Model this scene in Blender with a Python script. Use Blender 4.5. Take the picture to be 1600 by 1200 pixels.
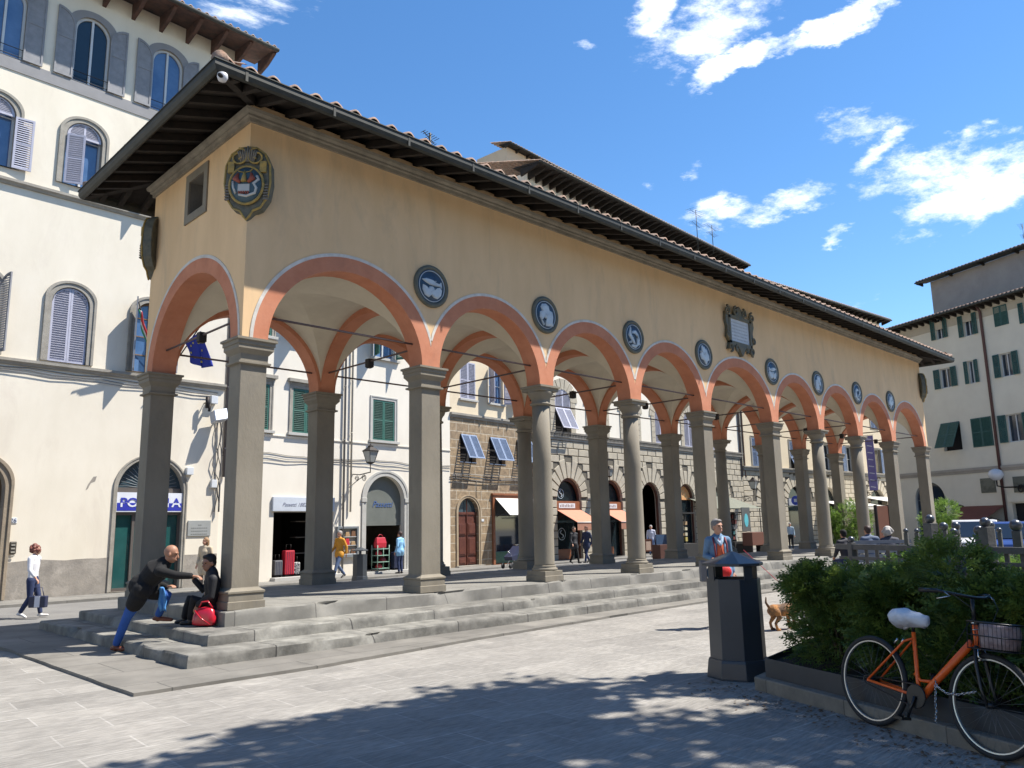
import bpy, math, random
from mathutils import Vector, Matrix, geometry, noise
random.seed(7)
for _o in list(bpy.data.objects): bpy.data.objects.remove(_o)
S = bpy.context.scene
COL = S.collection
# ---------------------------------------------------------------- camera
CAM = Vector((-5.27817, -11.13962, 1.08827))
CR = Vector((0.7137575, -0.7001361, -0.0189638))
CU = Vector((-0.1111436, -0.1399557, 0.9839001))
CF = Vector((0.6915181, 0.7001584, 0.1777101))
FPX = 1235.8
cd = bpy.data.cameras.new('camera'); cam = bpy.data.objects.new('camera', cd); COL.objects.link(cam)
cam.matrix_world = Matrix(((CR.x, CU.x, -CF.x, CAM.x), (CR.y, CU.y, -CF.y, CAM.y), (CR.z, CU.z, -CF.z, CAM.z), (0, 0, 0, 1)))
cd.sensor_fit = 'HORIZONTAL'; cd.sensor_width = 36; cd.lens = 36*FPX/1600; cd.clip_start = .05; cd.clip_end = 2000
S.camera = cam
def ray(x, y):
    return CF+CR*((x-800)/FPX)-CU*((y-600)/FPX)
def gz(x, y, z):
    d = ray(x, y); return CAM+d*((z-CAM.z)/d.z)
# ---------------------------------------------------------------- light
SUN_AZ, SUN_EL = math.radians(-38.4), math.radians(58.3)
SUNDIR = Vector((math.cos(SUN_AZ)*math.cos(SUN_EL), math.sin(SUN_AZ)*math.cos(SUN_EL), math.sin(SUN_EL)))
sl = bpy.data.lights.new('sun', 'SUN'); so = bpy.data.objects.new('sun', sl); COL.objects.link(so)
sl.energy = 5.0; sl.angle = math.radians(.53); sl.color = (1, .95, .87)
so.location = (10, -20, 30)
so.rotation_euler = SUNDIR.to_track_quat('Z', 'Y').to_euler()
S.view_settings.view_transform = 'Standard'; S.view_settings.look = 'None'
S.view_settings.exposure = .92; S.view_settings.gamma = 1; S.view_settings.use_curve_mapping = False
W = bpy.data.worlds.new('World'); S.world = W; W.use_nodes = True
def build_world():
    nt = W.node_tree; N = nt.nodes; L = nt.links; N.clear()
    out = N.new('ShaderNodeOutputWorld'); bg = N.new('ShaderNodeBackground')
    sky = N.new('ShaderNodeTexSky'); sky.sky_type = 'NISHITA'; sky.sun_disc = False
    sky.sun_elevation = SUN_EL; sky.sun_rotation = math.pi/2-SUN_AZ
    sky.altitude = 200; sky.air_density = 1.0; sky.dust_density = .05; sky.ozone_density = 3.0
    bg.inputs['Strength'].default_value = .112
    L.new(bg.outputs[0], out.inputs[0])
    tc = N.new('ShaderNodeTexCoord')
    def vm(op, a, b=None):
        n = N.new('ShaderNodeVectorMath'); n.operation = op
        for i, v in enumerate((a, b)):
            if v is None: continue
            if isinstance(v, (tuple, Vector)): n.inputs[i].default_value = tuple(v)
            else: L.new(v, n.inputs[i])
        return n.outputs['Value' if op == 'DOT_PRODUCT' else 'Vector']
    def ma(op, a, b=None, clamp=False):
        n = N.new('ShaderNodeMath'); n.operation = op; n.use_clamp = clamp
        for i, v in enumerate((a, b)):
            if v is None: continue
            if isinstance(v, (int, float)): n.inputs[i].default_value = v
            else: L.new(v, n.inputs[i])
        return n.outputs[0]
    D = tc.outputs['Generated']
    wn = N.new('ShaderNodeTexNoise'); wn.inputs['Scale'].default_value = 9; wn.inputs['Detail'].default_value = 6; wn.inputs['Roughness'].default_value = .62
    mp = N.new('ShaderNodeMapping'); mp.inputs['Rotation'].default_value = (.5, .7, .6); mp.inputs['Scale'].default_value = (.55, 1.2, 2.6)
    L.new(D, mp.inputs[0]); L.new(mp.outputs[0], wn.inputs['Vector'])
    off = vm('SCALE', vm('SUBTRACT', wn.outputs['Color'], (.5, .5, .5))); off.node.inputs['Scale'].default_value = .085
    DD = vm('ADD', D, off)
    fn = N.new('ShaderNodeTexNoise'); fn.inputs['Scale'].default_value = 22; fn.inputs['Detail'].default_value = 9; fn.inputs['Roughness'].default_value = .7
    L.new(mp.outputs[0], fn.inputs['Vector'])
    # clouds: two end directions, half thickness (rad), weight
    CL = [((972, 52), (1062, -12), 19, 1.1), ((1005, 100), (1190, 0), 32, 1.1), ((1078, 128), (1228, 66), 15, 1.5), ((1210, 80), (1400, -4), 15, 1.5),
          ((1100, 18), (1170, -30), 26, .8), ((1066, 338), (1180, 318), 17, 1.0), ((1150, 345), (1300, 300), 17, 1.0), ((1283, 192), (1412, 186), 20, .7), ((1290, 205), (1350, 210), 14, .5),
          ((1332, 275), (1412, 188), 11, .85), ((1335, 295), (1620, 225), 24, .95), ((1400, 345), (1640, 250), 34, 1.25), ((1445, 300), (1520, 200), 13, .75),
          ((1500, 250), (1640, 215), 14, .8), ((1290, 376), (1348, 356), 7, .75), ((1066, 275), (1092, 265), 9, .6), ((1000, 282), (1016, 300), 8, .4),
          ((300, 8), (460, -6), 17, .8), ((480, 20), (540, -10), 12, .3), ((1270, 472), (1350, 485), 5, .6), ((905, 75), (935, 72), 6, .35), ((1150, 480), (1400, 470), 7, .25)]
    acc = None
    for a, b, th, w in CL:
        p = ray(*a).normalized(); q = ray(*b).normalized(); c = (p+q)/2
        e = (q-p); ra = e.length/2; e.normalize(); n = c.cross(e).normalized()
        rel = vm('SUBTRACT', DD, c)
        x = vm('DOT_PRODUCT', rel, e/(ra*1.25)); y = vm('DOT_PRODUCT', rel, n/(th*1.7/FPX))
        r2 = ma('ADD', ma('MULTIPLY', x, x), ma('MULTIPLY', y, y))
        m = ma('MULTIPLY', ma('SUBTRACT', 1, r2, True), w)
        # keep only the front half of the sphere
        acc = m if acc is None else ma('MAXIMUM', acc, m)
    dens = ma('ADD', acc, ma('MULTIPLY', ma('SUBTRACT', fn.outputs['Fac'], .53), 2.3))
    dens = ma('MULTIPLY', dens, ma('GREATER_THAN', acc, .001))
    rp = N.new('ShaderNodeMapRange'); rp.interpolation_type = 'SMOOTHSTEP'; rp.inputs['From Min'].default_value = .2; rp.inputs['From Max'].default_value = 1.35
    L.new(dens, rp.inputs['Value'])
    hs = N.new('ShaderNodeHueSaturation'); hs.inputs['Saturation'].default_value = 1.2; hs.inputs['Value'].default_value = 1.0
    L.new(sky.outputs[0], hs.inputs['Color'])
    mx = N.new('ShaderNodeMix'); mx.data_type = 'RGBA'
    L.new(rp.outputs[0], mx.inputs['Factor']); L.new(hs.outputs[0], mx.inputs['A']); mx.inputs['B'].default_value = (7.6, 7.9, 8.3, 1)
    L.new(mx.outputs['Result'], bg.inputs['Color'])
build_world()
# ---------------------------------------------------------------- materials
MATS = {}
def mat(name, col, rough=.85, col2=None, vs=2.0, vd=.5, bump=.0, bs=25., metal=0., stain=None, ss=.8, sw=.5, stretch=(1, 1, 1), spec=.5, ramp=(.35, .68), emis=None, alpha=None, detail=8):
    if name in MATS: return MATS[name]
    m = bpy.data.materials.new(name); m.use_nodes = True; nt = m.node_tree; N = nt.nodes; L = nt.links
    b = N['Principled BSDF']; b.inputs['Roughness'].default_value = rough; b.inputs['Metallic'].default_value = metal
    b.inputs['Specular IOR Level'].default_value = spec
    tc = N.new('ShaderNodeTexCoord'); mp = N.new('ShaderNodeMapping'); mp.inputs['Scale'].default_value = stretch; L.new(tc.outputs['Object'], mp.inputs[0])
    def nz(s, d, r=.6):
        n = N.new('ShaderNodeTexNoise'); n.inputs['Scale'].default_value = s; n.inputs['Detail'].default_value = d; n.inputs['Roughness'].default_value = r
        L.new(mp.outputs[0], n.inputs['Vector']); return n
    def rng(src, a, c):
        r = N.new('ShaderNodeMapRange'); r.inputs['From Min'].default_value = a; r.inputs['From Max'].default_value = c; L.new(src, r.inputs['Value']); return r.outputs[0]
    def mix(f, a, c, bt='MIX'):
        x = N.new('ShaderNodeMix'); x.data_type = 'RGBA'; x.blend_type = bt
        if isinstance(f, float): x.inputs['Factor'].default_value = f
        else: L.new(f, x.inputs['Factor'])
        for k, v in (('A', a), ('B', c)):
            if isinstance(v, tuple): x.inputs[k].default_value = (*v, 1)
            else: L.new(v, x.inputs[k])
        return x.outputs['Result']
    if col2 is None: col2 = tuple(c*(1-.28*vd) for c in col)
    n1 = nz(vs, detail)
    c = mix(rng(n1.outputs['Fac'], *ramp), col, col2)
    if stain:
        n2 = nz(ss, 10, .7); n2.inputs['Distortion'].default_value = .6
        f = rng(n2.outputs['Fac'], .52, .72)
        mu = N.new('ShaderNodeMath'); mu.operation = 'MULTIPLY'; L.new(f, mu.inputs[0]); mu.inputs[1].default_value = sw
        c = mix(mu.outputs[0], c, stain)
    L.new(c, b.inputs['Base Color'])
    if bump:
        n3 = nz(bs, 6); bp = N.new('ShaderNodeBump'); bp.inputs['Strength'].default_value = bump; bp.inputs['Distance'].default_value = .02
        L.new(n3.outputs['Fac'], bp.inputs['Height']); L.new(bp.outputs[0], b.inputs['Normal'])
    if emis: b.inputs['Emission Color'].default_value = (*emis, 1); b.inputs['Emission Strength'].default_value = 1
    MATS[name] = m; return m
def brickmat(name, c1, c2, mort, bw, bh, ms=.012, axes='XY', rot=0., rough=.85, bump=.4, vs=3., var=.3, stain=None, ss=.7, sw=.5, fine=0., offset=.5, jitter=0., smooth=.1):
    if name in MATS: return MATS[name]
    m = bpy.data.materials.new(name); m.use_nodes = True; nt = m.node_tree; N = nt.nodes; L = nt.links
    b = N['Principled BSDF']; b.inputs['Roughness'].default_value = rough
    tc = N.new('ShaderNodeTexCoord'); src = tc.outputs['Object']
    if axes == 'XZ':
        sp = N.new('ShaderNodeSeparateXYZ'); cb = N.new('ShaderNodeCombineXYZ'); L.new(src, sp.inputs[0])
        L.new(sp.outputs[0], cb.inputs[0]); L.new(sp.outputs[2], cb.inputs[1]); L.new(sp.outputs[1], cb.inputs[2]); src = cb.outputs[0]
    mp = N.new('ShaderNodeMapping'); mp.inputs['Rotation'].default_value = (0, 0, rot); L.new(src, mp.inputs[0]); v = mp.outputs[0]
    if jitter:
        nj = N.new('ShaderNodeTexNoise'); nj.inputs['Scale'].default_value = 1.4; nj.inputs['Detail'].default_value = 2; L.new(v, nj.inputs['Vector'])
        sc = N.new('ShaderNodeVectorMath'); sc.operation = 'MULTIPLY_ADD'; L.new(nj.outputs['Color'], sc.inputs[0]); sc.inputs[1].default_value = (jitter,)*3; L.new(v, sc.inputs[2]); v = sc.outputs[0]
    br = N.new('ShaderNodeTexBrick'); br.offset = offset; br.inputs['Scale'].default_value = 1; br.inputs['Brick Width'].default_value = bw; br.inputs['Row Height'].default_value = bh
    br.inputs['Mortar Size'].default_value = ms; br.inputs['Mortar Smooth'].default_value = smooth; br.inputs['Bias'].default_value = 0
    br.inputs['Color1'].default_value = (*c1, 1); br.inputs['Color2'].default_value = (*c2, 1); br.inputs['Mortar'].default_value = (*mort, 1)
    L.new(v, br.inputs['Vector'])
    n = N.new('ShaderNodeTexNoise'); n.inputs['Scale'].default_value = vs; n.inputs['Detail'].default_value = 9; n.inputs['Roughness'].default_value = .65; L.new(src, n.inputs['Vector'])
    r = N.new('ShaderNodeMapRange'); r.inputs['From Min'].default_value = .3; r.inputs['From Max'].default_value = .7; r.inputs['To Min'].default_value = 1-var; r.inputs['To Max'].default_value = 1+var*.4; L.new(n.outputs['Fac'], r.inputs['Value'])
    x = N.new('ShaderNodeMix'); x.data_type = 'RGBA'; x.blend_type = 'MULTIPLY'; x.inputs['Factor'].default_value = 1; L.new(br.outputs['Color'], x.inputs['A']); L.new(r.outputs[0], x.inputs['B']); c = x.outputs['Result']
    if stain:
        n2 = N.new('ShaderNodeTexNoise'); n2.inputs['Scale'].default_value = ss; n2.inputs['Detail'].default_value = 10; n2.inputs['Roughness'].default_value = .7; L.new(src, n2.inputs['Vector'])
        q = N.new('ShaderNodeMapRange'); q.inputs['From Min'].default_value = .5; q.inputs['From Max'].default_value = .72; q.inputs['To Max'].default_value = sw; L.new(n2.outputs['Fac'], q.inputs['Value'])
        y = N.new('ShaderNodeMix'); y.data_type = 'RGBA'; L.new(q.outputs[0], y.inputs['Factor']); L.new(c, y.inputs['A']); y.inputs['B'].default_value = (*stain, 1); c = y.outputs['Result']
    h = N.new('ShaderNodeMath'); h.operation = 'SUBTRACT'; h.inputs[0].default_value = 1; L.new(br.outputs['Fac'], h.inputs[1]); hh = h.outputs[0]
    if fine:
        wv = N.new('ShaderNodeTexNoise'); wv.inputs['Scale'].default_value = 1; wv.inputs['Detail'].default_value = 4
        m2 = N.new('ShaderNodeMapping'); m2.inputs['Scale'].default_value = (8, 46, 8); m2.inputs['Rotation'].default_value = (0, 0, rot+.7); L.new(src, m2.inputs[0]); L.new(m2.outputs[0], wv.inputs['Vector'])
        a = N.new('ShaderNodeMath'); a.operation = 'MULTIPLY_ADD'; L.new(wv.outputs['Fac'], a.inputs[0]); a.inputs[1].default_value = fine; L.new(hh, a.inputs[2]); hh = a.outputs[0]
        r2 = N.new('ShaderNodeMapRange'); r2.inputs['From Min'].default_value = .35; r2.inputs['From Max'].default_value = .65; r2.inputs['To Min'].default_value = .78; r2.inputs['To Max'].default_value = 1.1; L.new(wv.outputs['Fac'], r2.inputs['Value'])
        y = N.new('ShaderNodeMix'); y.data_type = 'RGBA'; y.blend_type = 'MULTIPLY'; y.inputs['Factor'].default_value = 1; L.new(c, y.inputs['A']); L.new(r2.outputs[0], y.inputs['B']); c = y.outputs['Result']
    L.new(c, b.inputs['Base Color'])
    a = N.new('ShaderNodeMath'); a.operation = 'MULTIPLY_ADD'; L.new(n.outputs['Fac'], a.inputs[0]); a.inputs[1].default_value = .6; L.new(hh, a.inputs[2])
    bp = N.new('ShaderNodeBump'); bp.inputs['Strength'].default_value = bump; bp.inputs['Distance'].default_value = .02; L.new(a.outputs[0], bp.inputs['Height']); L.new(bp.outputs[0], b.inputs['Normal'])
    MATS[name] = m; return m
M_OCHRE = mat('ochre_plaster', (.77, .53, .295), .9, (.68, .46, .25), 1.5, bump=.10, bs=24, stain=(.47, .345, .22), ss=1.3, sw=.55, stretch=(1, 1, .3))
M_CREAMP = mat('white_band_plaster', (.66, .63, .57), .9, (.50, .47, .42), 5, bump=.1, stain=(.45, .36, .28), ss=3, sw=.6)
M_PINK = mat('terracotta_plaster', (.56, .23, .13), .9, (.48, .18, .096), 3, bump=.1, stain=(.37, .16, .10), ss=1.6, sw=.55)
M_VAULT = mat('vault_plaster', (.66, .59, .46), .92, (.56, .495, .385), 1.5, bump=.04)
M_SERENA = mat('grey_sandstone', (.245, .215, .165), .85, (.185, .16, .12), 1.8, bump=.18, bs=30, stain=(.13, .12, .105), ss=1.5, sw=.65, stretch=(1, 1, .45))
M_SERENAD = mat('dark_sandstone', (.20, .18, .15), .85, (.13, .12, .105), 3.5, bump=.3, bs=40, stretch=(1, 1, .5))
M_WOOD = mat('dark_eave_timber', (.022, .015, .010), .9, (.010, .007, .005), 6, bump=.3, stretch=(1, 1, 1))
M_GUTTER = mat('weathered_gutter_copper', (.045, .044, .036), .6, (.028, .03, .025), 5, metal=.3)
M_TILE = mat('roof_tile_clay', (.36, .22, .15), .9, (.20, .15, .12), 7, bump=.5, bs=30, stain=(.42, .38, .30), ss=5, sw=.6)
M_IRON = mat('dark_iron', (.035, .03, .028), .6, metal=.6)
M_ROD = mat('painted_tie_rod', (.13, .095, .09), .55, metal=.3)
M_DARK = mat('dark_interior', (.012, .011, .012), .9)
M_GLASS = mat('window_glass', (.02, .03, .045), .05, spec=.9, vd=.1)
M_GLASSB = mat('sky_reflection_glass', (.04, .09, .2), .06, (.10, .17, .30), .8, spec=1)  # blue sky reflection painted into the pane colour
# ---------------------------------------------------------------- mesh builder
class MB:
    def __init__(s): s.v = []; s.f = []; s.m = []; s.sm = []
    def add(s, vs, fs, mi=0, smooth=False):
        o = len(s.v); s.v += [tuple(v) for v in vs]
        for f in fs: s.f.append(tuple(i+o for i in f)); s.m.append(mi); s.sm.append(smooth)
    def box(s, x0, y0, z0, x1, y1, z1, mi=0):
        s.add([(x0, y0, z0), (x1, y0, z0), (x1, y1, z0), (x0, y1, z0), (x0, y0, z1), (x1, y0, z1), (x1, y1, z1), (x0, y1, z1)],
              [(0, 3, 2, 1), (4, 5, 6, 7), (0, 1, 5, 4), (1, 2, 6, 5), (2, 3, 7, 6), (3, 0, 4, 7)], mi)
    def obox(s, c, ax, ay, az, mi=0):   # centre + half axis vectors
        c, ax, ay, az = map(Vector, (c, ax, ay, az)); vs = []
        for k in (-1, 1):
            for i, j in ((-1, -1), (1, -1), (1, 1), (-1, 1)): vs.append(c+ax*i+ay*j+az*k)
        s.add(vs, [(0, 3, 2, 1), (4, 5, 6, 7), (0, 1, 5, 4), (1, 2, 6, 5), (2, 3, 7, 6), (3, 0, 4, 7)], mi)
    def quad(s, a, b, c, d, mi=0): s.add([a, b, c, d], [(0, 1, 2, 3)], mi)
    def loft(s, rings, mi=0, smooth=False, cap=True, closed=True):
        n = len(rings[0]); vs = [p for r in rings for p in r]; fs = []
        for i in range(len(rings)-1):
            for j in range(n if closed else n-1):
                k = (j+1) % n; fs.append((i*n+j, i*n+k, (i+1)*n+k, (i+1)*n+j))
        if cap and closed: fs.append(tuple(range(n-1, -1, -1))); fs.append(tuple((len(rings)-1)*n+j for j in range(n)))
        s.add(vs, fs, mi, smooth)
    def sq(s, cx, cy, prof, mi=0):      # square lathe: prof (hx, hy, z)
        s.loft([[(cx-a, cy-b, z), (cx+a, cy-b, z), (cx+a, cy+b, z), (cx-a, cy+b, z)] for a, b, z in prof], mi)
    def lathe(s, cx, cy, prof, n=24, mi=0, smooth=True):
        s.loft([[(cx+r*math.cos(2*math.pi*k/n), cy+r*math.sin(2*math.pi*k/n), z) for k in range(n)] for r, z in prof], mi, smooth)
    def tube(s, pts, r, n=8, mi=0, smooth=True, cap=True):
        pts = [Vector(p) for p in pts]; R = r if isinstance(r, (list, tuple)) else [r]*len(pts); rings = []
        up = None
        for i, p in enumerate(pts):
            t = (pts[min(i+1, len(pts)-1)]-pts[max(i-1, 0)]).normalized()
            if up is None: up = Vector((0, 0, 1)) if abs(t.z) < .9 else Vector((1, 0, 0))
            a = t.cross(up)
            if a.length < 1e-5: a = t.orthogonal()
            a.normalize(); b = a.cross(t).normalized(); up = b
            rings.append([p+(a*math.cos(2*math.pi*k/n)+b*math.sin(2*math.pi*k/n))*R[i] for k in range(n)])
        s.loft(rings, mi, smooth, cap)
    def poly(s, outer, holes, fn, mi=0, flip=False):    # tessellated flat polygon; fn maps 2D->3D
        loops = [[Vector((a, b, 0)) for a, b in outer]]+[[Vector((a, b, 0)) for a, b in h] for h in holes]
        tris = geometry.tessellate_polygon(loops); flat = [p for l in loops for p in l]
        s.add([fn(p.x, p.y) for p in flat], [tuple(reversed(t)) if flip else tuple(t) for t in tris], mi)
    def strip(s, loop, fn0, fn1, mi=0, closed=True, smooth=False):
        n = len(loop); vs = [fn0(*p) for p in loop]+[fn1(*p) for p in loop]
        s.add(vs, [(i, (i+1) % n, n+(i+1) % n, n+i) for i in range(n if closed else n-1)], mi, smooth)
    def prism(s, outer, fn0, fn1, mi=0, holes=()):
        s.poly(outer, holes, fn0, mi); s.poly(outer, holes, fn1, mi, True); s.strip(outer, fn0, fn1, mi)
        for h in holes: s.strip(h, fn0, fn1, mi)
    def build(s, name, mats, parent=None, loc=None, bevel=0, fixn=True, sub=0):
        me = bpy.data.meshes.new(name); me.from_pydata(s.v, [], s.f)
        for m in (mats if isinstance(mats, (list, tuple)) else [mats]): me.materials.append(m)
        me.polygons.foreach_set('material_index', s.m); me.polygons.foreach_set('use_smooth', s.sm)
        if fixn:
            import bmesh
            bm = bmesh.new(); bm.from_mesh(me); bmesh.ops.remove_doubles(bm, verts=bm.verts, dist=1e-5); bmesh.ops.recalc_face_normals(bm, faces=bm.faces); bm.to_mesh(me); bm.free()
        me.update()
        o = bpy.data.objects.new(name, me); COL.objects.link(o)
        if parent is not None: o.parent = parent
        if loc is not None: o.location = loc
        if bevel:
            b = o.modifiers.new('bevel', 'BEVEL'); b.width = bevel; b.segments = 2; b.limit_method = 'ANGLE'
        if sub:
            b = o.modifiers.new('sub', 'SUBSURF'); b.levels = sub; b.render_levels = sub
        return o
def split_build(b, name, mats, parent=None, **k):
    # one object per connected piece of the mesh
    par = list(range(len(b.v)))
    def fd(i):
        while par[i] != i: par[i] = par[par[i]]; i = par[i]
        return i
    for f in b.f:
        for j in f[1:]: par[fd(j)] = fd(f[0])
    g = {}
    for n, f in enumerate(b.f): g.setdefault(fd(f[0]), []).append(n)
    r = []
    for fs in g.values():
        q = MB(); idx = {}
        for n in fs:
            for i in b.f[n]:
                if i not in idx: idx[i] = len(q.v); q.v.append(b.v[i])
            q.f.append(tuple(idx[i] for i in b.f[n])); q.m.append(b.m[n]); q.sm.append(b.sm[n])
        r.append(q.build(name, mats, parent, **k))
    return r
def tag(o, label=None, cat=None, group=None, kind=None):
    if label: o['label'] = label
    if cat: o['category'] = cat
    if group: o['group'] = group
    if kind: o['kind'] = kind
    return o
def thing(name, label, cat, loc=(0, 0, 0), rz=0, group=None):
    o = bpy.data.objects.new(name, None); COL.objects.link(o); o.location = loc; o.rotation_euler = (0, 0, rz); o.empty_display_size = .2
    return tag(o, label, cat, group)
def copy_tree(o, parent=None):
    c = o.copy(); COL.objects.link(c)
    if parent is not None: c.parent = parent
    for ch in [k for k in o.children]: copy_tree(ch, c)
    return c
def ell(cx, hw, z0, rise, n=28, a0=0., a1=math.pi):   # arc points from left to right
    return [(cx-hw*math.cos(a0+(a1-a0)*k/n), z0+rise*math.sin(a0+(a1-a0)*k/n)) for k in range(n+1)]
# ================================================================ loggia
ZS, ZT, TW, DD_ = 3.985, 7.85, .375, 3.93
BAYS = [(.4235, 3.4407), (3.8455, 6.5407), (6.9455, 9.6407), (10.0455, 12.7407), (13.1455, 16.4883), (16.8932, 19.5883), (19.9932, 22.6883), (23.0932, 25.7883), (26.1932, 29.2103)]
LX = 29.634
def rise(k): return 1.43 if k in (0, 8, 4) else 1.38
LG = thing('loggia', 'long ochre arcaded loggia with nine terracotta arches and dark overhanging eaves', 'loggia', (0, 0, 0))
def long_wall(y0, y1, name):
    b = MB(); out = [(0, ZS)]
    for k, (a, c) in enumerate(BAYS): out += ell((a+c)/2, (c-a)/2, ZS, rise(k))
    out += [(LX, ZS), (LX, ZT), (0, ZT)]
    b.poly(out, [], lambda x, z: (x, y0, z), 0 if y0 == 0 else 1); b.poly(out, [], lambda x, z: (x, y1, z), 0 if y0 > 0 else 1, True)
    b.strip([(0, ZS), (0, ZT), (LX, ZT), (LX, ZS)], lambda x, z: (x, y0, z), lambda x, z: (x, y1, z), 0, False)
    for k, (a, c) in enumerate(BAYS):
        b.strip(ell((a+c)/2, (c-a)/2, ZS, rise(k)), lambda x, z: (x, y0, z), lambda x, z: (x, y1, z), 1, False, True)
    return b.build(name, [M_OCHRE, M_PINK], LG, fixn=False)
long_wall(0, TW, 'wall'); long_wall(DD_-TW, DD_, 'wall')
def end_wall(x0, x1):
    b = MB(); yc = DD_/2; hw = DD_/2-TW
    arc = ell(yc, hw, ZS, 1.46)
    wh = [] if x0 > 1 else [[(yc-.31, 6.62), (yc+.31, 6.62), (yc+.31, 7.25), (yc-.31, 7.25)]]
    out = arc+[(DD_-TW, ZT), (TW, ZT)]
    for x, fl in ((x0, 0), (x1, 1)):
        b.poly(out, wh, lambda y, z: (x, y, z), 0 if (fl == (x0 > 1)) else 1, bool(fl))
    b.strip(arc, lambda y, z: (x0, y, z), lambda y, z: (x1, y, z), 1, False, True)
    for w in wh: b.strip(w, lambda y, z: (x0, y, z), lambda y, z: (x1, y, z), 2)
    for w in wh: b.quad((x1-.02, w[0][0], w[0][1]), (x1-.02, w[1][0], w[1][1]), (x1-.02, w[2][0], w[2][1]), (x1-.02, w[3][0], w[3][1]), 3)
    b.build('wall', [M_OCHRE, M_PINK, M_SERENAD, M_DARK], LG, fixn=False)
end_wall(0, .4235); end_wall(LX-.4235, LX)
# painted archivolts (terracotta and white), a few millimetres proud
def bands(arcs, fn, th, name):
    # arcs: (cx, hw, rise, xmin, xmax)
    n = 40
    for inner, outer, m, pr in ((0, .25, M_PINK, .006), (.25, .305, M_CREAMP, .009)):
        b = MB()
        for cx, hw, rs, lo, hi in arcs:
            P = []
            for k in range(n+1):
                t = math.pi*k/n; ct, st = -math.cos(t), math.sin(t)
                i = Vector((cx+(hw+inner)*ct, (rs+inner)*st)); o = Vector((cx+(hw+outer)*ct, (rs+outer)*st))
                if i.x < lo-1e-6 or i.x > hi+1e-6: P.append(None); continue
                if o.x < lo: o = i+(o-i)*((lo-i.x)/(o.x-i.x))
                if o.x > hi: o = i+(o-i)*((hi-i.x)/(o.x-i.x))
                P.append((i, o))
            for k in range(n):
                if P[k] is None or P[k+1] is None: continue
                (a, c), (d, e) = P[k], P[k+1]
                f = [fn(q.x, ZS+max(q.y, .0)) for q in (a, d, e, c)]
                g = [Vector(q)+Vector(th)*pr for q in f]
                f = [Vector(q)-Vector(th)*.002 for q in f]
                b.add(g+f, [(0, 1, 2, 3), (0, 4, 5, 1), (2, 6, 7, 3)], 0)
        b.build(name, m, LG, fixn=True)
mids = [0]+[(BAYS[k][1]+BAYS[k+1][0])/2 for k in range(8)]+[LX]
A = [((a+c)/2, (c-a)/2, rise(k), mids[k]+(0.0 if k else 0), mids[k+1]) for k, (a, c) in enumerate(BAYS)]
bands(A, lambda x, z: (x, 0, z), (0, -1, 0), 'archivolt')
bands(A, lambda x, z: (x, DD_, z), (0, 1, 0), 'archivolt')
AE = [(DD_/2, DD_/2-TW, 1.46, 0, DD_)]
bands(AE, lambda y, z: (0, y, z), (-1, 0, 0), 'archivolt'); bands(AE, lambda y, z: (LX, y, z), (1, 0, 0), 'archivolt')
# groin vaults
for k, (a, c) in enumerate(BAYS):
    b = MB(); x0, x1, y0, y1 = a-.07, c+.07, TW-.02, DD_-TW+.02; nx = 36; ny = 36
    xc, yc, ax, ay = (x0+x1)/2, (y0+y1)/2, (x1-x0)/2, (y1-y0)/2
    vs = []
    X = [xc-ax*math.cos(math.pi*i/nx) for i in range(nx+1)]; Y = [yc-ay*math.cos(math.pi*i/ny) for i in range(ny+1)]
    for x in X:
        for y in Y:
            vs.append((x, y, ZS+1.53*max(math.sqrt(max(0, 1-((x-xc)/ax)**2)), math.sqrt(max(0, 1-((y-yc)/ay)**2)))))
    b.add(vs, [t_ for i in range(nx) for j in range(ny) for t_ in (lambda q, a, b_, c_, d_: [(a, b_, c_), (a, c_, d_)] if q else [(a, b_, d_), (b_, c_, d_)])((i < nx/2) == (j < ny/2), i*(ny+1)+j, i*(ny+1)+j+1, (i+1)*(ny+1)+j+1, (i+1)*(ny+1)+j)], 0, False)
    b.build('vault', M_VAULT, LG, fixn=False)
# transverse arches over each inner pier pair
for k in range(8):
    x0, x1 = BAYS[k][1]+.055, BAYS[k+1][0]-.055; b = MB(); yc = DD_/2; hw = DD_/2-TW
    i = ell(yc, hw, ZS, 1.40); o = ell(yc, hw, ZS+.17, 1.42)
    for x, fl in ((x0, 0), (x1, 1)): b.add([(x, *p) for p in i]+[(x, *p) for p in o], [(j, j+1, len(i)+j+1, len(i)+j) for j in range(len(i)-1)], 0)
    b.strip(i, lambda y, z: (x0, y, z), lambda y, z: (x1, y, z), 0, False, True)
    b.build('transverse_arch', M_PINK, LG, fixn=False)
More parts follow.
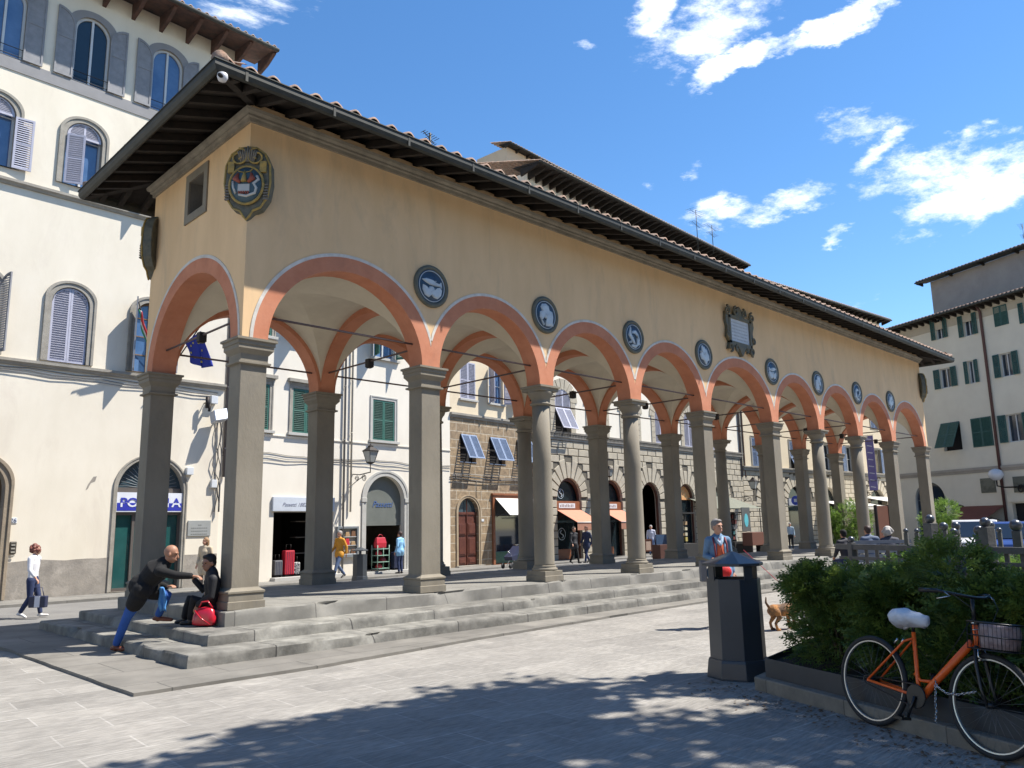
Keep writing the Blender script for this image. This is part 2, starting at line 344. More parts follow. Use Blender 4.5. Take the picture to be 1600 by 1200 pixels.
# supports: piers and round columns
CAPP = [(0, -.41), (.0, -.40), (.045, -.385), (.045, -.355), (.01, -.345), (.01, -.30), (.012, -.24), (.05, -.19), (.07, -.165), (.07, -.105), (.085, -.10), (.085, -.045), (.11, -.035), (.11, 0)]
def make_support(rnd, hx, hy):
    t = bpy.data.objects.new('column' if rnd else 'pier', None); COL.objects.link(t); t.parent = LG
    b = MB(); c = MB(); f = MB(); r = .2
    if rnd:
        b.lathe(0, 0, [(.212, .30), (.205, .34), (.205, 1.3), (.195, 2.4), (.18, ZS-.41)], 32)
        c.lathe(0, 0, [(.18, ZS-.41), (.225, ZS-.385), (.225, ZS-.355), (.19, ZS-.345), (.19, ZS-.29), (.205, ZS-.25), (.25, ZS-.19), (.27, ZS-.14), (.27, ZS-.11)], 32)
        c.sq(0, 0, [(.255, .255, ZS-.115), (.27, .27, ZS-.105), (.27, .27, ZS-.05), (.30, .30, ZS-.04), (.30, .30, ZS)])
        f.sq(0, 0, [(.27, .27, 0), (.27, .27, .105), (.255, .255, .112), (.255, .255, .20), (.25, .25, .205)])
        f.lathe(0, 0, [(.25, .205), (.262, .22), (.262, .245), (.235, .262), (.225, .28), (.235, .29), (.215, .31)], 32)
    else:
        b.sq(0, 0, [(hx, hy, .28), (hx, hy, ZS-.40)])
        c.sq(0, 0, [(hx+o, hy+o, ZS+z) for o, z in CAPP])
        f.sq(0, 0, [(hx+.068, hy+.068, 0), (hx+.068, hy+.068, .105), (hx+.052, hy+.052, .112), (hx+.052, hy+.052, .205), (hx+.05, hy+.05, .21), (hx+.066, hy+.066, .225), (hx+.066, hy+.066, .25), (hx+.04, hy+.04, .265), (hx+.012, hy+.012, .285), (hx, hy, .30)])
    b.build('shaft', M_SERENA, t, bevel=0 if rnd else .008); c.build('capital', M_SERENAD if 0 else M_SERENA, t); f.build('base', M_SERENA, t)
    return t
xs = [.2118]+mids[1:9]+[LX-.2118]
sup = {}
for row, yy in ((0, TW/2), (1, DD_-TW/2)):
    for i, x in enumerate(xs):
        rd = i in (2, 3, 6, 7); key = rd
        if key not in sup: o = sup[key] = make_support(rd, .2, TW/2)
        else: o = copy_tree(sup[key], LG)
        o.location = (x, yy, 0)
        if i in (0, 9) and not rd: o.scale = (.2118/.2, 1, 1)
# tie rods
for k, (a, c) in enumerate(BAYS):
    for y in (.2, DD_-.2):
        b = MB(); b.tube([(a-.02, y, 4.42), (c+.02, y, 4.42)], .019, 8); b.build('tie_rod', M_ROD, LG)
for i, x in enumerate(xs):
    b = MB(); b.tube([(x, .2, 4.42), (x, DD_-.2, 4.42)], .019, 8)
    o = b.build('tie_rod', M_ROD, LG)
    if i not in (2,):
        b = MB(); b.box(x-.065, DD_/2-.065, 4.30, x+.065, DD_/2+.065, 4.47); b.box(x-.05, DD_/2-.05, 4.285, x+.05, DD_/2+.05, 4.302); b.build('lamp_box', M_IRON, o, bevel=.008)
# stone cornice
b = MB()
prof = [(.0, 7.50), (.045, 7.50), (.05, 7.56), (.085, 7.575), (.085, 7.61), (.13, 7.64), (.145, 7.69), (.0, 7.69)]
def ring_rect(off, z, x0=0, y0=0, x1=LX, y1=DD_): return [(x0-off, y0-off, z), (x1+off, y0-off, z), (x1+off, y1+off, z), (x0-off, y1+off, z)]
b.loft([ring_rect(o, z) for o, z in prof], cap=False)
b.build('cornice', mat('worn_cornice_stone', (.28, .245, .19), .85, (.17, .15, .115), 2.5, bump=.4, bs=30, stain=(.36, .33, .25), ss=1.5, sw=.6), LG)
# eaves, rafters, gutter, roof tiles
EO = .98; ZE = 7.64; SL = math.tan(math.radians(17))
def hip(off, z): return ring_rect(off, z)
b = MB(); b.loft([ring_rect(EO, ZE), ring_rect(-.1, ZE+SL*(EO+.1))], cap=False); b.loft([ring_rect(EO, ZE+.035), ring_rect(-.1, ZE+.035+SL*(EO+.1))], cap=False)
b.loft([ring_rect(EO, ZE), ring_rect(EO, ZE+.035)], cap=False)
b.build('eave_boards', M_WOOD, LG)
b = MB()
def rafter(px, py, dx, dy):
    # from wall (px,py) outwards by direction
    L0, L1 = -.05, EO-.03
    a = Vector((px+dx*L0, py+dy*L0, ZE+SL*(EO-L0)-.075)); c = Vector((px+dx*L1, py+dy*L1, ZE+SL*(EO-L1)-.075))
    w = Vector((-dy, dx, 0))*.045; h = Vector((0, 0, .06))
    m = (a+c)/2; b.obox(m, (c-a)/2, w, h)
    # carved tail
    b.obox(c+Vector((dx, dy, 0))*.0+Vector((0, 0, -.02)), Vector((dx, dy, -SL)).normalized()*.07, w*.95, Vector((0, 0, .03)))
n = 56
for i in range(n+1):
    x = .1+(LX-.2)*i/n; rafter(x, 0, 0, -1); rafter(x, DD_, 0, 1)
for i in range(8):
    y = .1+(DD_-.2)*i/7; rafter(0, y, -1, 0); rafter(LX, y, 1, 0)
for sx, x in ((-1, 0), (1, LX)):
    for sy, y in ((-1, 0), (1, DD_)):
        d = Vector((sx, sy, 0)); a = Vector((x, y, ZE+SL*EO-.08)); c = Vector((x+sx*EO*.97, y+sy*EO*.97, ZE-.06)); b.obox((a+c)/2, (c-a)/2, Vector((-sy, sx, 0)).normalized()*.06, (0, 0, .065))
        for q in (.35, .7):
            for (ex, ey) in ((sx, 0), (0, sy)):
                px, py = x+(sx*EO*q if ex == 0 else 0), y+(sy*EO*q if ey == 0 else 0)
                L0, L1 = EO*q, EO-.03
                s_, e_ = Vector((px+ex*L0, py+ey*L0, ZE+SL*(EO-L0)-.075)), Vector((px+ex*L1, py+ey*L1, ZE+SL*(EO-L1)-.075))
                b.obox((s_+e_)/2, (e_-s_)/2, Vector((-ey, ex, 0))*.045, (0, 0, .06))
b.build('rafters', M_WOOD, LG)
b = MB()
gp = [(EO-.005, 7.665), (EO-.005, 7.58), (EO+.02, 7.52), (EO+.06, 7.495), (EO+.10, 7.52), (EO+.125, 7.58), (EO+.125, 7.67), (EO+.14, 7.675), (EO+.14, 7.66)]
b.loft([ring_rect(o-.03, z) for o, z in gp], cap=False)
for i in range(22):
    x = -.6+i*1.46
    b.box(x-.02, -(EO+.1), 7.49, x+.02, -(EO+.0985), 7.68)
b.build('gutter', M_GUTTER, LG, fixn=False)
def tile_roof(parent, x0, x1, y0, ze, run, slope, pitch=.36, amp=.075, name='roof', hipl=0, hipr=0, m=None, axis=0, step=.42):
    # corrugated clay tile slope: eave along local x at y0, climbing towards +y
    b = MB(); n = max(1, round((x1-x0)/pitch)); w = (x1-x0)/n; rows = max(1, int(run/step))
    prof = []
    for k in range(n):
        for j in range(7):
            t = j/6; xx = x0+w*(k+.12+.62*t); prof.append((xx, amp*math.sin(math.pi*t)))
        prof.append((x0+w*(k+.87), -.012))
    for r in range(rows):
        ya, yb = r*run/rows, (r+1)*run/rows+.04
        vs = []; 
        for (xx, h) in prof: vs.append((xx+random.uniform(-.004, .004), y0+ya, ze+slope*ya+h+.018+random.uniform(-.004, .004)))
        for (xx, h) in prof: vs.append((xx, y0+yb, ze+slope*yb+h-.004))
        for (xx, h) in prof: vs.append((xx, y0+ya, ze+slope*ya+h-.012))
        m_ = len(prof)
        def ok(q):
            u = (vs[q][0]-x0, x1-vs[q][0]); return u[0] >= hipl*ya-.01 and u[1] >= hipr*ya-.01
        b.add(vs, [(i, i+1, m_+i+1, m_+i) for i in range(m_-1) if ok(i)]+[(2*m_+i, 2*m_+i+1, i+1, i) for i in range(m_-1) if ok(i)], 0, True)
    o = b.build(name, m or M_TILE, parent, fixn=False); return o
RUN = EO+.04+DD_/2
o = tile_roof(LG, -EO-.04, LX+EO+.04, -EO-.04, 7.70, RUN, SL, hipl=1, hipr=1)
o = tile_roof(LG, -EO-.04, LX+EO+.04, -EO-.04, 7.70, RUN, SL, hipl=1, hipr=1); o.rotation_euler = (0, 0, math.pi); o.location = (LX, DD_, 0)
o = tile_roof(LG, -EO-.04, DD_+EO+.04, -EO-.04, 7.70, RUN, SL, hipl=1, hipr=1); o.rotation_euler = (0, 0, -math.pi/2); o.location = (0, DD_, 0)
o = tile_roof(LG, -EO-.04, DD_+EO+.04, -EO-.04, 7.70, RUN, SL, hipl=1, hipr=1); o.rotation_euler = (0, 0, math.pi/2); o.location = (LX, 0, 0)
# ridge / hip tiles
b = MB()
for (p, q) in (((-EO, -EO, 7.74), (DD_/2, DD_/2, 7.74+SL*(EO+DD_/2))), ((-EO, DD_+EO, 7.74), (DD_/2, DD_/2, 7.74+SL*(EO+DD_/2))), ((LX+EO, -EO, 7.74), (LX-DD_/2, DD_/2, 7.74+SL*(EO+DD_/2))), ((LX+EO, DD_+EO, 7.74), (LX-DD_/2, DD_/2, 7.74+SL*(EO+DD_/2))), ((DD_/2, DD_/2, 7.76+SL*(EO+DD_/2)), (LX-DD_/2, DD_/2, 7.76+SL*(EO+DD_/2)))):
    p, q = Vector(p), Vector(q); L_ = (q-p).length; m_ = int(L_/.4)
    for i in range(m_):
        a = p+(q-p)*(i/m_); c = p+(q-p)*((i+1.12)/m_); b.tube([a, c], [.12, .095], 10, cap=True)
b.build('hip_tiles', M_TILE, LG)
# end window frame
b = MB(); yc = DD_/2
outer = [(yc-.45, 6.47), (yc+.45, 6.47), (yc+.45, 7.40), (yc-.45, 7.40)]; inn = [(yc-.31, 6.62), (yc+.31, 6.62), (yc+.31, 7.25), (yc-.31, 7.25)]
b.prism(outer, lambda y, z: (-.03, y, z), lambda y, z: (.002, y, z), 0, [inn]); b.build('window_frame', M_SERENA, LG, bevel=.006)
# medallions
M_MEDR = mat('medallion_rim_stone', (.13, .125, .09), .7, (.09, .095, .075), 9, bump=.3); M_MEDB = mat('medallion_blue_glaze', (.035, .075, .13), .35, (.03, .06, .09), 8); M_MEDW = mat('medallion_white_glaze', (.50, .56, .60), .4, (.40, .46, .50), 9)
def blob(pts, z=0.): return pts
FISH = [
 [[(-.21, .09), (-.12, .12), (0, .11), (.1, .07), (.17, .06), (.2, .1), (.21, .0), (.17, .02), (.08, .01), (-.05, .02), (-.14, .05)],
  [(-.19, .0), (-.14, -.02), (-.1, -.07), (-.05, -.01), (.02, .0), (.07, -.06), (.11, -.01), (.17, .01), (.21, -.04), (.19, -.13), (.12, -.2), (.04, -.19), (-.01, -.15), (-.07, -.2), (-.15, -.17), (-.2, -.08)]],
 [[(-.1, .2), (0, .22), (.08, .18), (.1, .1), (.18, .08), (.2, -.02), (.18, -.14), (.2, -.2), (0, -.22), (-.02, -.16), (.02, -.08), (-.06, -.05), (-.12, -.12), (-.17, -.06), (-.16, .04), (-.1, .07), (-.14, .14)],
  [(-.14, -.1), (-.11, -.12), (-.05, -.2), (-.08, -.22)]],
 [[(-.12, .22), (-.17, .1), (-.2, .02), (-.12, -.06), (-.04, -.14), (.04, -.17), (-.02, -.07), (-.1, .02), (-.13, .1)],
  [(-.07, .12), (.05, .16), (.14, .08), (.2, -.06), (.17, -.07), (.1, .03), (.02, .08), (-.08, .07)],
  [(.09, .0), (.17, -.04), (.2, -.14), (.12, -.18), (.04, -.24), (-.1, -.22), (-.1, -.18), (.02, -.19), (.08, -.12)],
  [(-.18, -.12), (-.12, -.1), (-.1, -.14), (-.18, -.16)]],
 [[(-.12, .2), (-.06, .22), (-.03, .16), (.02, .2), (.05, .12), (.1, .17), (.14, .05), (.2, .0), (.2, -.12), (.12, -.14), (.08, -.24), (.02, -.22), (-.04, -.14), (-.14, -.12), (-.2, -.02), (-.16, .04), (-.08, .03), (-.12, .1)],
  [(-.2, .06), (-.14, .08), (-.14, .04)]]]
def make_medallion(var):
    b = MB(); n = 40
    prof = [(.405, 0), (.405, -.03), (.375, -.055), (.335, -.045), (.32, -.025)]
    b.loft([[(r*math.cos(2*math.pi*k/n), y, r*math.sin(2*math.pi*k/n)) for k in range(n)] for r, y in prof], 0, True, cap=False)
    t = b.build('medallion', M_MEDR, LG)
    b = MB(); b.loft([[(r*math.cos(2*math.pi*k/n), y, r*math.sin(2*math.pi*k/n)) for k in range(n)] for r, y in ((.325, -.012), (.318, -.03))], 0, True); b.build('blue_disc', M_MEDB, t)
    b = MB(); b.loft([[(r*math.cos(2*math.pi*k/n), y, r*math.sin(2*math.pi*k/n)) for k in range(n)] for r, y in ((.30, -.028), (.30, -.04), (.288, -.04), (.288, -.028))], 0, True, cap=False)
    for P in FISH[var]:
        P = [(x*1.12, z*1.12) for x, z in P]; cx = sum(p[0] for p in P)/len(P); cz = sum(p[1] for p in P)/len(P)
        b.loft([[(x, -.028, z) for x, z in P], [(x, -.045, z) for x, z in P], [(cx+(x-cx)*.8, -.062, cz+(z-cz)*.8) for x, z in P]], 0, False)
        for q in range(2): b.tube([(cx+random.uniform(-.05, .05), -.064, cz+random.uniform(-.04, .05)), (cx+random.uniform(-.07, .07), -.066, cz+random.uniform(-.06, .06))], .006, 5)
    b.build('relief', M_MEDW, t); return t
meds = [make_medallion(i) for i in range(4)]
for i in range(8):
    o = meds[i] if i < 4 else copy_tree(meds[i % 4], LG)
    o.location = (mids[i+1], 0, 5.525); 
    if i >= 4: o.scale = (-1, 1, 1)
# inscription plaque in carved frame
M_PLQ = mat('painted_carved_stone', (.085, .10, .09), .7, (.15, .12, .065), 7, bump=.4, bs=40, stain=(.22, .15, .06), ss=6, sw=.7)
pc = 14.86
b = MB(); b.box(pc-.52, -.06, 6.12, pc+.52, -.0, 6.79); pq = b.build('plaque', mat('pale_marble', (.52, .54, .56), .5, (.44, .46, .48), 6), LG)
b = MB()
for i in range(6):
    z = 6.69-.095*i
    for j in range(11):
        x = pc-.42+j*.078; b.box(x, -.0625, z-.018, x+random.uniform(.035, .06), -.0605, z+.018)
b.build('inscription', mat('incised_letters', (.36, .37, .38), .8), pq)
b = MB()
b.box(pc-.62, -.10, 6.06, pc-.52, 0, 6.85); b.box(pc+.52, -.10, 6.06, pc+.62, 0, 6.85); b.box(pc-.62, -.10, 6.79, pc+.62, 0, 6.88); b.box(pc-.62, -.10, 6.0, pc+.62, 0, 6.12)
def scroll(cx, cz, r, turns=1.6, d=1, a0=0., th=.035, y=-.10):
    pts = []
    for k in range(26):
        t = k/25; rr = r*(1-t*.8); a = a0+d*turns*2*math.pi*t; pts.append((cx+rr*math.cos(a), y, cz+rr*math.sin(a)))
    b.tube(pts, [th*(1-.5*k/25) for k in range(26)], 7)
def pad(P, y=-.09): b.prism(P, lambda x, z: (x, y, z), lambda x, z: (x, 0, z))
for s in (-1, 1):
    scroll(pc+s*.68, 6.98, .14, 1.5, s, math.pi/2); scroll(pc+s*.22, 7.02, .13, 1.4, -s, math.pi/2); scroll(pc+s*.70, 6.28, .09, 1.3, s, -math.pi/2); scroll(pc+s*.60, 5.93, .13, 1.4, -s, -math.pi/2); scroll(pc+s*.25, 5.95, .10, 1.4, s, -math.pi/2)
    pad([(pc+s*.62, 6.1), (pc+s*.74, 6.2), (pc+s*.70, 6.5), (pc+s*.78, 6.7), (pc+s*.74, 6.95), (pc+s*.62, 6.9)]); pad([(pc+s*.62, 6.02), (pc+s*.72, 5.86), (pc+s*.5, 5.9), (pc+s*.3, 5.98)])
pad([(pc-.3, 6.86), (pc-.2, 7.05), (pc, 7.2), (pc+.2, 7.05), (pc+.3, 6.86)]); pad([(pc-.2, 6.02), (pc-.1, 5.85), (pc, 5.72), (pc+.1, 5.85), (pc+.2, 6.02)], -.12)
b.build('carved_frame', M_PLQ, pq, fixn=True)
# coats of arms on the corners: painted shields standing across the corner
M_SHG = mat('shield_gold_paint', (.42, .27, .06), .6, (.20, .16, .06), 9, bump=.3); M_SHD = mat('shield_dark_green_stone', (.075, .08, .065), .7, (.14, .13, .09), 12, bump=.3)
M_SHB = mat('shield_blue_field', (.05, .10, .13), .5, (.03, .06, .08), 9); M_SHR = mat('shield_red_paint', (.30, .07, .04), .6); M_SHW = mat('shield_white_paint', (.48, .48, .45), .6)
def make_crest():
    t = bpy.data.objects.new('coat_of_arms', None); COL.objects.link(t); t.parent = LG
    O = [(0, .62), (.14, .6), (.27, .5), (.355, .3), (.37, .0), (.33, -.25), (.22, -.42), (.1, -.47), (.05, -.56), (0, -.62), (-.05, -.56), (-.1, -.47), (-.22, -.42), (-.33, -.25), (-.37, 0), (-.355, .3), (-.27, .5), (-.14, .6)]
    b = MB(); b.loft([[(x, .10, z) for x, z in O], [(x, -.05, z) for x, z in O], [(x*.9, -.10, z*.93+.003) for x, z in O]], 0); b.build('shield_back', M_SHD, t, bevel=.015)
    I = [(.25*math.cos(a), .30*math.sin(a)-.05) for a in [2*math.pi*k/28 for k in range(28)]]
    b = MB(); b.loft([[(x, -.09, z) for x, z in I], [(x*.97, -.14, z) for x, z in I], [(x*.55, -.175, z*.6-.02) for x, z in I]], 0, True); b.build('field', M_SHB, t)
    b = MB()
    b.tube([(x*1.05, -.13, z*1.03) for x, z in I+[I[0], I[1]]], .022, 8)
    b.tube([(x*.97, -.085, z*.97) for x, z in O+[O[0]]], .018, 7)
    for s in (-1, 1):
        pts = []
        for k in range(24):
            q = k/23; a = math.pi*.5+s*1.5*2*math.pi*q; r = .15*(1-q*.85); pts.append((s*.14+r*math.cos(a), -.13, .42+r*math.sin(a)))
        b.tube(pts, .016, 7)
    b.build('gilt_moulding', M_SHG, t)
    b = MB()
    for k in range(9):
        x = -.16+.04*k; b.tube([(x, -.125, .60-abs(x)*.6), (x*.9, -.145, .5), (x*.6, -.125, .34)], .014, 6)
    b.build('crest_flutes', M_SERENAD, t)
    for s in (-1, 1):
        b = MB()
        for k in range(6): b.obox((s*.30, -.11, -.05-.045*k), (.035, 0, 0), (0, .02, 0), (0, 0, .012))
        b.build('flutes', M_SERENAD, t)
    b = MB(); b.obox((-.02, -.185, -.12), (.09, 0, 0), (0, .01, 0), (0, 0, .06))
    pts = [(.17, -.17, .08), (.20, -.17, .02), (.13, -.185, -.05), (.17, -.17, -.12), (.15, -.17, -.2), (.02, -.175, -.25), (-.1, -.17, -.22)]; b.tube(pts, .022, 7); b.tube([(-.2, -.16, .0), (-.19, -.165, -.1), (-.15, -.165, -.2)], .02, 7); b.build('white_charge', M_SHW, t)
    b = MB()
    for s in (-1, 1): b.tube([(s*.1-.02, -.16, .13), (s*.13-.02, -.18, .03), (s*.06-.02, -.19, -.03)], [.02, .05, .02], 8)
    for k in range(5): b.obox((-.09+.035*k, -.19, -.195), (.01, 0, 0), (0, .01, 0), (0, 0, .02))
    b.build('red_charge', M_SHR, t)
    b = MB(); b.tube([(-.02, -.17, .17), (-.02, -.185, .06), (-.02, -.19, -.02)], [.012, .035, .05], 8)
    for s in (-1, 1): b.tube([(-.02, -.175, .14), (s*.09-.02, -.17, .16), (s*.12-.02, -.17, .2)], .01, 6); b.obox((s*.25, -.12, .25), (.05, 0, 0), (0, .02, 0), (0, 0, .09))
    b.build('gold_charge', M_SHG, t)
    return t
cr = make_crest(); cr.location = (.03, .03, 6.45); cr.rotation_euler = (0, 0, -math.pi/4)
c2 = copy_tree(cr, LG); c2.location = (.03, DD_-.03, 6.45); c2.rotation_euler = (0, 0, -3*math.pi/4)
c3 = copy_tree(cr, LG); c3.location = (LX-.03, .03, 6.45); c3.rotation_euler = (0, 0, math.pi/4)
# security camera at the corner of the eave
b = MB(); b.tube([(-.90, -.98, 7.56), (-.93, -1.02, 7.50)], .03, 10); b.lathe(-.94, -1.03, [(.0, 7.36), (.055, 7.38), (.075, 7.43), (.07, 7.48), (.04, 7.50)], 16); o = b.build('security_camera', mat('white_plastic', (.62, .62, .64), .4), None); tag(o, 'small white security camera hanging under the corner of the loggia gutter', 'camera')
b = MB(); b.tube([(-.97, -1.07, 7.42), (-1.02, -1.12, 7.40)], .03, 12); b.build('lens', M_DARK, o)
# steps / stylobate
def slab(levels, name, m, parent, jz=.014, jx=.02, seed=0, kind=None):
    # levels: list of rect (x0,y0,x1,y1,ztop,zbot)
    b = MB()
    for li, (x0, y0, x1, y1, zt, zb) in enumerate(levels):
        def walk(off):
            pts = []
            c = [(x0+off, y0+off), (x1-off, y0+off), (x1-off, y1-off), (x0+off, y1-off)]
            full = [(x0, y0), (x1, y0), (x1, y1), (x0, y1)]
            for k in range(4):
                a, d = Vector(c[k]), Vector(c[(k+1) % 4]); L_ = (Vector(full[k])-Vector(full[(k+1) % 4])).length; nn = int(L_/.12)
                for i in range(nn): pts.append(a+(d-a)*(i/nn))
            return pts
        def nz(p, s): return noise.noise(Vector((p.x*s, p.y*s, li*7.3+seed)))
        base = walk(0); cx, cy = (x0+x1)/2, (y0+y1)/2
        R = []
        for off, z, jj, jzz in ((0, zb, .3, 0), (0, zb+(zt-zb)*.6, .7, 0), (.004, zt-.02, 1, .5), (.02, zt-.002, .9, 1), (.09, zt, .2, 1), (.6, zt, 0, .3)):
            w = walk(off); ring = []
            for p, q in zip(w, base):
                dpt = nz(q, 1.1)*jx*jj+nz(q, 5)*jx*jj*.8; chip = max(0, nz(q, 2.3)-.16)*.24*(1 if .3 < jj else 0)
                dirn = Vector((cx-q.x, cy-q.y)); 
                dx = Vector((1 if q.x <= x0+.001 else (-1 if q.x >= x1-.001 else 0), 1 if q.y <= y0+.001 else (-1 if q.y >= y1-.001 else 0)))
                ring.append((p.x+dx.x*(dpt+chip*jj), p.y+dx.y*(dpt+chip*jj), z+(nz(q, 1.7)*jz+nz(q, .45)*jz-chip*.35)*jzz))
            R.append(ring)
        n_ = len(R[0]); 
        b.loft(R, 0, True, cap=False)
        b.add(R[-1], [tuple(range(n_))], 0)
    o = b.build(name, m, parent, fixn=True); e = o.modifiers.new('crisp', 'EDGE_SPLIT'); e.split_angle = math.radians(33); return o
M_STEP = brickmat('worn_step_stone', (.25, .24, .21), (.175, .165, .145), (.07, .065, .06), 1.55, 40, .009, vs=3.2, var=.6, bump=1.0, stain=(.11, .105, .095), ss=1.3, sw=.6, jitter=.03)
for sx in (0, 1):
    for sy in (0, 1): pass
slab([(-.14, -.15, LX+.14, DD_+.14, 0, -.215)], 'floor_slab', brickmat('loggia_paving', (.22, .21, .185), (.185, .175, .155), (.08, .075, .07), 1.3, .62, .007, vs=2, var=.35, bump=.4, stain=(.13, .125, .11), ss=.9, sw=.5), LG)
slab([(-.66, -.79, LX+.66, DD_+.5, -.211, -.365)], 'step', M_STEP, LG, seed=3)
slab([(-1.16, -1.38, LX+1.2, DD_+.9, -.358, -.52)], 'step', M_STEP, LG, seed=9)
slab([(-.9, DD_+.2, LX+.9, DD_+1.35, -.50, -.66)], 'step', M_STEP, LG, seed=19)
# stone apron round the foot of the steps
ap = [(-2.12, -2.37), (0, -2.40), (3.0, -2.12), (6.5, -1.92), (10, -1.80), (20, -1.72), (LX+2, -1.7), (LX+2, 6), (-2.2, 6)]
def densify(P, s=.2):
    o = []
    for k in range(len(P)):
        a, c = Vector(P[k]), Vector(P[(k+1) % len(P)]); n_ = max(1, int((c-a).length/s))
        for i in range(n_): o.append(tuple(a+(c-a)*(i/n_)))
    return o
ap = densify(ap); apj = [(x+.02*noise.noise(Vector((x*2, y*2, 0))), y+.02*noise.noise(Vector((x*2, y*2, 5)))) for x, y in ap]
b = MB(); b.poly(apj, [], lambda x, y: (x, y, -.503-.004*noise.noise(Vector((x, y, 3))))); b.strip(apj, lambda x, y: (x, y, -.503-.004*noise.noise(Vector((x, y, 3)))), lambda x, y: (x-.0, y-.0, -.9), 0)
tag(b.build('pavement', brickmat('apron_paving', (.205, .19, .165), (.17, .158, .138), (.09, .085, .075), 1.7, .95, .008, vs=1.6, var=.35, bump=.5, jitter=.05, stain=(.13, .125, .11), ss=1.1, sw=.5), None), kind='structure')
# ground: one sheet; the square lies higher than the street behind the loggia
def gheight(x, y):
    t = min(1, max(0, (y-2.5)/4.5)); t = t*t*(3-2*t); return -.54-.24*t
b = MB(); xs_ = [-400, -120, -40, -20]+[-12+2*i for i in range(0, 60)]+[140, 200, 400]; ys_ = [-400, -120, -40, -20]+[-14+1.0*i for i in range(0, 44)]+[40, 60, 120, 400]
vs = [(x, y, gheight(x, y)) for x in xs_ for y in ys_]; ny = len(ys_)
b.add(vs, [(i*ny+j, (i+1)*ny+j, (i+1)*ny+j+1, i*ny+j+1) for i in range(len(xs_)-1) for j in range(ny-1)], 0, True)
M_SQ = brickmat('square_paving', (.30, .28, .25), (.235, .22, .197), (.34, .32, .29), .98, .46, .010, rot=.06, vs=1.3, var=.22, bump=.5, fine=1.2, stain=(.185, .172, .155), ss=.6, sw=.6, jitter=.015)
tag(b.build('ground', M_SQ, None, fixn=False), kind='structure')
# street behind
def sheet(P, dz, m, name):
    P = densify(P, 1.0); b = MB(); b.poly(P, [], lambda x, y: (x, y, gheight(x, y)+dz)); return tag(b.build(name, m, None), kind='structure')
# ================================================================ street facades
STRZ = -.78
ro = [sheet([(-40, 6.8), (-2.1, 6.0), (60, 6.0), (60, 40), (-40, 40)], .006, mat('street_asphalt', (.17, .165, .155), .9, (.13, .125, .12), 1.2, bump=.3, bs=60, stain=(.22, .21, .2), ss=.5, sw=.4), 'road')]
class Fac:
    def __init__(s, x, y, deg): s.o = Vector((x, y, 0)); s.a = math.radians(deg); s.u = Vector((math.cos(s.a), math.sin(s.a), 0)); s.n = Vector((math.sin(s.a), -math.cos(s.a), 0))
    def at(s, px, py, off=0.):
        d = ray(px, py); o = s.o+s.n*off; t = (o-CAM).dot(s.n)/d.dot(s.n); P = CAM+d*t; return (P-s.o).dot(s.u), P.z
    def w(s, u, z=0, out=0.): return s.o+s.u*u+s.n*out+Vector((0, 0, z))
def rect(u0, z0, u1, z1): return [(u0, z0), (u1, z0), (u1, z1), (u0, z1)]
def archp(u0, z0, u1, zt, rs=None, n=20):
    hw = (u1-u0)/2; rs = hw if rs is None else rs
    return [(u0, z0)]+ell((u0+u1)/2, hw, zt-rs, rs, n)+[(u1, z0)]
def offp(P, d):     # crude outward offset for convex loops
    c = Vector((sum(p[0] for p in P)/len(P), sum(p[1] for p in P)/len(P)))
    u0, u1 = min(p[0] for p in P), max(p[0] for p in P); z0, z1 = min(p[1] for p in P), max(p[1] for p in P)
    return [(c.x+(p[0]-c.x)*(1+d/max(.01, (u1-u0)/2)), z0+(p[1]-z0)*(1+d/(z1-z0))) for p in P]
def new_building(name, label, F, cat='building'):
    return thing(name, label, cat, F.o, F.a)
def wall(parent, u0, z0, u1, z1, holes, m, mr=None, depth=.35, thick=6., name='wall', y=0.):
    b = MB(); b.poly(rect(u0, z0, u1, z1), holes, lambda a, c: (a, y, c), 0)
    for h in holes: b.strip(h, lambda a, c: (a, y, c), lambda a, c: (a, y+depth, c), 1)
    o = rect(u0, z0, u1, z1)
    b.quad((u0, y, z0), (u0, y, z1), (u0, y+thick, z1), (u0, y+thick, z0)); b.quad((u1, y, z0), (u1, y+thick, z0), (u1, y+thick, z1), (u1, y, z1))
    b.quad((u0, y, z1), (u1, y, z1), (u1, y+thick, z1), (u0, y+thick, z1)); b.quad((u0, y+thick, z0), (u0, y+thick, z1), (u1, y+thick, z1), (u1, y+thick, z0))
    return b.build(name, [m, mr or m], parent, fixn=False)
def band(parent, u0, u1, z0, z1, out, m, name='string_course', prof=None):
    b = MB(); prof = prof or [(0, z0), (out*.4, z0), (out*.6, z0+(z1-z0)*.3), (out, z0+(z1-z0)*.55), (out, z1), (0, z1)]
    b.loft([[(u, -y, z) for y, z in prof] for u in (u0, u1)], 0); return b.build(name, m, parent)
def frame(parent, P, d, out, m, name='window_surround', hole=True, y=0.):
    # moulded surround round the opening P
    b = MB(); O = offp(P, d); Mi = offp(P, d*.62)
    b.prism(O, lambda a, c: (a, y-out*.55, c), lambda a, c: (a, y+.01, c), 0, [P]); b.prism(O, lambda a, c: (a, y-out, c), lambda a, c: (a, y-out*.5, c), 0, [Mi])
    return b.build(name, m, parent, bevel=.008)
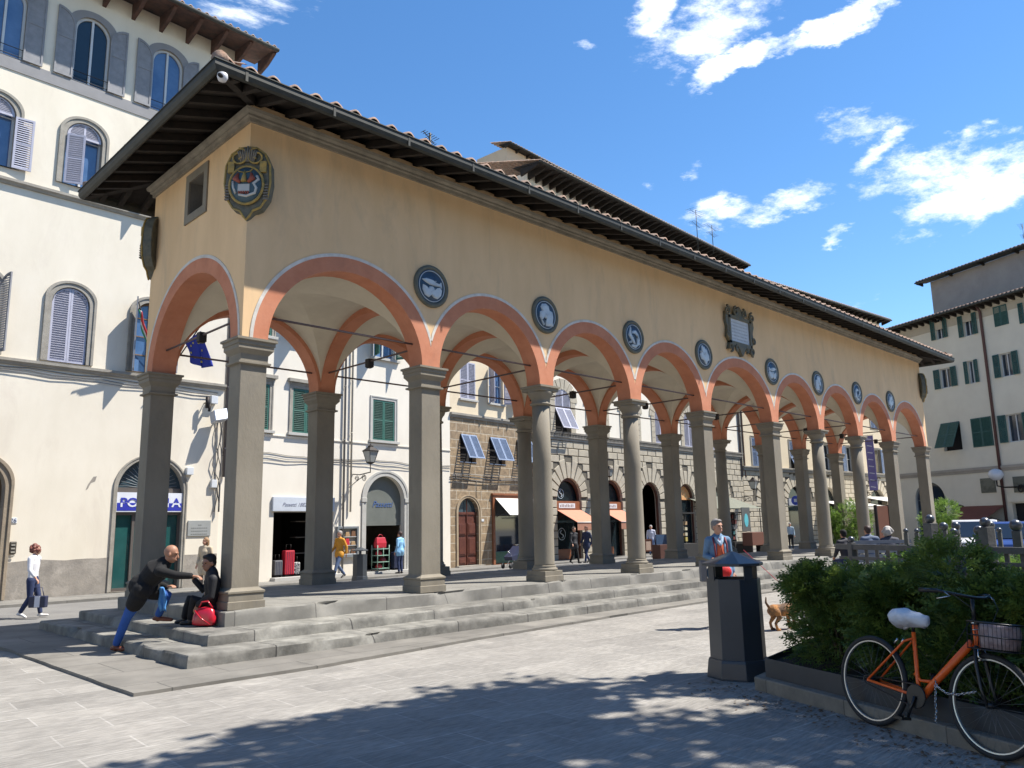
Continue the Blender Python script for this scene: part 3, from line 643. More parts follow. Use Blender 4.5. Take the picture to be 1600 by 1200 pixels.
def louvre(parent, w, h, m, name='shutter', arch=0, slats=None, hinge='L', loc=(0, 0, 0), ang=0, tilt=0, proj=0.):
    # one louvred leaf hinged at local origin, extending +x (L) or -x (R); arch: quarter arch top
    b = MB(); s = 1 if hinge == 'L' else -1; t = .045; fr = .06
    def top(x):   # x from hinge 0..w
        return h-(0 if not arch else arch*(1-math.sqrt(max(0, 1-(1-x/w)**2))))
    n = 10 if arch else 1
    P = [(0, 0), (w, 0)]+[(w-w*k/n, top(w-w*k/n)) for k in range(n+1)]
    Q = [(fr, fr), (w-fr, fr)]+[((w-fr)-(w-2*fr)*k/n, top((w-fr)-(w-2*fr)*k/n)-fr) for k in range(n+1)]
    b.prism([(s*x, z) for x, z in P], lambda a, c: (a, -t/2, c), lambda a, c: (a, t/2, c), 0, [[(s*x, z) for x, z in Q]])
    ns = slats or int(h/.075); 
    for i in range(ns):
        z = fr+(h-2*fr)*(i+.5)/ns; x1 = w-fr; x0 = fr
        if arch:
            while x0 < w and top(x0)-fr < z: x0 += .02
        if x0 > x1-.03: continue
        dz = (h-2*fr)/ns
        b.obox((s*(x0+x1)/2, 0, z), ((x1-x0)/2, 0, 0), (0, .02, -dz*.42), (0, .0025, .004))
    if not arch and h > 1.3: b.box(min(s*fr, s*(w-fr)), -t*.35, h*.5-.03, max(s*fr, s*(w-fr)), t*.35, h*.5+.03)
    o = b.build(name, m, parent); o.location = loc; o.rotation_euler = (tilt, 0, ang); return o
def shutters(parent, u0, z0, u1, z1, m, mode='closed', y=-.03, arch=False, name='shutter'):
    w = (u1-u0)/2; h = z1-z0; ar = w if arch else 0; r = []
    if mode == 'closed': A_ = (0, 0)
    elif mode == 'open': A_ = (-math.pi+.05, math.pi-.05)
    elif mode == 'half': A_ = (-math.pi*.62, math.pi*.6)
    elif mode == 'left': A_ = (-math.pi+.06, 0)
    elif mode == 'right': A_ = (0, math.pi-.06)
    if mode == 'tilt':
        for sd, hg in (('L', u0), ('R', u1)): r.append(louvre(parent, w-.004, h, m, name, 0, None, sd, (hg, y, z0), 0))
        for o in r: o.location.z = z1; o.rotation_euler = (-math.radians(26), 0, 0); o.data.transform(Matrix.Translation((0, 0, -h)))
        return r
    for sd, hg, an in (('L', u0, A_[0]), ('R', u1, A_[1])): r.append(louvre(parent, w-.004, h, m, name, ar, None, sd, (hg, y-(.0 if an == 0 else .02), z0), an))
    return r
def glazing(parent, P, y, mf, mg=None, bars=(1, 2), name='window', fr=.06):
    u0, u1 = min(p[0] for p in P), max(p[0] for p in P); z0, z1 = min(p[1] for p in P), max(p[1] for p in P)
    b = MB(); I = offp(P, -fr); I = [(a, c+fr) for a, c in offp(P, -fr)] if 0 else [(u0+fr+(a-u0)*(u1-u0-2*fr)/(u1-u0), z0+fr+(c-z0)*(z1-z0-2*fr)/(z1-z0)) for a, c in P]
    b.prism(P, lambda a, c: (a, y-.03, c), lambda a, c: (a, y+.03, c), 0, [I])
    for i in range(bars[0]): u = u0+(u1-u0)*(i+1)/(bars[0]+1); b.box(u-.035, y-.025, z0+fr, u+.035, y+.025, z1-fr*.9)
    zt = z1-(u1-u0)/2 if len(P) > 4 else z1
    for i in range(bars[1]): z = z0+(zt-z0)*(i+1)/(bars[1]+ (0 if len(P) > 4 else 1)); b.box(u0+fr*.9, y-.02, z-.015, u1-fr*.9, y+.02, z+.015)
    o = b.build(name, mf, parent)
    g = MB(); g.poly(P, [], lambda a, c: (a, y+.035, c)); g.build('pane', mg or M_GLASS, o)
    return o
def backing(parent, P, y, m=None, name='interior'):
    b = MB(); b.poly(offp(P, .05), [], lambda a, c: (a, y, c)); return b.build(name, m or M_DARK, parent)
def downpipe(F, u, z0, z1, m, label, r=.05, out=.09, kink=None):
    b = MB(); pts = [F.w(u, z1, out+.25), F.w(u, z1-.35, out), F.w(u, z0, out)] if kink is None else [F.w(u, z1, out), F.w(u, z0, out)]
    b.tube(pts, r, 10)
    for k in range(int((z1-z0)/2.2)): z = z0+1+2.2*k; b.tube([F.w(u, z-.02, out), F.w(u, z+.02, out)], r+.012, 10)
    return tag(b.build('drainpipe', m, None), label, 'drainpipe', 'drainpipes on the street facades')
def eave(parent, u0, u1, z, out, mw, ny=7, brackets=.7, rise_=.15, tiles=True, runback=5, slope=.3, sidel=.5, sider=.5, bh=.22):
    b = MB(); ua, ub = u0-sidel, u1+sider
    b.add([(ua, -out, z), (ub, -out, z), (ub, .5, z+rise_*(out+.5)), (ua, .5, z+rise_*(out+.5)), (ua, -out, z+.08), (ub, -out, z+.08), (ub, .5, z+.08+rise_*(out+.5)), (ua, .5, z+.08+rise_*(out+.5))], [(0, 1, 2, 3), (7, 6, 5, 4), (0, 4, 5, 1), (0, 3, 7, 4), (1, 5, 6, 2)])
    n = int((ub-ua)/brackets)
    for i in range(n+1):
        u = ua+.08+(ub-ua-.16)*i/n
        b.add([(u-.06, 0, z-bh-.05), (u+.06, 0, z-bh-.05), (u+.06, -out*.5, z-bh*.75), (u-.06, -out*.5, z-bh*.75), (u-.06, -out*.93, z-.05), (u+.06, -out*.93, z-.05), (u-.06, 0, z+.1), (u+.06, 0, z+.1), (u-.06, -out*.93, z+.02), (u+.06, -out*.93, z+.02)],
              [(0, 1, 3, 2)[::-1] if 0 else (0, 3, 2, 1), (3, 4, 5, 2), (4, 8, 9, 5), (0, 6, 8, 4, 3), (1, 2, 5, 9, 7)])
    b.build('eave', mw, parent)
    g = MB(); g.tube([(ua, -out-.05, z+.06), (ub, -out-.05, z+.06)], .075, 8); g.build('gutter', M_GUTTER, parent)
    if tiles: tile_roof(parent, ua, ub, -out-.06, z+.13, runback, slope, pitch=.30, amp=.07)
M_CRM = mat('cream_plaster', (.70, .64, .53), .9, (.64, .58, .47), 1.1, bump=.08, bs=18, stain=(.52, .45, .37), ss=.8, sw=.45, stretch=(1, 1, .45))
M_CRM2 = mat('pale_cream_plaster', (.70, .65, .56), .9, (.65, .60, .51), .9, bump=.05, stain=(.55, .495, .42), ss=1.0, sw=.4, stretch=(1, 1, .4))
M_STN = mat('string_stone', (.32, .295, .25), .85, (.24, .22, .185), 3, bump=.3, stain=(.18, .165, .14), ss=2, sw=.5)
M_GRB = mat('grey_painted_band', (.25, .245, .25), .85, (.22, .215, .215), 2)
M_LOUV = mat('lavender_grey_shutter', (.42, .42, .50), .6, (.36, .36, .43), 6)
M_LOUD = mat('weathered_grey_shutter', (.24, .24, .25), .7, (.19, .19, .20), 6)
M_GREEN = mat('green_shutter', (.035, .135, .10), .55, (.025, .10, .075), 6)
M_GREEN2 = mat('dark_green_shutter', (.03, .10, .09), .6, (.02, .07, .065), 6)
M_BLUES = mat('grey_blue_shutter', (.17, .23, .35), .6, (.13, .18, .28), 6)
M_WHITEF = mat('white_window_frame', (.55, .56, .56), .5)
M_CONC = mat('damp_plinth_plaster', (.30, .27, .23), .9, (.21, .19, .165), 2.2, bump=.4, bs=15, stain=(.42, .38, .33), ss=1.6, sw=.6)
# ---------------- 1. cream palazzo on the left
F1 = Fac(1, 15.6, 3.0)
uR1 = F1.at(350, 620)[0]
B1 = new_building('palazzo', 'tall cream palazzo with arched grey shuttered windows and the blue and white police sign', F1)
z1a = F1.at(0, 559)[1]; z1b = F1.at(0, 277)[1]; zb1 = F1.at(60, 100)[1]; zE1 = F1.at(265, 0, 1.3)[1]
uc = [F1.at(109, 500)[0]+i*(F1.at(236, 520)[0]-F1.at(109, 500)[0]) for i in range(-3, 3)]
zW1 = [F1.at(109, 568)[1], F1.at(109, 449)[1]]; zW2 = [F1.at(120, 297)[1]+.1, F1.at(127, 192)[1]]; zW3 = [F1.at(136, 133)[1], F1.at(136, 25)[1]]
print('B1', uR1, z1a, z1b, zb1, zE1, uc, zW1, zW2, zW3)
hw = .55; H = []
for u in uc:
    if u+hw > uR1-.1 and u > uc[3]: continue
    for (a, c) in (zW1, zW2, zW3): H.append(archp(u-hw, a, u+hw, c))
du0, du1 = F1.at(181, 800)[0], F1.at(285, 800)[0]; zd = F1.at(228, 716)[1]; zg = -.70
door1 = archp(du0, zg+.02, du1, zd); H.append(door1)
dd0 = F1.at(4, 800)[0]; door0 = archp(dd0-1.7, zg+.02, dd0, F1.at(0, 748)[1]+.55); H.append(door0)
zroof1 = zE1+.1
wall(B1, -14, zg-.3, uR1, zroof1, H, M_CRM, M_STN, .3, thick=8)
band(B1, -14, uR1+.02, z1a-.16, z1a+.02, .14, M_STN); band(B1, -14, uR1+.02, z1b-.16, z1b+.02, .14, M_STN)
b = MB(); b.box(-14, -.03, zW3[0]-.42, uR1, 0, zW3[0]-.02); b.build('sill_band', M_GRB, B1)
def plinth(parent, spans, z0, z1, m, y=-.012, wob=.05):
    b = MB()
    for ua, ub in spans:
        n = max(2, int((ub-ua)/.3)); P = [(ua, z0), (ub, z0)]+[(ub+(ua-ub)*k/n, z1+wob*noise.noise(Vector(((ub+(ua-ub)*k/n)*1.3, 0, 0)))) for k in range(n+1)]
        b.prism(P, lambda a, c: (a, y, c), lambda a, c: (a, .001, c))
    return split_build(b, 'plinth', m, parent)
plinth(B1, [(-14, dd0-1.9), (dd0+.21, du0-.13), (du1+.13, uR1)], zg-.3, .38, M_CONC)
for i, u in enumerate(uc):
    if u+hw > uR1-.1 and u > uc[3]: continue
    P = archp(u-hw, zW1[0], u+hw, zW1[1]); frame(B1, P, .2, .07, M_STN); backing(B1, P, .5)
    if i in (3,): shutters(B1, u-hw+.02, zW1[0]+.02, u+hw-.02, zW1[1]-.02, M_LOUV, 'closed', y=.05, arch=True)
    else:
        glazing(B1, P, .2, mat('brown_window_frame', (.22, .13, .07), .6), M_GLASSB, (1, 3)); shutters(B1, u-hw+.02, zW1[0]+.02, u+hw-.02, zW1[1]-.02, M_LOUD if i != 5 else M_LOUV, 'half', y=-.05, arch=True)
    P = archp(u-hw, zW2[0], u+hw, zW2[1]); frame(B1, P, .2, .07, M_STN); backing(B1, P, .5)
    glazing(B1, P, .2, M_WHITEF, M_GLASSB, (1, 1))
    zz = zW2[1]-hw
    o = louvre(B1, hw-.03, zz-zW2[0], M_LOUV, 'shutter', 0, None, 'L', (u-hw+.02, -.06, zW2[0]+.02), -.42 if i == 3 else -math.pi*.5)
    if i != 3: louvre(B1, hw-.03, zz-zW2[0], M_LOUV, 'shutter', 0, None, 'R', (u+hw-.02, -.06, zW2[0]+.02), math.pi-.12)
    L = MB(); hP = ell(u, hw-.03, zz+.02, hw-.03, 14)
    L.prism(hP, lambda a, c: (a, .02, c), lambda a, c: (a, .07, c), 0, [ell(u-.0, hw-.12, zz+.09, hw-.14, 14)])
    L.box(u-.03, .02, zz+.05, u+.03, .07, zz+hw-.05)
    for k in range(8):
        z = zz+.1+k*.052; r_ = math.sqrt(max(0.001, (hw-.12)**2-(z-zz-.05)**2)); L.obox((u, .045, z), (r_, 0, 0), (0, .02, -.022), (0, .002, .004))
    L.build('fanlight_louvre', M_LOUV, B1)
    P = archp(u-hw, zW3[0], u+hw, zW3[1]); backing(B1, P, .6)
    b = MB(); b.prism(offp(P, .22), lambda a, c: (a, -.025, c), lambda a, c: (a, .01, c), 0, [P]); b.build('window_surround', M_GRB, B1)
    glazing(B1, P, .1, M_WHITEF, M_GLASSB if i != 3 else mat('dim_glass', (.015, .03, .045), .06), (1, 0), fr=.07)
    b = MB(); [b.tube([(u-hw, -.03, zW3[0]+q), (u+hw, -.03, zW3[0]+q)], .012, 6) for q in (.08, .34)]; b.build('window_rail', M_IRON, B1)
    for s in (-1, 1):
        b = MB(); h3 = zW3[1]-zW3[0]; w_ = hw; x0 = u+s*hw; Pn = [(x0, zW3[0]+.02)]+[(x0+s*w_*(1-math.cos(math.pi/2*k/8)) if 0 else x0+s*w_*math.sin(math.pi/2*k/8), zW3[1]-hw+hw*math.cos(math.pi/2*(1-k/8))*1.0 if 0 else zW3[0]+.02+(h3-hw)+hw*(1-math.cos(math.pi/2*k/8))) for k in range(0)]
        prof_ = [(0, 0), (w_, 0), (w_, h3-hw-.02)]+[(w_*math.cos(math.pi/2*k/8), h3-hw+(hw-.03)*math.sin(math.pi/2*k/8)) for k in range(1, 9)]
        prof_ = [(x0+s*(w_-a), zW3[0]+.02+c) for a, c in prof_] if 0 else [(x0+s*a, zW3[0]+.02+(c if a < w_*.999 or c < .1 else c)) for a, c in [(0, 0), (w_, 0), (w_, h3-.04)]+[(w_-w_*math.sin(math.pi/2*k/8), (h3-.04)-hw*(1-math.cos(math.pi/2*k/8))) for k in range(1, 9)]]
        cx_ = x0+s*w_/2; cz_ = zW3[0]+h3*.45
        b.prism(prof_, lambda a, c: (a, -.055, c), lambda a, c: (a, -.03, c)); b.prism(prof_, lambda a, c: (a, -.075, c), lambda a, c: (a, -.055, c), 0, [[(cx_+(a-cx_)*.8, cz_+(c-cz_)*.93) for a, c in prof_]]); b.box(min(x0, x0+s*w_), -.07, zW3[0]+h3*.55, max(x0, x0+s*w_), -.055, zW3[0]+h3*.59)
        b.build('panel_shutter', M_LOUD, B1)
frame(B1, door1, .13, .05, M_STN, 'door_surround'); frame(B1, door0, .22, .10, mat('brown_stone', (.30, .24, .17), .85, (.22, .18, .13), 3, bump=.3), 'door_surround')
backing(B1, door0, .29, mat('old_door_wood', (.12, .07, .035), .7)); 
# police shopfront
pd = MB(); zs0, zs1 = F1.at(230, 800, -.12)[1], F1.at(230, 770, -.12)[1]
backing(B1, door1, 1.2)
g = MB(); g.poly([(du0, zg), (du1, zg), (du1, zs0), (du0, zs0)], [], lambda a, c: (a, .22, c)); fo = MB()
for u in (du0+.03, du0+.62, du1-.62, du1-.03): fo.box(u-.045, .14, zg, u+.045, .26, zs0)
fo.box(du0, .14, zg, du1, .26, zg+.12); fo.box(du0, .12, zs0-.1, du1, .26, zs0+.01); fo.box(du0, .14, zs1, du1, .26, zs1+.16)
sf = fo.build('shopfront', mat('brown_metal_frame', (.10, .085, .075), .5), B1); g.build('pane', mat('green_tinted_glass', (.015, .06, .06), .08, (.02, .09, .085), 1.2), sf)
g = MB(); um = (du0+du1)/2; hwd = (du1-du0)/2
g.poly(ell(um, hwd, zd-hwd, hwd, 20), [], lambda a, c: (a, .24, c)); g.build('fanlight', mat('fanlight_glass', (.05, .08, .10), .15), B1)
g = MB()
for k in range(19): a = math.pi*(k+.5)/19; g.tube([(um+.12*math.cos(a), .2, zs1+.16+.12*math.sin(a)), (um+(hwd*.86)*math.cos(a), .2, zs1+.16+(zd-zs1-.3)*math.sin(a))], .008, 5)
g.build('fanlight_grille', mat('grey_grille', (.3, .33, .34), .5), B1)
sg = MB(); sg.box(du0+.01, .02, zs0, du1-.01, .12, zs1); sgo = sg.build('sign', mat('sign_white', (.68, .70, .76), .4), B1)
zm = zs0+(zs1-zs0)*.46; sb = MB(); sb.box(du0+.03, .012, zs0+.04, du1-.03, .022, zm); sb.build('blue_band', mat('sign_blue', (.03, .04, .36), .4), sgo)
M_TXB = mat('sign_blue', None or (.03, .04, .36)); M_TXW = mat('sign_white_letter', (.7, .72, .78), .4)
def text(s_, size, parent, loc, m, rot=(math.pi/2, 0, 0), name='lettering', shear=0., sx=1., ext=.003, font=None, align='CENTER', off=0.):
    c = bpy.data.curves.new(name, 'FONT'); c.body = s_; c.size = size; c.extrude = ext; c.align_x = align; c.align_y = 'CENTER'; c.shear = shear; c.offset = off; c.resolution_u = 3
    o = bpy.data.objects.new(name+'_tmp', c); COL.objects.link(o); dg = bpy.context.evaluated_depsgraph_get(); me = bpy.data.meshes.new_from_object(o.evaluated_get(dg)); bpy.data.objects.remove(o)
    o = bpy.data.objects.new(name, me); me.materials.clear(); me.materials.append(m); COL.objects.link(o); o.parent = parent; o.location = loc; o.rotation_euler = rot; o.scale = (sx, 1, 1); return o
word = 'POLIZIA'; cw = (du1-du0-.16)/7; lh = (zs1-zs0)*.62
for i, ch in enumerate(word):
    u = du0+.08+cw*(i+.5)
    t_ = text(ch, lh*1.05, sgo, (u, .006, zm), M_TXB, sx=1.1, ext=.002, off=.008)
    # lower half of each letter is white on the blue band
    me = t_.data; import bmesh as _bm
    lo_ = me.copy()
    for mm, keep in ((me, 1), (lo_, -1)):
        q = _bm.new(); q.from_mesh(mm); _bm.ops.bisect_plane(q, geom=q.verts[:]+q.edges[:]+q.faces[:], plane_co=(0, 0, 0), plane_no=(0, -keep, 0), clear_outer=True); q.to_mesh(mm); q.free()
    o2 = bpy.data.objects.new('lettering', lo_); lo_.materials.clear(); lo_.materials.append(M_TXW); COL.objects.link(o2); o2.parent = sgo; o2.location = t_.location; o2.rotation_euler = t_.rotation_euler; o2.scale = t_.scale
eave(B1, -14, uR1, zE1, 1.25, mat('reddish_eave_timber', (.11, .055, .04), .85, (.05, .03, .025), 4, bump=.3), brackets=.95, sider=.9, bh=.42, runback=6)
# plaques, boxes, lamp on palazzo
def wallbox(F, u0, z0, u1, z1, out, m, name, label, cat, bev=.01):
    b = MB(); b.box(u0, -out, z0, u1, .0, z1); o = b.build(name, m, None, bevel=bev); o.location = F.o; o.rotation_euler = (0, 0, F.a); return tag(o, label, cat)
a, c = F1.at(292, 838), F1.at(329, 813); o = wallbox(F1, a[0], a[1], c[0], c[1], .04, mat('grey_marble', (.30, .31, .30), .5, (.26, .27, .26), 4), 'wall_plaque', 'grey stone memorial plaque beside the police door', 'plaque')
b = MB()
for i in range(4):
    z = c[1]-.16-.1*i; n_ = 9 if i else 2
    for j in range(n_): x = a[0]+(c[0]-a[0])*(.14+.08*j+(0 if i else .3)); b.box(x, -.043, z-.014, x+.05, -.041, z+.014)
b.build('inscription', mat('incised_grey', (.15, .155, .15), .8), o)
a, c = F1.at(14, 818), F1.at(27, 809); o = wallbox(F1, a[0], a[1], c[0], c[1], .02, mat('enamel_white', (.62, .64, .66), .3), 'house_number', 'small white enamel number 26 by the left doorway', 'sign'); text('26', .17, o, ((a[0]+c[0])/2, -.024, (a[1]+c[1])/2), mat('number_blue', (.06, .08, .15), .5))
a, c = F1.at(13, 866), F1.at(26, 846); o = wallbox(F1, a[0], a[1], c[0], c[1], .05, mat('doorbell_bronze', (.10, .09, .075), .45, metal=.5), 'doorbell_panel', 'dark bronze doorbell panel beside the left doorway', 'doorbell', .03)
b = MB()
for k in range(4): b.obox(((a[0]+c[0])/2, -.055, c[1]-.1-.1*k), (.05, 0, 0), (0, .01, 0), (0, 0, .02))
b.build('name_plates', mat('pale_brass', (.35, .33, .28), .4), o)
# patch of fallen plaster
b = MB(); q0 = F1.at(143, 755); b.poly([(q0[0]-.16, q0[1]-.22), (q0[0]-.1, q0[1]-.18), (q0[0]-.02, q0[1]), (q0[0]+.1, q0[1]+.06), (q0[0]+.14, q0[1]+.22), (q0[0]+.04, q0[1]+.2), (q0[0]-.03, q0[1]+.08), (q0[0]-.1, q0[1]-.04)], [], lambda x, z: (x, -.004, z)); b.build('bare_plaster_patch', M_CONC, B1, fixn=False)
# utility boxes, floodlight and cables at its right corner
def at3(F, px, py, out): u, z = F.at(px, py, out); return u, z
for (x0, y0, x1, y1, out, m_, nm, lb) in ((326, 631, 337, 620, .2, 'enamel_white', 'junction_box', 'white junction box high on the palazzo corner above the floodlight'), (289, 742, 300, 731, .15, 'enamel_white', 'alarm_box', 'small white alarm box right of the police fanlight'), (328, 762, 337, 750, .12, 'enamel_white', 'meter_box', 'small white meter box low on the cable bundle')):
    a, c = F1.at(x0, y0), F1.at(x1, y1); wallbox(F1, a[0], a[1], c[0], c[1], out, MATS[m_], nm, lb, 'box')
b = MB(); u, z = F1.at(333, 652)
b.obox((u, -.42, z), (.24, .0, .06), (-.02, .14, -.05), (0, .08, .2)); o = b.build('floodlight', mat('grey_floodlight', (.40, .43, .48), .35, metal=.3), None, bevel=.03); o.location = F1.o; o.rotation_euler = (0, 0, F1.a); tag(o, 'grey floodlight on the palazzo corner below the junction box', 'floodlight')
b = MB(); b.tube([(u+.1, 0, z-.05), (u+.05, -.35, z-.05)], .03, 8); b.tube([(u-.2, -.02, z+.45), (u-.28, -.28, z+.35), (u-.3, -.28, z+.15)], .045, 8); b.build('bracket', M_IRON, o)
b = MB(); u, z = F1.at(319, 630); b.tube([(u, -.25, z+.2), (u, -.25, z-.2)], .07, 10); b.tube([(u, 0, z), (u, -.25, z)], .02, 6); o = b.build('loudspeaker', M_IRON, None); o.location = F1.o; o.rotation_euler = (0, 0, F1.a); tag(o, 'small black cylinder loudspeaker left of the junction box', 'loudspeaker')
b = MB()
for k in range(5):
    pts = []
    for i in range(14):
        t = i/13; yy = 640+t*160; xx = 338+k*2.0-t*3+2.5*math.sin(i*1.3+k*2)+(6*math.sin(i*.7) if k == 1 else 0); u, z = F1.at(xx, yy); pts.append((min(u, uR1-.06), -.06-.02*k, z))
    b.tube(pts, .016, 5)
for k in range(3):
    pts = [(F1.at(-30+37*i, 571+k*5+4.4*i+3*math.sin(i*2.1+k))[0], -.03-.012*k, F1.at(-30+37*i, 567+k*4+4.6*i+1.5*math.sin(i*2.1+k))[1]) for i in range(11)]; b.tube(pts, .012, 5)
o = b.build('cables', mat('grey_cable', (.14, .135, .13), .6), B1)
# flag on the palazzo
def off3(F, px, py, off): u, z = F.at(px, py, off); return F.w(u, z, off)
b = MB(); pA, pB = off3(F1, 281, 556, .02), off3(F1, 325, 492, 1.3)
b.tube([pA, pB], .022, 8); fo_ = tag(b.build('flag', M_IRON, None), 'blue european flag with gold stars hanging from a slanting pole on the palazzo', 'flag')
b = MB(); nu, nv = 14, 16; vs = []
q00, q10, q11, q01 = off3(F1, 289, 535, .35), off3(F1, 314, 517, 1.05), off3(F1, 332, 572, 1.1), off3(F1, 300, 566, .5)
for j in range(nv+1):
    for i in range(nu+1):
        s_, t_ = i/nu, j/nv; p = (q00*(1-s_)+q10*s_)*(1-t_)+(q01*(1-s_)+q11*s_)*t_
        vs.append(p+F1.n*(.07*math.sin(s_*12+t_*4)*(.3+t_))+F1.u*(.04*math.sin(s_*9+t_*5)*t_)+Vector((0, 0, -.12*math.sin(math.pi*s_)*t_)))
b.add(vs, [(j*(nu+1)+i, j*(nu+1)+i+1, (j+1)*(nu+1)+i+1, (j+1)*(nu+1)+i) for j in range(nv) for i in range(nu)], 0, True)
cl = b.build('cloth', mat('flag_blue', (.015, .03, .28), .7), fo_, fixn=False); so_ = cl.modifiers.new('s', 'SOLIDIFY'); so_.thickness = .006
b = MB()
for k in range(8):
    a_ = 2*math.pi*k/8; i = int(7+4*math.cos(a_)); j = int(8+5*math.sin(a_)); p = vs[j*(nu+1)+i]
    b.obox(p+F1.n*.03, (.03, 0, 0), (0, .012, 0), (0, 0, .03))
b.build('stars', mat('flag_gold', (.6, .45, .05), .6), fo_)
b = MB(); pA, pB = off3(F1, 240, 575, .02), off3(F1, 217, 472, 1.2); b.tube([pA, pB], .022, 8); f2 = tag(b.build('flag', M_IRON, None), 'furled green white and red flag rolled round its pole left of the loggia corner', 'flag')
for k, (cc, nm) in enumerate(((( .02, .22, .10), 'green'), ((.6, .6, .6), 'white'), ((.45, .03, .03), 'red'))):
    b = MB(); pts = [pB+(pA-pB)*(.08+.5*i/8)+F1.u*(.03*(k-1)+.03*math.sin(i+k))-Vector((0, 0, .08+.02*k)) for i in range(9)]; b.tube(pts, [.02+.03*math.sin(math.pi*i/8) for i in range(9)], 8); b.build('cloth', mat('flag_'+nm, cc, .8), f2)
# sidewalk on the far side
sw = MB(); PS = [gz(0, 955, -.72), gz(100, 950, -.72), gz(180, 938, -.72)]
swp = [(-14, 13.3), (2.9, 13.9), (6, 14.2), (13, 14.9), (19, 15.6), (26, 16.1), (45, 16.9), (60, 17), (60, 30), (-14, 30)]; swp = densify(swp, .5)
b = MB(); b.poly(swp, [], lambda x, y: (x, y, -.70)); b.strip(swp, lambda x, y: (x, y, -.70), lambda x, y: (x, y, -.9), 0)
tag(b.build('sidewalk', brickmat('sidewalk_paving', (.20, .19, .17), (.17, .162, .146), (.10, .095, .085), 1.1, .8, .008, vs=1.5, var=.3, bump=.4, rot=.05), None), kind='structure')
# ---------------- 2. white building with green shutters and the luggage shop
F2 = Fac(F1.w(uR1).x+.02, F1.w(uR1).y+.1, 5.6)
uR2 = F2.at(703, 700)[0]; zg2 = -.70
B2 = new_building('white_house', 'pale cream house with green shutters above a luggage shop', F2)
def bb(F, xl, yl, xr, yr, xt, yt, off=0):   # pixel box -> u0,z0,u1,z1
    return F.at(xl, yl, off)[0], F.at((xl+xr)/2, (yl+yr)/2, off)[1], F.at(xr, yr, off)[0], F.at(xt, yt, off)[1]
w2c = bb(F2, 582, 687, 616, 690, 599, 626)
sp = F2.at(599, 658)[0]-F2.at(477, 645)[0]
ww = (w2c[2]-w2c[0])/2; u477 = (w2c[0]+w2c[2])/2-sp
rows2 = [(w2c[1], w2c[3]), (F2.at(600, 560)[1], F2.at(600, 498)[1])]; rows2.append((rows2[1][0]+3.4, rows2[1][0]+5.2))
us2 = [u477-2.25, u477, u477+sp]
shopd = bb(F2, 424, 905, 519, 900, 470, 800); shopd = (shopd[0], zg2+.12, shopd[2], F2.at(470, 800)[1])
ar2 = (F2.at(571, 860)[0], zg2+.1, F2.at(631, 860)[0], F2.at(600, 744)[1]); arP = archp(*ar2)
cs = (F2.at(527, 850)[0], F2.at(541, 866)[1], F2.at(555, 850)[0], F2.at(541, 826)[1])
H = [rect(*shopd), arP]
for z0, z1 in rows2:
    for u in us2: H.append(rect(u-ww, z0, u+ww, z1))
ztop2 = 13.2
print('B2', uR2, rows2, us2, ww, shopd, ar2, cs)
wall(B2, 0, zg2-.3, uR2, ztop2, H, M_CRM2, M_CRM2, .28)
zst = F2.at(560, 722)[1]
zst2 = F2.at(560, 692)[1]; band(B2, 0, uR2, zst2-.05, zst2+.03, .04, M_CRM2)
M_PIETRA = mat('pale_stone_trim', (.42, .41, .38), .8, (.36, .35, .32), 4, bump=.15)
for ri, (z0, z1) in enumerate(rows2):
    for i, u in enumerate(us2):
        P = rect(u-ww, z0, u+ww, z1); backing(B2, P, .27)
        frame(B2, P, .16, .045, M_PIETRA if i == 2 else M_STN)
        b = MB(); b.box(u-ww-.22, -.13, z0-.12, u+ww+.22, 0, z0-.01); b.build('sill', M_PIETRA, B2, bevel=.01)
        if i < 2 : b = MB(); b.box(u-ww-.26, -.16, z1+.22, u+ww+.26, 0, z1+.36); b.box(u-ww-.18, -.08, z1+.15, u+ww+.18, 0, z1+.22); b.build('lintel', M_STN, B2, bevel=.01)
        if ri == 1 and i == 2: glazing(B2, P, .15, M_WHITEF, M_GLASSB, (1, 1)); shutters(B2, u-ww, z0+.01, u+ww, z1-.01, M_GREEN, 'half', -.06)
        elif ri == 1 and i == 1: shutters(B2, u-ww, z0+.01, u+ww, z1-.01, M_GREEN, 'half', -.06); glazing(B2, P, .15, M_WHITEF, M_GLASSB, (1, 1))
        else: shutters(B2, u-ww+.01, z0+.01, u+ww-.01, z1-.01, M_GREEN, 'closed', .02)
frame(B2, arP, .24, .05, M_PIETRA, 'door_surround')
zi = F2.at(566, 781)[1]; b = MB()
for s, u in ((-1, ar2[0]), (1, ar2[2])): b.box(min(u, u+s*.27), -.075, zi-.09, max(u, u+s*.27), -.0, zi+.09)
b.build('impost', M_PIETRA, B2, bevel=.01)
# arched luggage shop: grey roller panel above, goods below
zr = F2.at(600, 821)[1]
b = MB(); Pp = [(ar2[0], zr)]+[p for p in archp(*ar2)[1:-1]]+[(ar2[2], zr)]; b.poly([(p[0]-(0.0), p[1]) for p in Pp], [], lambda a, c: (a, .22, c)); rp_ = b.build('roller_panel', mat('grey_roller_panel', (.13, .14, .125), .6, (.11, .12, .105), 3), B2)
text('Passetti', .36, rp_, ((ar2[0]+ar2[2])/2, .205, F2.at(600, 788)[1]), mat('blue_script', (.06, .12, .30), .5), shear=.35, sx=1.0)
b = MB(); b.poly(arP, [], lambda a, c: (a, 3.0, c)); b.quad((ar2[0]-.5, .3, zg2+.1), (ar2[2]+.5, .3, zg2+.1), (ar2[2]+.5, 3, zg2+.1), (ar2[0]-.5, 3, zg2+.1)); b.build('interior', M_DARK, B2)
b = MB(); b.box(ar2[0]-.3, -.30, zg2-.02, ar2[2]+.4, .28, zg2+.1); b.build('doorstep', M_PIETRA, B2, bevel=.01)
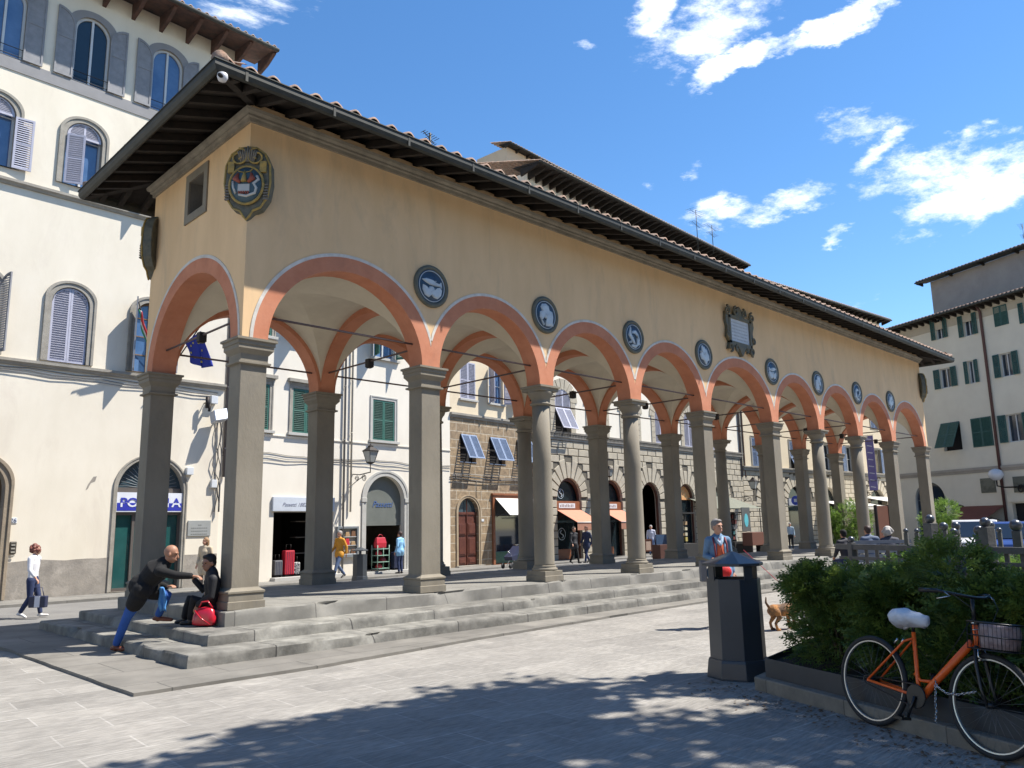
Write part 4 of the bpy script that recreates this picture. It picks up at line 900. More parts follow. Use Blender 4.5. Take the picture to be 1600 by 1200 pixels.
M_RED = mat('red_leather', (.45, .02, .035), .45, (.36, .015, .03), 6); M_NAVY = mat('navy_case', (.02, .025, .06), .5)
def suitcase(F, u, out, z, w, h, d, m, label, grp=None, name='suitcase'):
    t = thing(name, label, 'suitcase', F.w(u, z, out), F.a, grp)
    b = MB(); b.box(-w/2, -d/2, .05, w/2, d/2, h); b.build('shell', m, t, bevel=.03)
    b = MB()
    for k in range(4): x = -w/2+w*(k+1)/5; b.box(x-.008, -d/2-.008, .09, x+.008, -d/2, h-.05)
    b.build('ribs', MATS['navy_case'], t)
    b = MB(); b.tube([(-w*.25, 0, h-.01), (-w*.25, 0, h+.22), (w*.25, 0, h+.22), (w*.25, 0, h-.01)], .01, 6); b.build('handle', M_IRON, t)
    b = MB(); [b.tube([(sx*w*.38, -.02, .03), (sx*w*.38, .02, .03)], .03, 10) for sx in (-1, 1)]; b.build('wheels', M_IRON, t)
    return t
def shelf(F, u, out, z, w, h, n, m, label):
    t = thing('shop_rack', label, 'display rack', F.w(u, z, out), F.a); b = MB()
    for sx in (-1, 1):
        for sy in (-1, 1): b.tube([(sx*w/2, sy*.18, 0), (sx*w/2, sy*.18, h)], .016, 6)
    split_build(b, 'post', m, t)
    for k in range(n): b = MB(); b.box(-w/2, -.2, h*(k+.35)/n, w/2, .2, h*(k+.35)/n+.025); b.build('shelf', m, t)
    return t
M_GRNM = mat('pale_green_metal', (.25, .40, .32), .5)
uu = F2.at(592, 870)[0]; shelf(F2, uu, .1, zg2+.1, .62, 1.05, 4, M_GRNM, 'pale green wire rack of red bags standing in the arched shop entrance')
for k, (du, dz, m_, lb) in enumerate(((-.02, 1.05-.03, M_RED, 'large red handbag standing on top of the green shop rack'), (-.1, .72, M_RED, 'red bag on the upper shelf of the green shop rack'), (.12, .46, mat('dark_red_leather', (.22, .02, .03), .5), 'dark red bag on the middle shelf of the green shop rack'), (-.08, .2, M_RED, 'red bag on the bottom shelf of the green shop rack'))):
    t = thing('handbag', lb, 'bag', F2.w(uu+du, zg2+.1+dz-.13+.02, .1), F2.a, 'red bags on the shop rack'); s_ = 1.5 if k == 0 else .62
    b = MB(); b.loft([[(-.17*s_, -.09, .02), (.17*s_, -.09, .02), (.17*s_, .09, .02), (-.17*s_, .09, .02)], [(-.18*s_, -.10, .15*s_), (.18*s_, -.10, .15*s_), (.18*s_, .10, .15*s_), (-.18*s_, .10, .15*s_)], [(-.15*s_, -.05, .30*s_), (.15*s_, -.05, .30*s_), (.15*s_, .05, .30*s_), (-.15*s_, .05, .30*s_)]]); b.build('bag_body', m_, t, bevel=.02)
    b = MB(); b.tube([(.09*s_*math.cos(a), 0, .29*s_+.09*s_*math.sin(a)) for a in [math.pi*i/8 for i in range(9)]], .012, 6); b.build('strap', m_, t)
for k, (px, py, w_, h_, m_, lb) in enumerate(((617, 878, .5, .72, MATS['navy_case'], 'navy suitcase with a white tag by the arched shop door'), (458, 898, .42, .95, M_RED, 'tall red suitcase in the dark rectangular shop doorway'), (470, 890, .26, .5, mat('spotted_white_shell', (.5, .5, .48), .5, (.05, .05, .05), 16, ramp=(.5, .55)), 'small spotted white suitcase beside the tall red one'), (441, 892, .34, .6, mat('grey_shell', (.12, .12, .13), .4), 'dark grey suitcase at the left of the shop doorway'))):
    u, _ = F2.at(px, py); suitcase(F2, u, -.35 if k else .12, zg2+.12, w_, h_, .25, m_, lb, 'suitcases at the luggage shop')
b = MB(); b.poly(rect(*shopd), [], lambda a, c: (a, 3.5, c)); b.box(shopd[0]-.1, .28, zg2, shopd[2]+.1, 3.5, zg2+.1)
b.quad((shopd[0], .28, zg2), (shopd[0], 3.5, zg2), (shopd[0], 3.5, shopd[3]), (shopd[0], .28, shopd[3])); b.quad((shopd[2], .28, zg2), (shopd[2], 3.5, zg2), (shopd[2], 3.5, shopd[3]), (shopd[2], .28, shopd[3])); b.quad((shopd[0], .28, shopd[3]), (shopd[2], .28, shopd[3]), (shopd[2], 3.5, shopd[3]), (shopd[0], 3.5, shopd[3])); b.build('interior', M_DARK, B2)
b = MB()
for k in range(4): b.box(shopd[2]-.9, 1.2, .2+k*.62, shopd[2]-.05, 1.6, .24+k*.62)
b.build('interior_shelves', mat('dim_shelf', (.16, .15, .13), .6), B2)
b = MB(); b.box(shopd[0]-.05, -.30, zg2-.02, shopd[2]+.35, .28, zg2+.12); b.build('doorstep', M_PIETRA, B2, bevel=.01)
a0, c0 = F2.at(424, 800), F2.at(521, 777); b = MB(); b.box(a0[0], -.10, F2.at(470, 799)[1], c0[0], 0, F2.at(470, 777)[1]); sg2 = b.build('shop_sign', mat('pale_blue_sign', (.52, .56, .62), .4), B2, bevel=.01)
text('Passetti 1882', .20, sg2, (a0[0]+(c0[0]-a0[0])*.33, -.104, F2.at(470, 789)[1]), mat('grey_script', (.16, .17, .24), .5), shear=.35, sx=1.0)
b = MB(); b.prism(rect(cs[0]-.09, cs[1]-.12, cs[2]+.09, cs[3]+.09), lambda a, c: (a, -.12, c), lambda a, c: (a, .0, c), 0, [rect(*cs)]); dc = b.build('display_case', mat('grey_aluminium', (.28, .30, .31), .4, metal=.5), None, bevel=.008); dc.location = F2.o; dc.rotation_euler = (0, 0, F2.a); tag(dc, 'grey wall display case of bags between the two shop entrances', 'display case')
b = MB(); b.poly(rect(*cs), [], lambda a, c: (a, -.02, c)); b.build('back_panel', mat('pale_case_back', (.30, .29, .25), .7, (.24, .23, .2), 5), dc)
b = MB()
for k in range(3): b.box(cs[0], -.09, cs[1]+(cs[3]-cs[1])*k/3, cs[2], -.02, cs[1]+(cs[3]-cs[1])*k/3+.02)
b.build('shelves', M_WHITEF, dc)
for k in range(3):
    for j in range(3):
        b = MB(); w_ = (cs[2]-cs[0])/3; x = cs[0]+w_*(j+.5); z = cs[1]+(cs[3]-cs[1])*k/3+.02; h_ = random.uniform(.14, .26)
        b.loft([[(x-w_*.38, -.08, z), (x+w_*.38, -.08, z), (x+w_*.38, -.03, z), (x-w_*.38, -.03, z)], [(x-w_*.28, -.07, z+h_), (x+w_*.28, -.07, z+h_), (x+w_*.28, -.04, z+h_), (x-w_*.28, -.04, z+h_)]]); b.build('handbag', random.choice([M_RED, M_NAVY, mat('brown_leather', (.16, .08, .04), .5), mat('tan_leather', (.34, .22, .11), .5), M_WHITEF]), dc, bevel=.01)
# cables along the facade
b = MB()
for k in range(3):
    pts = [(u, -.025-.01*k, zst+.08-.10*k+.05*math.sin(u*1.1+k)+.02*math.sin(u*4)) for u in [uR2*i/30 for i in range(31)]]; b.tube(pts, .012, 5)
b.build('cables', MATS['grey_cable'], B2)
# wall lanterns on scrolled brackets
M_LG = mat('lantern_glass', (.34, .35, .33), .2, spec=.8)
def lantern(F, px, py, out, label, s=1., zr_=None):
    u, z = F.at(px, py, out); t = thing('wall_lantern', label, 'lantern', F.w(u, z, out), F.a, 'wrought iron lanterns on the street facades')
    b = MB(); b.loft([[(x*r, y*r, zz) for x, y in ((-1, -1), (1, -1), (1, 1), (-1, 1))] for r, zz in ((.10*s, -.24*s), (.19*s, .16*s))]); b.build('glass', M_LG, t)
    b = MB()
    for x, y in ((-1, -1), (1, -1), (1, 1), (-1, 1)): b.tube([(x*.10*s, y*.10*s, -.25*s), (x*.195*s, y*.195*s, .165*s)], .012, 5)
    b.loft([[(x*r, y*r, zz) for x, y in ((-1, -1), (1, -1), (1, 1), (-1, 1))] for r, zz in ((.22*s, .155*s), (.22*s, .18*s), (.07*s, .32*s), (.07*s, .36*s), (.03*s, .38*s), (.0, .46*s))]); b.loft([[(x*r, y*r, zz) for x, y in ((-1, -1), (1, -1), (1, 1), (-1, 1))] for r, zz in ((.02*s, -.32*s), (.11*s, -.25*s), (.11*s, -.23*s))]); b.build('cap', M_IRON, t)
    b = MB(); b.tube([(0, 0, -.3*s), (0, 0, -.62*s)], .018, 6); b.tube([(0, 0, -.60*s), (0, out*.6, -.66*s), (0, out, -.62*s)], .022, 6)
    for k in range(2):
        cx, r = out*(.35+.4*k), (.14-.02*k)*s
        b.tube([(0, cx+r*(1-i/22*.8)*math.cos(i*.55), -.80*s+r*(1-i/22*.8)*math.sin(i*.55)) for i in range(22)], .014, 5)
    b.tube([(0, out, -1.0*s), (0, out*.7, -.85*s), (0, out*.3, -.7*s)], .016, 5); b.build('bracket', M_IRON, t); return t
lantern(F2, 579, 712, 1.1, 'glass and iron lantern on a scrolled bracket over the arched luggage shop', 1.1)
downpipe(F2, F2.at(548, 640)[0], F2.at(548, 800)[1], 13, mat('cream_pipe', (.5, .46, .38), .6), 'thin cream pipe on the white house left of its lantern', .04)
downpipe(F2, F2.at(537, 640)[0], zg2, 13, mat('grey_pipe', (.20, .19, .18), .6), 'grey pipe on the white house left of the thin cream pipe', .045)
downpipe(F2, .12, F1.at(345, 745)[1], 13, mat('dark_pipe', (.10, .09, .10), .5), 'dark drainpipe between the palazzo and the white house', .065)
# ---------------- 3. brown ashlar house
p = F2.w(uR2); F3 = Fac(p.x, p.y, 5.5); uR3 = F3.at(834, 700)[0]
B3 = new_building('ashlar_house', 'house with brown ashlar lower walls, cream upper storey and tilted blue shutters', F3)
zS3 = F3.at(704, 651)[1]
M_ASH = brickmat('brown_ashlar', (.34, .245, .145), (.27, .195, .12), (.47, .40, .30), .86, .40, .022, 'XZ', vs=5, var=.45, bump=.5, stain=(.19, .14, .09), ss=1.2, sw=.45)
tw = [bb(F3, 719, 722, 744, 722, 731, 679), bb(F3, 765, 727, 790, 727, 777, 684)]; dsp = (tw[1][0]-tw[0][0])
tw.append(tuple(v+(dsp if i % 2 == 0 else 0) for i, v in enumerate(tw[1])))
tw = [(a, tw[0][1], c, tw[0][3]) for a, _, c, _ in tw]
d3 = (F3.at(716, 850)[0], zg2+.02, F3.at(748, 850)[0], F3.at(732, 778)[1]); s3 = (F3.at(772, 850)[0], zg2+.02, F3.at(833, 850)[0], F3.at(800, 779)[1])
H = [rect(*q) for q in tw]+[archp(*d3), rect(*s3)]
wall(B3, 0, zg2-.3, uR3, zS3, H, M_ASH, M_ASH, .3, name='ashlar_wall'); band(B3, 0, uR3, zS3, zS3+.22, .13, M_STN)
uw = [bb(F3, 719, 624, 743, 624, 731, 566), bb(F3, 757, 628, 793, 628, 775, 571)]
uw0 = (uw[0][0]+uw[0][2])/2; uw1 = (uw[1][0]+uw[1][2])/2; hwu = (uw[0][2]-uw[0][0])/2; uws = [uw0, uw1, uw1+(uw1-uw0)]
M_YCR = mat('warm_cream_plaster', (.66, .56, .40), .9, (.61, .51, .36), 1.2, bump=.06, stain=(.50, .42, .31), ss=.5, sw=.3)
H = []; rws = [(uw[0][1], uw[0][3]), (uw[0][1]+3.6, uw[0][3]+3.5), (uw[0][1]+7.1, uw[0][3]+6.9)]
for z0, z1 in rws:
    for u in uws: H.append(rect(u-hwu, z0, u+hwu, z1))
wall(B3, 0, zS3+.22, uR3, 14.6, H, M_YCR, M_YCR, .25)
for r, (z0, z1) in enumerate(rws):
    for i, u in enumerate(uws):
        if u+hwu > uR3: continue
        P = rect(u-hwu, z0, u+hwu, z1); backing(B3, P, .24); b = MB(); b.box(u-hwu-.1, -.12, z0-.1, u+hwu+.1, 0, z0); b.build('sill', M_PIETRA, B3, bevel=.01)
        glazing(B3, P, .15, M_WHITEF, M_GLASSB, (1, 1)); shutters(B3, u-hwu, z0, u+hwu, z1, M_LOUV, 'closed' if i == 0 else 'half', .02 if i == 0 else -.05)
for q in tw: P = rect(*q); backing(B3, P, .25); shutters(B3, q[0]+.02, q[1]+.02, q[2]-.02, q[3]-.02, M_BLUES, 'tilt', -.04); b = MB(); b.box(q[0]-.03, -.03, q[1]-.03, q[2]+.03, .0, q[1]); b.build('sill', M_BLUES, B3)
P = archp(*d3); frame(B3, P, .14, .05, mat('brown_sandstone', (.36, .28, .18), .85, (.28, .21, .14), 4, bump=.3), 'door_surround')
zsp = d3[3]-(d3[2]-d3[0])/2; um = (d3[0]+d3[2])/2
M_DOOR = mat('red_brown_door', (.115, .035, .02), .45, (.08, .022, .014), 5)
b = MB(); b.box(d3[0], .14, zg2, d3[2], .2, zsp-.02); b.box(d3[0], .10, zsp-.08, d3[2], .2, zsp+.04)
for s in (-1, 1):
    for (za, zb) in ((.12, .42), (.52, 1.35), (1.45, 2.0)):
        x0, x1 = um+s*.07, um+s*((d3[2]-d3[0])/2-.1)
        if zg2+zb < zsp-.1: b.box(min(x0, x1), .10, zg2+za, max(x0, x1), .14, zg2+zb); b.box(min(x0, x1)+.06, .08, zg2+za+.06, max(x0, x1)-.06, .10, zg2+zb-.06)
b.box(um-.02, .09, zg2, um+.02, .14, zsp+(d3[2]-d3[0])/2-.05); b.build('door', M_DOOR, B3, bevel=.006)
b = MB(); b.poly(ell(um, (d3[2]-d3[0])/2, zsp, (d3[2]-d3[0])/2, 14), [], lambda a, c: (a, .2, c)); b.build('fanlight', MATS['fanlight_glass'], B3)
b = MB(); b.box(d3[0]-.2, -.25, zg2-.02, d3[2]+.2, .1, zg2+.06); b.build('doorstep', M_STN, B3)
b = MB(); M_WOODF = mat('varnished_wood', (.26, .095, .04), .45, (.20, .07, .03), 5); fw = .14
b.prism(rect(s3[0]-fw, zg2, s3[2]+fw, s3[3]+fw+.05), lambda a, c: (a, -.09, c), lambda a, c: (a, .1, c), 0, [rect(s3[0]+.02, zg2+.02, s3[2]-.02, s3[3])]); b.box(s3[0]-fw-.05, -.14, s3[3]+fw, s3[2]+fw+.05, .1, s3[3]+fw+.09); b.build('shop_frame', M_WOODF, B3, bevel=.01)
b = MB(); b.poly(rect(*s3), [], lambda a, c: (a, .25, c)); b.build('shop_window', M_GLASS, B3); b = MB(); b.box(s3[0], .06, zg2+.05, s3[2], .26, zg2+.55); b.box(s3[0], .02, zg2+.55, s3[2], .24, zg2+.60); b.build('green_stall_riser', mat('green_marble', (.05, .14, .09), .4, (.03, .09, .06), 7), B3)
M_AWN = mat('white_canvas', (.62, .60, .55), .8, (.56, .54, .5), 3)
def awning(parent, u0, u1, zt, zb, out, m, val=.0, name='awning', y0=-.09, mv=None):
    b = MB(); b.add([(u0, y0, zt), (u1, y0, zt), (u1, -out, zb), (u0, -out, zb), (u0, y0, zt-.02), (u1, y0, zt-.02), (u1, -out, zb-.02), (u0, -out, zb-.02)], [(0, 1, 2, 3), (7, 6, 5, 4), (0, 4, 5, 1), (2, 6, 7, 3), (0, 3, 7, 4), (1, 5, 6, 2)])
    o = b.build(name, m, parent)
    if val:
        v = MB(); v.box(u0, -out-.006, zb-val, u1, -out+.006, zb-.045); v.build('valance', mv or m, o); v = MB(); v.tube([(u0, -out-.01, zb-.02), (u1, -out-.01, zb-.02)], .028, 8); v.build('front_rail', M_AWN, o)
    v = MB(); [v.tube([(u, y0, zb-.1), (u, -out*.55, (zt+zb)/2-.28), (u, -out+.02, zb-.03)], .018, 6) for u in (u0+.05, u1-.05)]; split_build(v, 'arm', M_IRON, o)
    return o
aw = F3.at(780, 783, .1)[1]; awning(B3, s3[0]+.05, s3[2]-.05, s3[3]+.0, F3.at(800, 804, 1.0)[1], 1.0, M_AWN)
b = MB()
for k in range(3):
    pts = [(u, -.05-.02*k, F3.at(760, 748)[1]+.10-.09*k+.05*math.sin(u*1.3+k)) for u in [uR3*i/20 for i in range(21)]]; b.tube(pts, .016, 5)
b.tube([(F3.at(744, 760)[0], -.03, F3.at(744, 750)[1]), (F3.at(744, 760)[0], -.03, F3.at(744, 778)[1])], .012, 5)
b.build('cables', MATS['grey_cable'], B3)
downpipe(F3, uR3-.1, zg2, 14, MATS['cream_pipe'], 'pale drainpipe between the ashlar house and the rusticated palace', .05)
eave(B3, 0, uR3, 14.6, .9, M_WOOD)
a, c = F3.at(752, 815), F3.at(756, 811); wallbox(F3, a[0], a[1], c[0], c[1], .02, MATS['enamel_white'], 'house_number', 'tiny white number tile right of the red brown door', 'sign')
# ---------------- 4. rusticated palace
p = F3.w(uR3); F4 = Fac(p.x, p.y, 3.0); uR4 = F4.at(1158, 720)[0]
B4 = new_building('rusticated_palace', 'long palace with rusticated stone ground floor, arched windows and deep bracketed eaves', F4)
zS4 = F4.at(860, 683)[1]; zE4 = F4.at(860, 262, 1.4)[1]
print('B3', uR3, zS3, tw, d3, s3, uws, hwu, 'B4', uR4, zS4, zE4)
M_RUS = mat('rusticated_stone', (.42, .375, .29), .9, (.34, .30, .235), 3, bump=.5, bs=22, stain=(.27, .24, .19), ss=1.3, sw=.4)
M_JNT = mat('deep_joint_shadow_stone', (.12, .105, .08), .95)
ac = [F4.at(889, 790)[0], F4.at(956, 800)[0], F4.at(1017, 800)[0], F4.at(1073, 800)[0]]; ahw = (F4.at(908.5, 790)[0]-F4.at(871, 790)[0])/2
azt = F4.at(890, 747)[1]
arches4 = [archp(u-ahw, zg2, u+ahw, azt) for u in ac]+[archp(F4.at(1125, 790)[0]-ahw, zg2, F4.at(1125, 790)[0]+ahw, azt)]
ac.append(F4.at(1125, 790)[0])
def rusticate(parent, u0, z0, u1, z1, centers, hw_, zt_, rowh=.42, out=.05, voussoirs=11, vl=1.05, m=None, exclude=()):
    b = MB(); zsp_ = zt_-hw_; rows = int(round((z1-z0)/rowh)); rh = (z1-z0)/rows; g = .022
    for r in range(rows):
        za, zb = z0+r*rh+g, z0+(r+1)*rh-g; zm_ = (za+zb)/2
        # blocked spans
        bl = []
        for cu in centers:
            if zm_ < zsp_: bl.append((cu-hw_, cu+hw_))
            elif zm_ < zsp_+hw_+vl*.98:
                R_ = hw_+vl; dz = zm_-zsp_; bl.append((cu-math.sqrt(max(0, R_*R_-dz*dz)) if dz > .2 else cu-hw_-vl*.55, cu+math.sqrt(max(0, R_*R_-dz*dz)) if dz > .2 else cu+hw_+vl*.55))
        for (ea, eb, ec, ed) in exclude:
            if ea < zm_ < eb: bl.append((ec, ed))
        bl.sort(); x = u0; spans = []
        for (p_, q_) in bl:
            if p_ > x: spans.append((x, p_))
            x = max(x, q_)
        if x < u1: spans.append((x, u1))
        for (p_, q_) in spans:
            L_ = q_-p_
            if L_ < .12: continue
            n = max(1, round(L_/.95)); 
            cuts = [p_+L_*k/n for k in range(n+1)]
            if r % 2 and n > 1: cuts = [p_]+[p_+L_*(k+.5)/n for k in range(n)]+[q_]
            for k in range(len(cuts)-1):
                a_, c_ = cuts[k]+g, cuts[k+1]-g
                if c_-a_ < .08: continue
                o_ = out+random.uniform(-.008, .008); e = .018
                b.loft([[(a_, 0, za), (c_, 0, za), (c_, 0, zb), (a_, 0, zb)], [(a_, -o_+e, za), (c_, -o_+e, za), (c_, -o_+e, zb), (a_, -o_+e, zb)], [(a_+e, -o_, za+e), (c_-e, -o_, za+e), (c_-e, -o_, zb-e), (a_+e, -o_, zb-e)]])
    for cu in centers:
        n = voussoirs
        for k in range(n):
            t0 = math.pi*k/n+.025; t1 = math.pi*(k+1)/n-.025; tm = (t0+t1)/2
            R_ = hw_+vl*(1 if k % 2 == 0 else .82); R_ = min(R_, (z1-zsp_-.03)/max(.05, math.sin(tm)))
            if abs(math.cos(tm)) > .75: R_ = min(R_, hw_+vl*.55/abs(math.cos(tm)))
            P_ = [(cu-hw_*math.cos(t0), zsp_+hw_*math.sin(t0)), (cu-hw_*math.cos(tm), zsp_+hw_*math.sin(tm)), (cu-hw_*math.cos(t1), zsp_+hw_*math.sin(t1)), (cu-R_*math.cos(t1), zsp_+R_*math.sin(t1)), (cu-R_*math.cos(t0), zsp_+R_*math.sin(t0))]
            c_ = (sum(q[0] for q in P_)/5, sum(q[1] for q in P_)/5)
            b.loft([[(x, 0, z) for x, z in P_], [(x, -out-.002, z) for x, z in P_], [(c_[0]+(x-c_[0])*.95, -out-.02, c_[1]+(z-c_[1])*.97) for x, z in P_]])
    return b.build('rusticated_blocks', m or M_RUS, parent)
wall(B4, 0, zg2-.3, uR4, zS4, arches4, M_JNT, M_RUS, .35, name='ground_floor_wall')
rusticate(B4, 0, zg2-.1, uR4, zS4-.12, ac, ahw, azt)
b = MB(); b.box(0, -.10, zS4-.12, uR4, 0, zS4+.02); b.box(0, -.16, zS4+.02, uR4, 0, zS4+.12)
b.build('string_course', M_STN, B4, bevel=.01)
b = MB()
for k in range(int(uR4/.14)): b.box(k*.14+.02, -.19, zS4+.12, k*.14+.09, -.02, zS4+.24)
b.box(0, -.21, zS4+.24, uR4, 0, zS4+.34); b.build('dentil_course', M_SERENAD, B4)
wc = [F4.at(x, 650)[0] for x in (879, 933, 984, 1031, 1075)]; wc.append(2*wc[-1]-wc[-2]); whw = (F4.at(891.5, 650)[0]-F4.at(867, 650)[0])/2; wz0 = zS4+.36; wzt = F4.at(880, 609)[1]; whw = min(whw, (wzt-wz0)*.3)
H = [archp(u-whw, wz0, u+whw, wzt) for u in wc]
wz = [wz0+5.2, wz0+9.2]; H += [rect(u-.6, z, u+.6, z+2.0) for u in wc for z in wz]
print('B4b', wc, whw, wz0, wzt, ac, ahw, azt)
wall(B4, 0, zS4+.34, uR4, zE4+.1, H, M_CRM2, M_STN, .3)
b = MB()
for u in wc:
    n = 9; zsp_ = wzt-whw; rr = .62
    for k in range(n):
        t0, t1 = math.pi*k/n+.03, math.pi*(k+1)/n-.03
        P_ = [(u-whw*math.cos(t0), zsp_+whw*math.sin(t0)), (u-whw*math.cos(t1), zsp_+whw*math.sin(t1)), (u-(whw+rr)*math.cos(t1), zsp_+(whw+rr)*math.sin(t1)), (u-(whw+rr)*math.cos(t0), zsp_+(whw+rr)*math.sin(t0))]
        b.prism(P_, lambda a, c: (a, -.05, c), lambda a, c: (a, 0, c))
    nn = int((zsp_-wz0)/.3)
    for s in (-1, 1):
        for k in range(nn):
            z = wz0+(zsp_-wz0)*k/nn; x0, x1 = u+s*whw, u+s*(whw+(.42 if k % 2 else .42)); b.box(min(x0, x1), -.05, z+.012, max(x0, x1), 0, z+(zsp_-wz0)/nn-.012)
    b.build('window_surround', M_RUS, B4); b = MB()
for i, u in enumerate(wc):
    P = archp(u-whw, wz0, u+whw, wzt); backing(B4, P, .28)
    if i == 0:
        hh = (wzt-wz0)*.55; zt_ = wz0+hh; o_ = shutters(B4, u-whw+.02, wz0+.02, u+whw-.02, zt_, M_LOUV, 'tilt', -.03)
        m1 = louvre(B4, whw-.02, wzt-zt_, M_LOUV, 'shutter', whw-.03, None, 'L', (u-whw+.02, -.0, zt_), 0); m2 = louvre(B4, whw-.02, wzt-zt_, M_LOUV, 'shutter', whw-.03, None, 'R', (u+whw-.02, -.0, zt_), 0)
    else: shutters(B4, u-whw+.02, wz0+.02, u+whw-.02, wzt-.02, M_LOUV, 'closed', .03, True)
    for z in wz: P = rect(u-.6, z, u+.6, z+2.0); backing(B4, P, .28); shutters(B4, u-.58, z+.02, u+.58, z+1.98, M_LOUV, 'closed', .03); frame(B4, P, .18, .06, M_STN)
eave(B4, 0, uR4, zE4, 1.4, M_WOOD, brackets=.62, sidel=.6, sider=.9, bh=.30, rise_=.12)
# shop openings of the palace
M_AWNP = mat('salmon_awning', (.52, .20, .125), .8, (.46, .18, .11), 4); M_AWNV = mat('brown_valance', (.36, .17, .11), .8)
M_BWF = mat('dark_brown_woodwork', (.10, .035, .02), .5, (.07, .025, .015), 5)
for i, u in enumerate(ac):
    P = archp(u-ahw, zg2, u+ahw, azt); zsp_ = azt-ahw
    fr_ = MB(); fr_.prism(P, lambda a, c: (a, .10, c), lambda a, c: (a, .2, c), 0, [[(u+(a-u)*.9, zg2+(c-zg2)*.965) for a, c in P]]); fr_.build('shop_frame', M_BWF, B4)
    if i in (0, 1):
        b = MB(); b.poly(P, [], lambda a, c: (a, .28, c)); b.build('shop_window', mat('dark_shop_glass', (.012, .02, .024), .08), B4)
        zf = zsp_-.30; b = MB(); b.box(u-ahw, .04, zf-.36, u+ahw, .2, zf+.10); fs = b.build('fascia', M_WOODF, B4); b = MB(); b.box(u-ahw*.78, .03, zf-.28, u+ahw*.55, .042, zf-.02); sp_ = b.build('name_board', MATS['enamel_white'], fs)
        b = MB(); [b.box(u-ahw*.7+ahw*1.15*k/9+.02, .024, zf-.22, u-ahw*.7+ahw*1.15*(k+.55)/9, .03, zf-.22+(.14 if k % 3 else .10)) for k in range(9)]; b.build('faded_lettering', mat('brown_letters', (.16, .08, .05), .6), sp_)
        awning(B4, u-ahw*.98, u+ahw*.98, zf-.38, zf-1.05, 1.35, M_AWNP, .42, y0=0, mv=M_AWNV)
        b = MB(); b.box(u-ahw*.9, .12, zg2, u+ahw*.2, .26, zg2+.55); b.build('stall_riser', M_WOODF, B4)
        for zz, rr in ((zsp_+.20, .27), (zg2+1.35, .33)):
            b = MB(); n = 24; b.loft([[(u-ahw*.35+r_*math.cos(2*math.pi*k/n), .262, zz+r_*math.sin(2*math.pi*k/n)) for k in range(n)] for r_ in (rr, rr*.9)], cap=False)
            b.tube([(u-ahw*.35-rr*.42*math.sin(math.pi*t), .262, zz+rr*.62*t) for t in [-1+k/8 for k in range(17)]], .030, 5)
            b.build('window_logo', mat('etched_white', (.42, .50, .55), .5), B4)
    elif i == 2:
        backing(B4, P, 1.5); b = MB(); M_ORD = mat('orange_wood_door', (.50, .17, .04), .45, (.42, .13, .03), 5)
        b.box(u-ahw, .06, zg2, u-ahw+.06, 1.0, zsp_+.5); x = u-ahw*.62; b.box(u-ahw*.95, .3, zg2, x, .36, zsp_+.35)
        for (za, zb) in ((.15, .6), (.75, 1.6), (1.75, 2.6), (2.7, 3.2)):
            if zg2+zb < zsp_+.4: b.box(u-ahw*.9, .27, zg2+za, x-.04, .3, zg2+zb)
        b.build('door', M_ORD, B4, bevel=.008)
    else:
        b = MB(); b.poly(P, [], lambda a, c: (a, .3, c)); b.build('shop_window', MATS['dark_shop_glass'], B4)
        if i == 3:
            b = MB(); b.poly(ell(u, ahw*.9, zsp_+.02, ahw*.9, 16), [], lambda a, c: (a, .22, c)); b.build('lunette', mat('orange_painted_lunette', (.62, .20, .05), .6, (.55, .42, .2), 4), B4)
lantern(F4, 1177, 757, 1.0, 'iron lantern at the far end of the rusticated palace', 1.3)
lantern(F4, 952, 738, .9, 'small iron lantern half hidden behind a loggia pier', .9)
downpipe(F4, uR4-.15, F4.at(1155, 745)[1], zE4, MATS['dark_pipe'], 'dark drainpipe at the far end of the rusticated palace', .08)
downpipe(F4, uR4+.35, F4.at(1160, 745)[1], zE4-1, mat('rusty_pipe', (.16, .10, .08), .6), 'rusty brown drainpipe just right of the dark one', .06)
# house set back above the white and ashlar houses
FB = Fac(F3.w(0).x+1, F3.w(0).y+9, 4.0)
zz0 = FB.at(770, 262)[1]; uA = FB.at(792, 250)[0]; uB = FB.at(985, 320)[0]
BB = new_building('rooftop_house', 'cream top storey rising behind the palace roofs with a pitched tile roof', FB)
zzb = FB.at(984, 313)[1]; print('BB', uA, uB, zz0, zzb)
zzb -= .9; zz0 = zzb
wall(BB, uA, 3, uB, (zz0+zzb)/2, [], mat('peach_plaster', (.60, .46, .32), .9, (.54, .41, .28), 1.2), None, thick=3)
eave(BB, uA, uB, (zz0+zzb)/2, .5, M_WOOD, sidel=.25, sider=.4, runback=2, brackets=1.2, bh=.12)
FC = Fac(F3.w(0).x+1, F3.w(0).y+3.5, 4.0); uC0, uC1 = FC.at(818, 300)[0], FC.at(835, 300)[0]
CH = thing('chimney_block', 'weathered pink and grey chimney block on the roof left of the palace eaves', 'chimney', FC.o, FC.a)
zc1 = FC.at(826, 262)[1]; b = MB(); b.box(uC0, 0, 6, uC1, 1.6, zc1-.35); b.box(uC0-.9, .4, 6, uC0-.1, 1.4, zc1+.1); b.build('stack', mat('weathered_grey_plaster', (.40, .36, .34), .9, (.28, .25, .24), 1.6, bump=.3, stain=(.5, .42, .38), ss=1.5, sw=.5), CH)
b = MB(); b.add([(uC0-.3, -.4, zc1-.4), (uC1+1.6, -.4, zc1-.25), (uC1+1.6, 2, zc1+.1), (uC0-.3, 2, zc1)], [(0, 1, 2, 3)]); o = b.build('cap', M_TILE, CH); q_ = o.modifiers.new('s', 'SOLIDIFY'); q_.thickness = .12
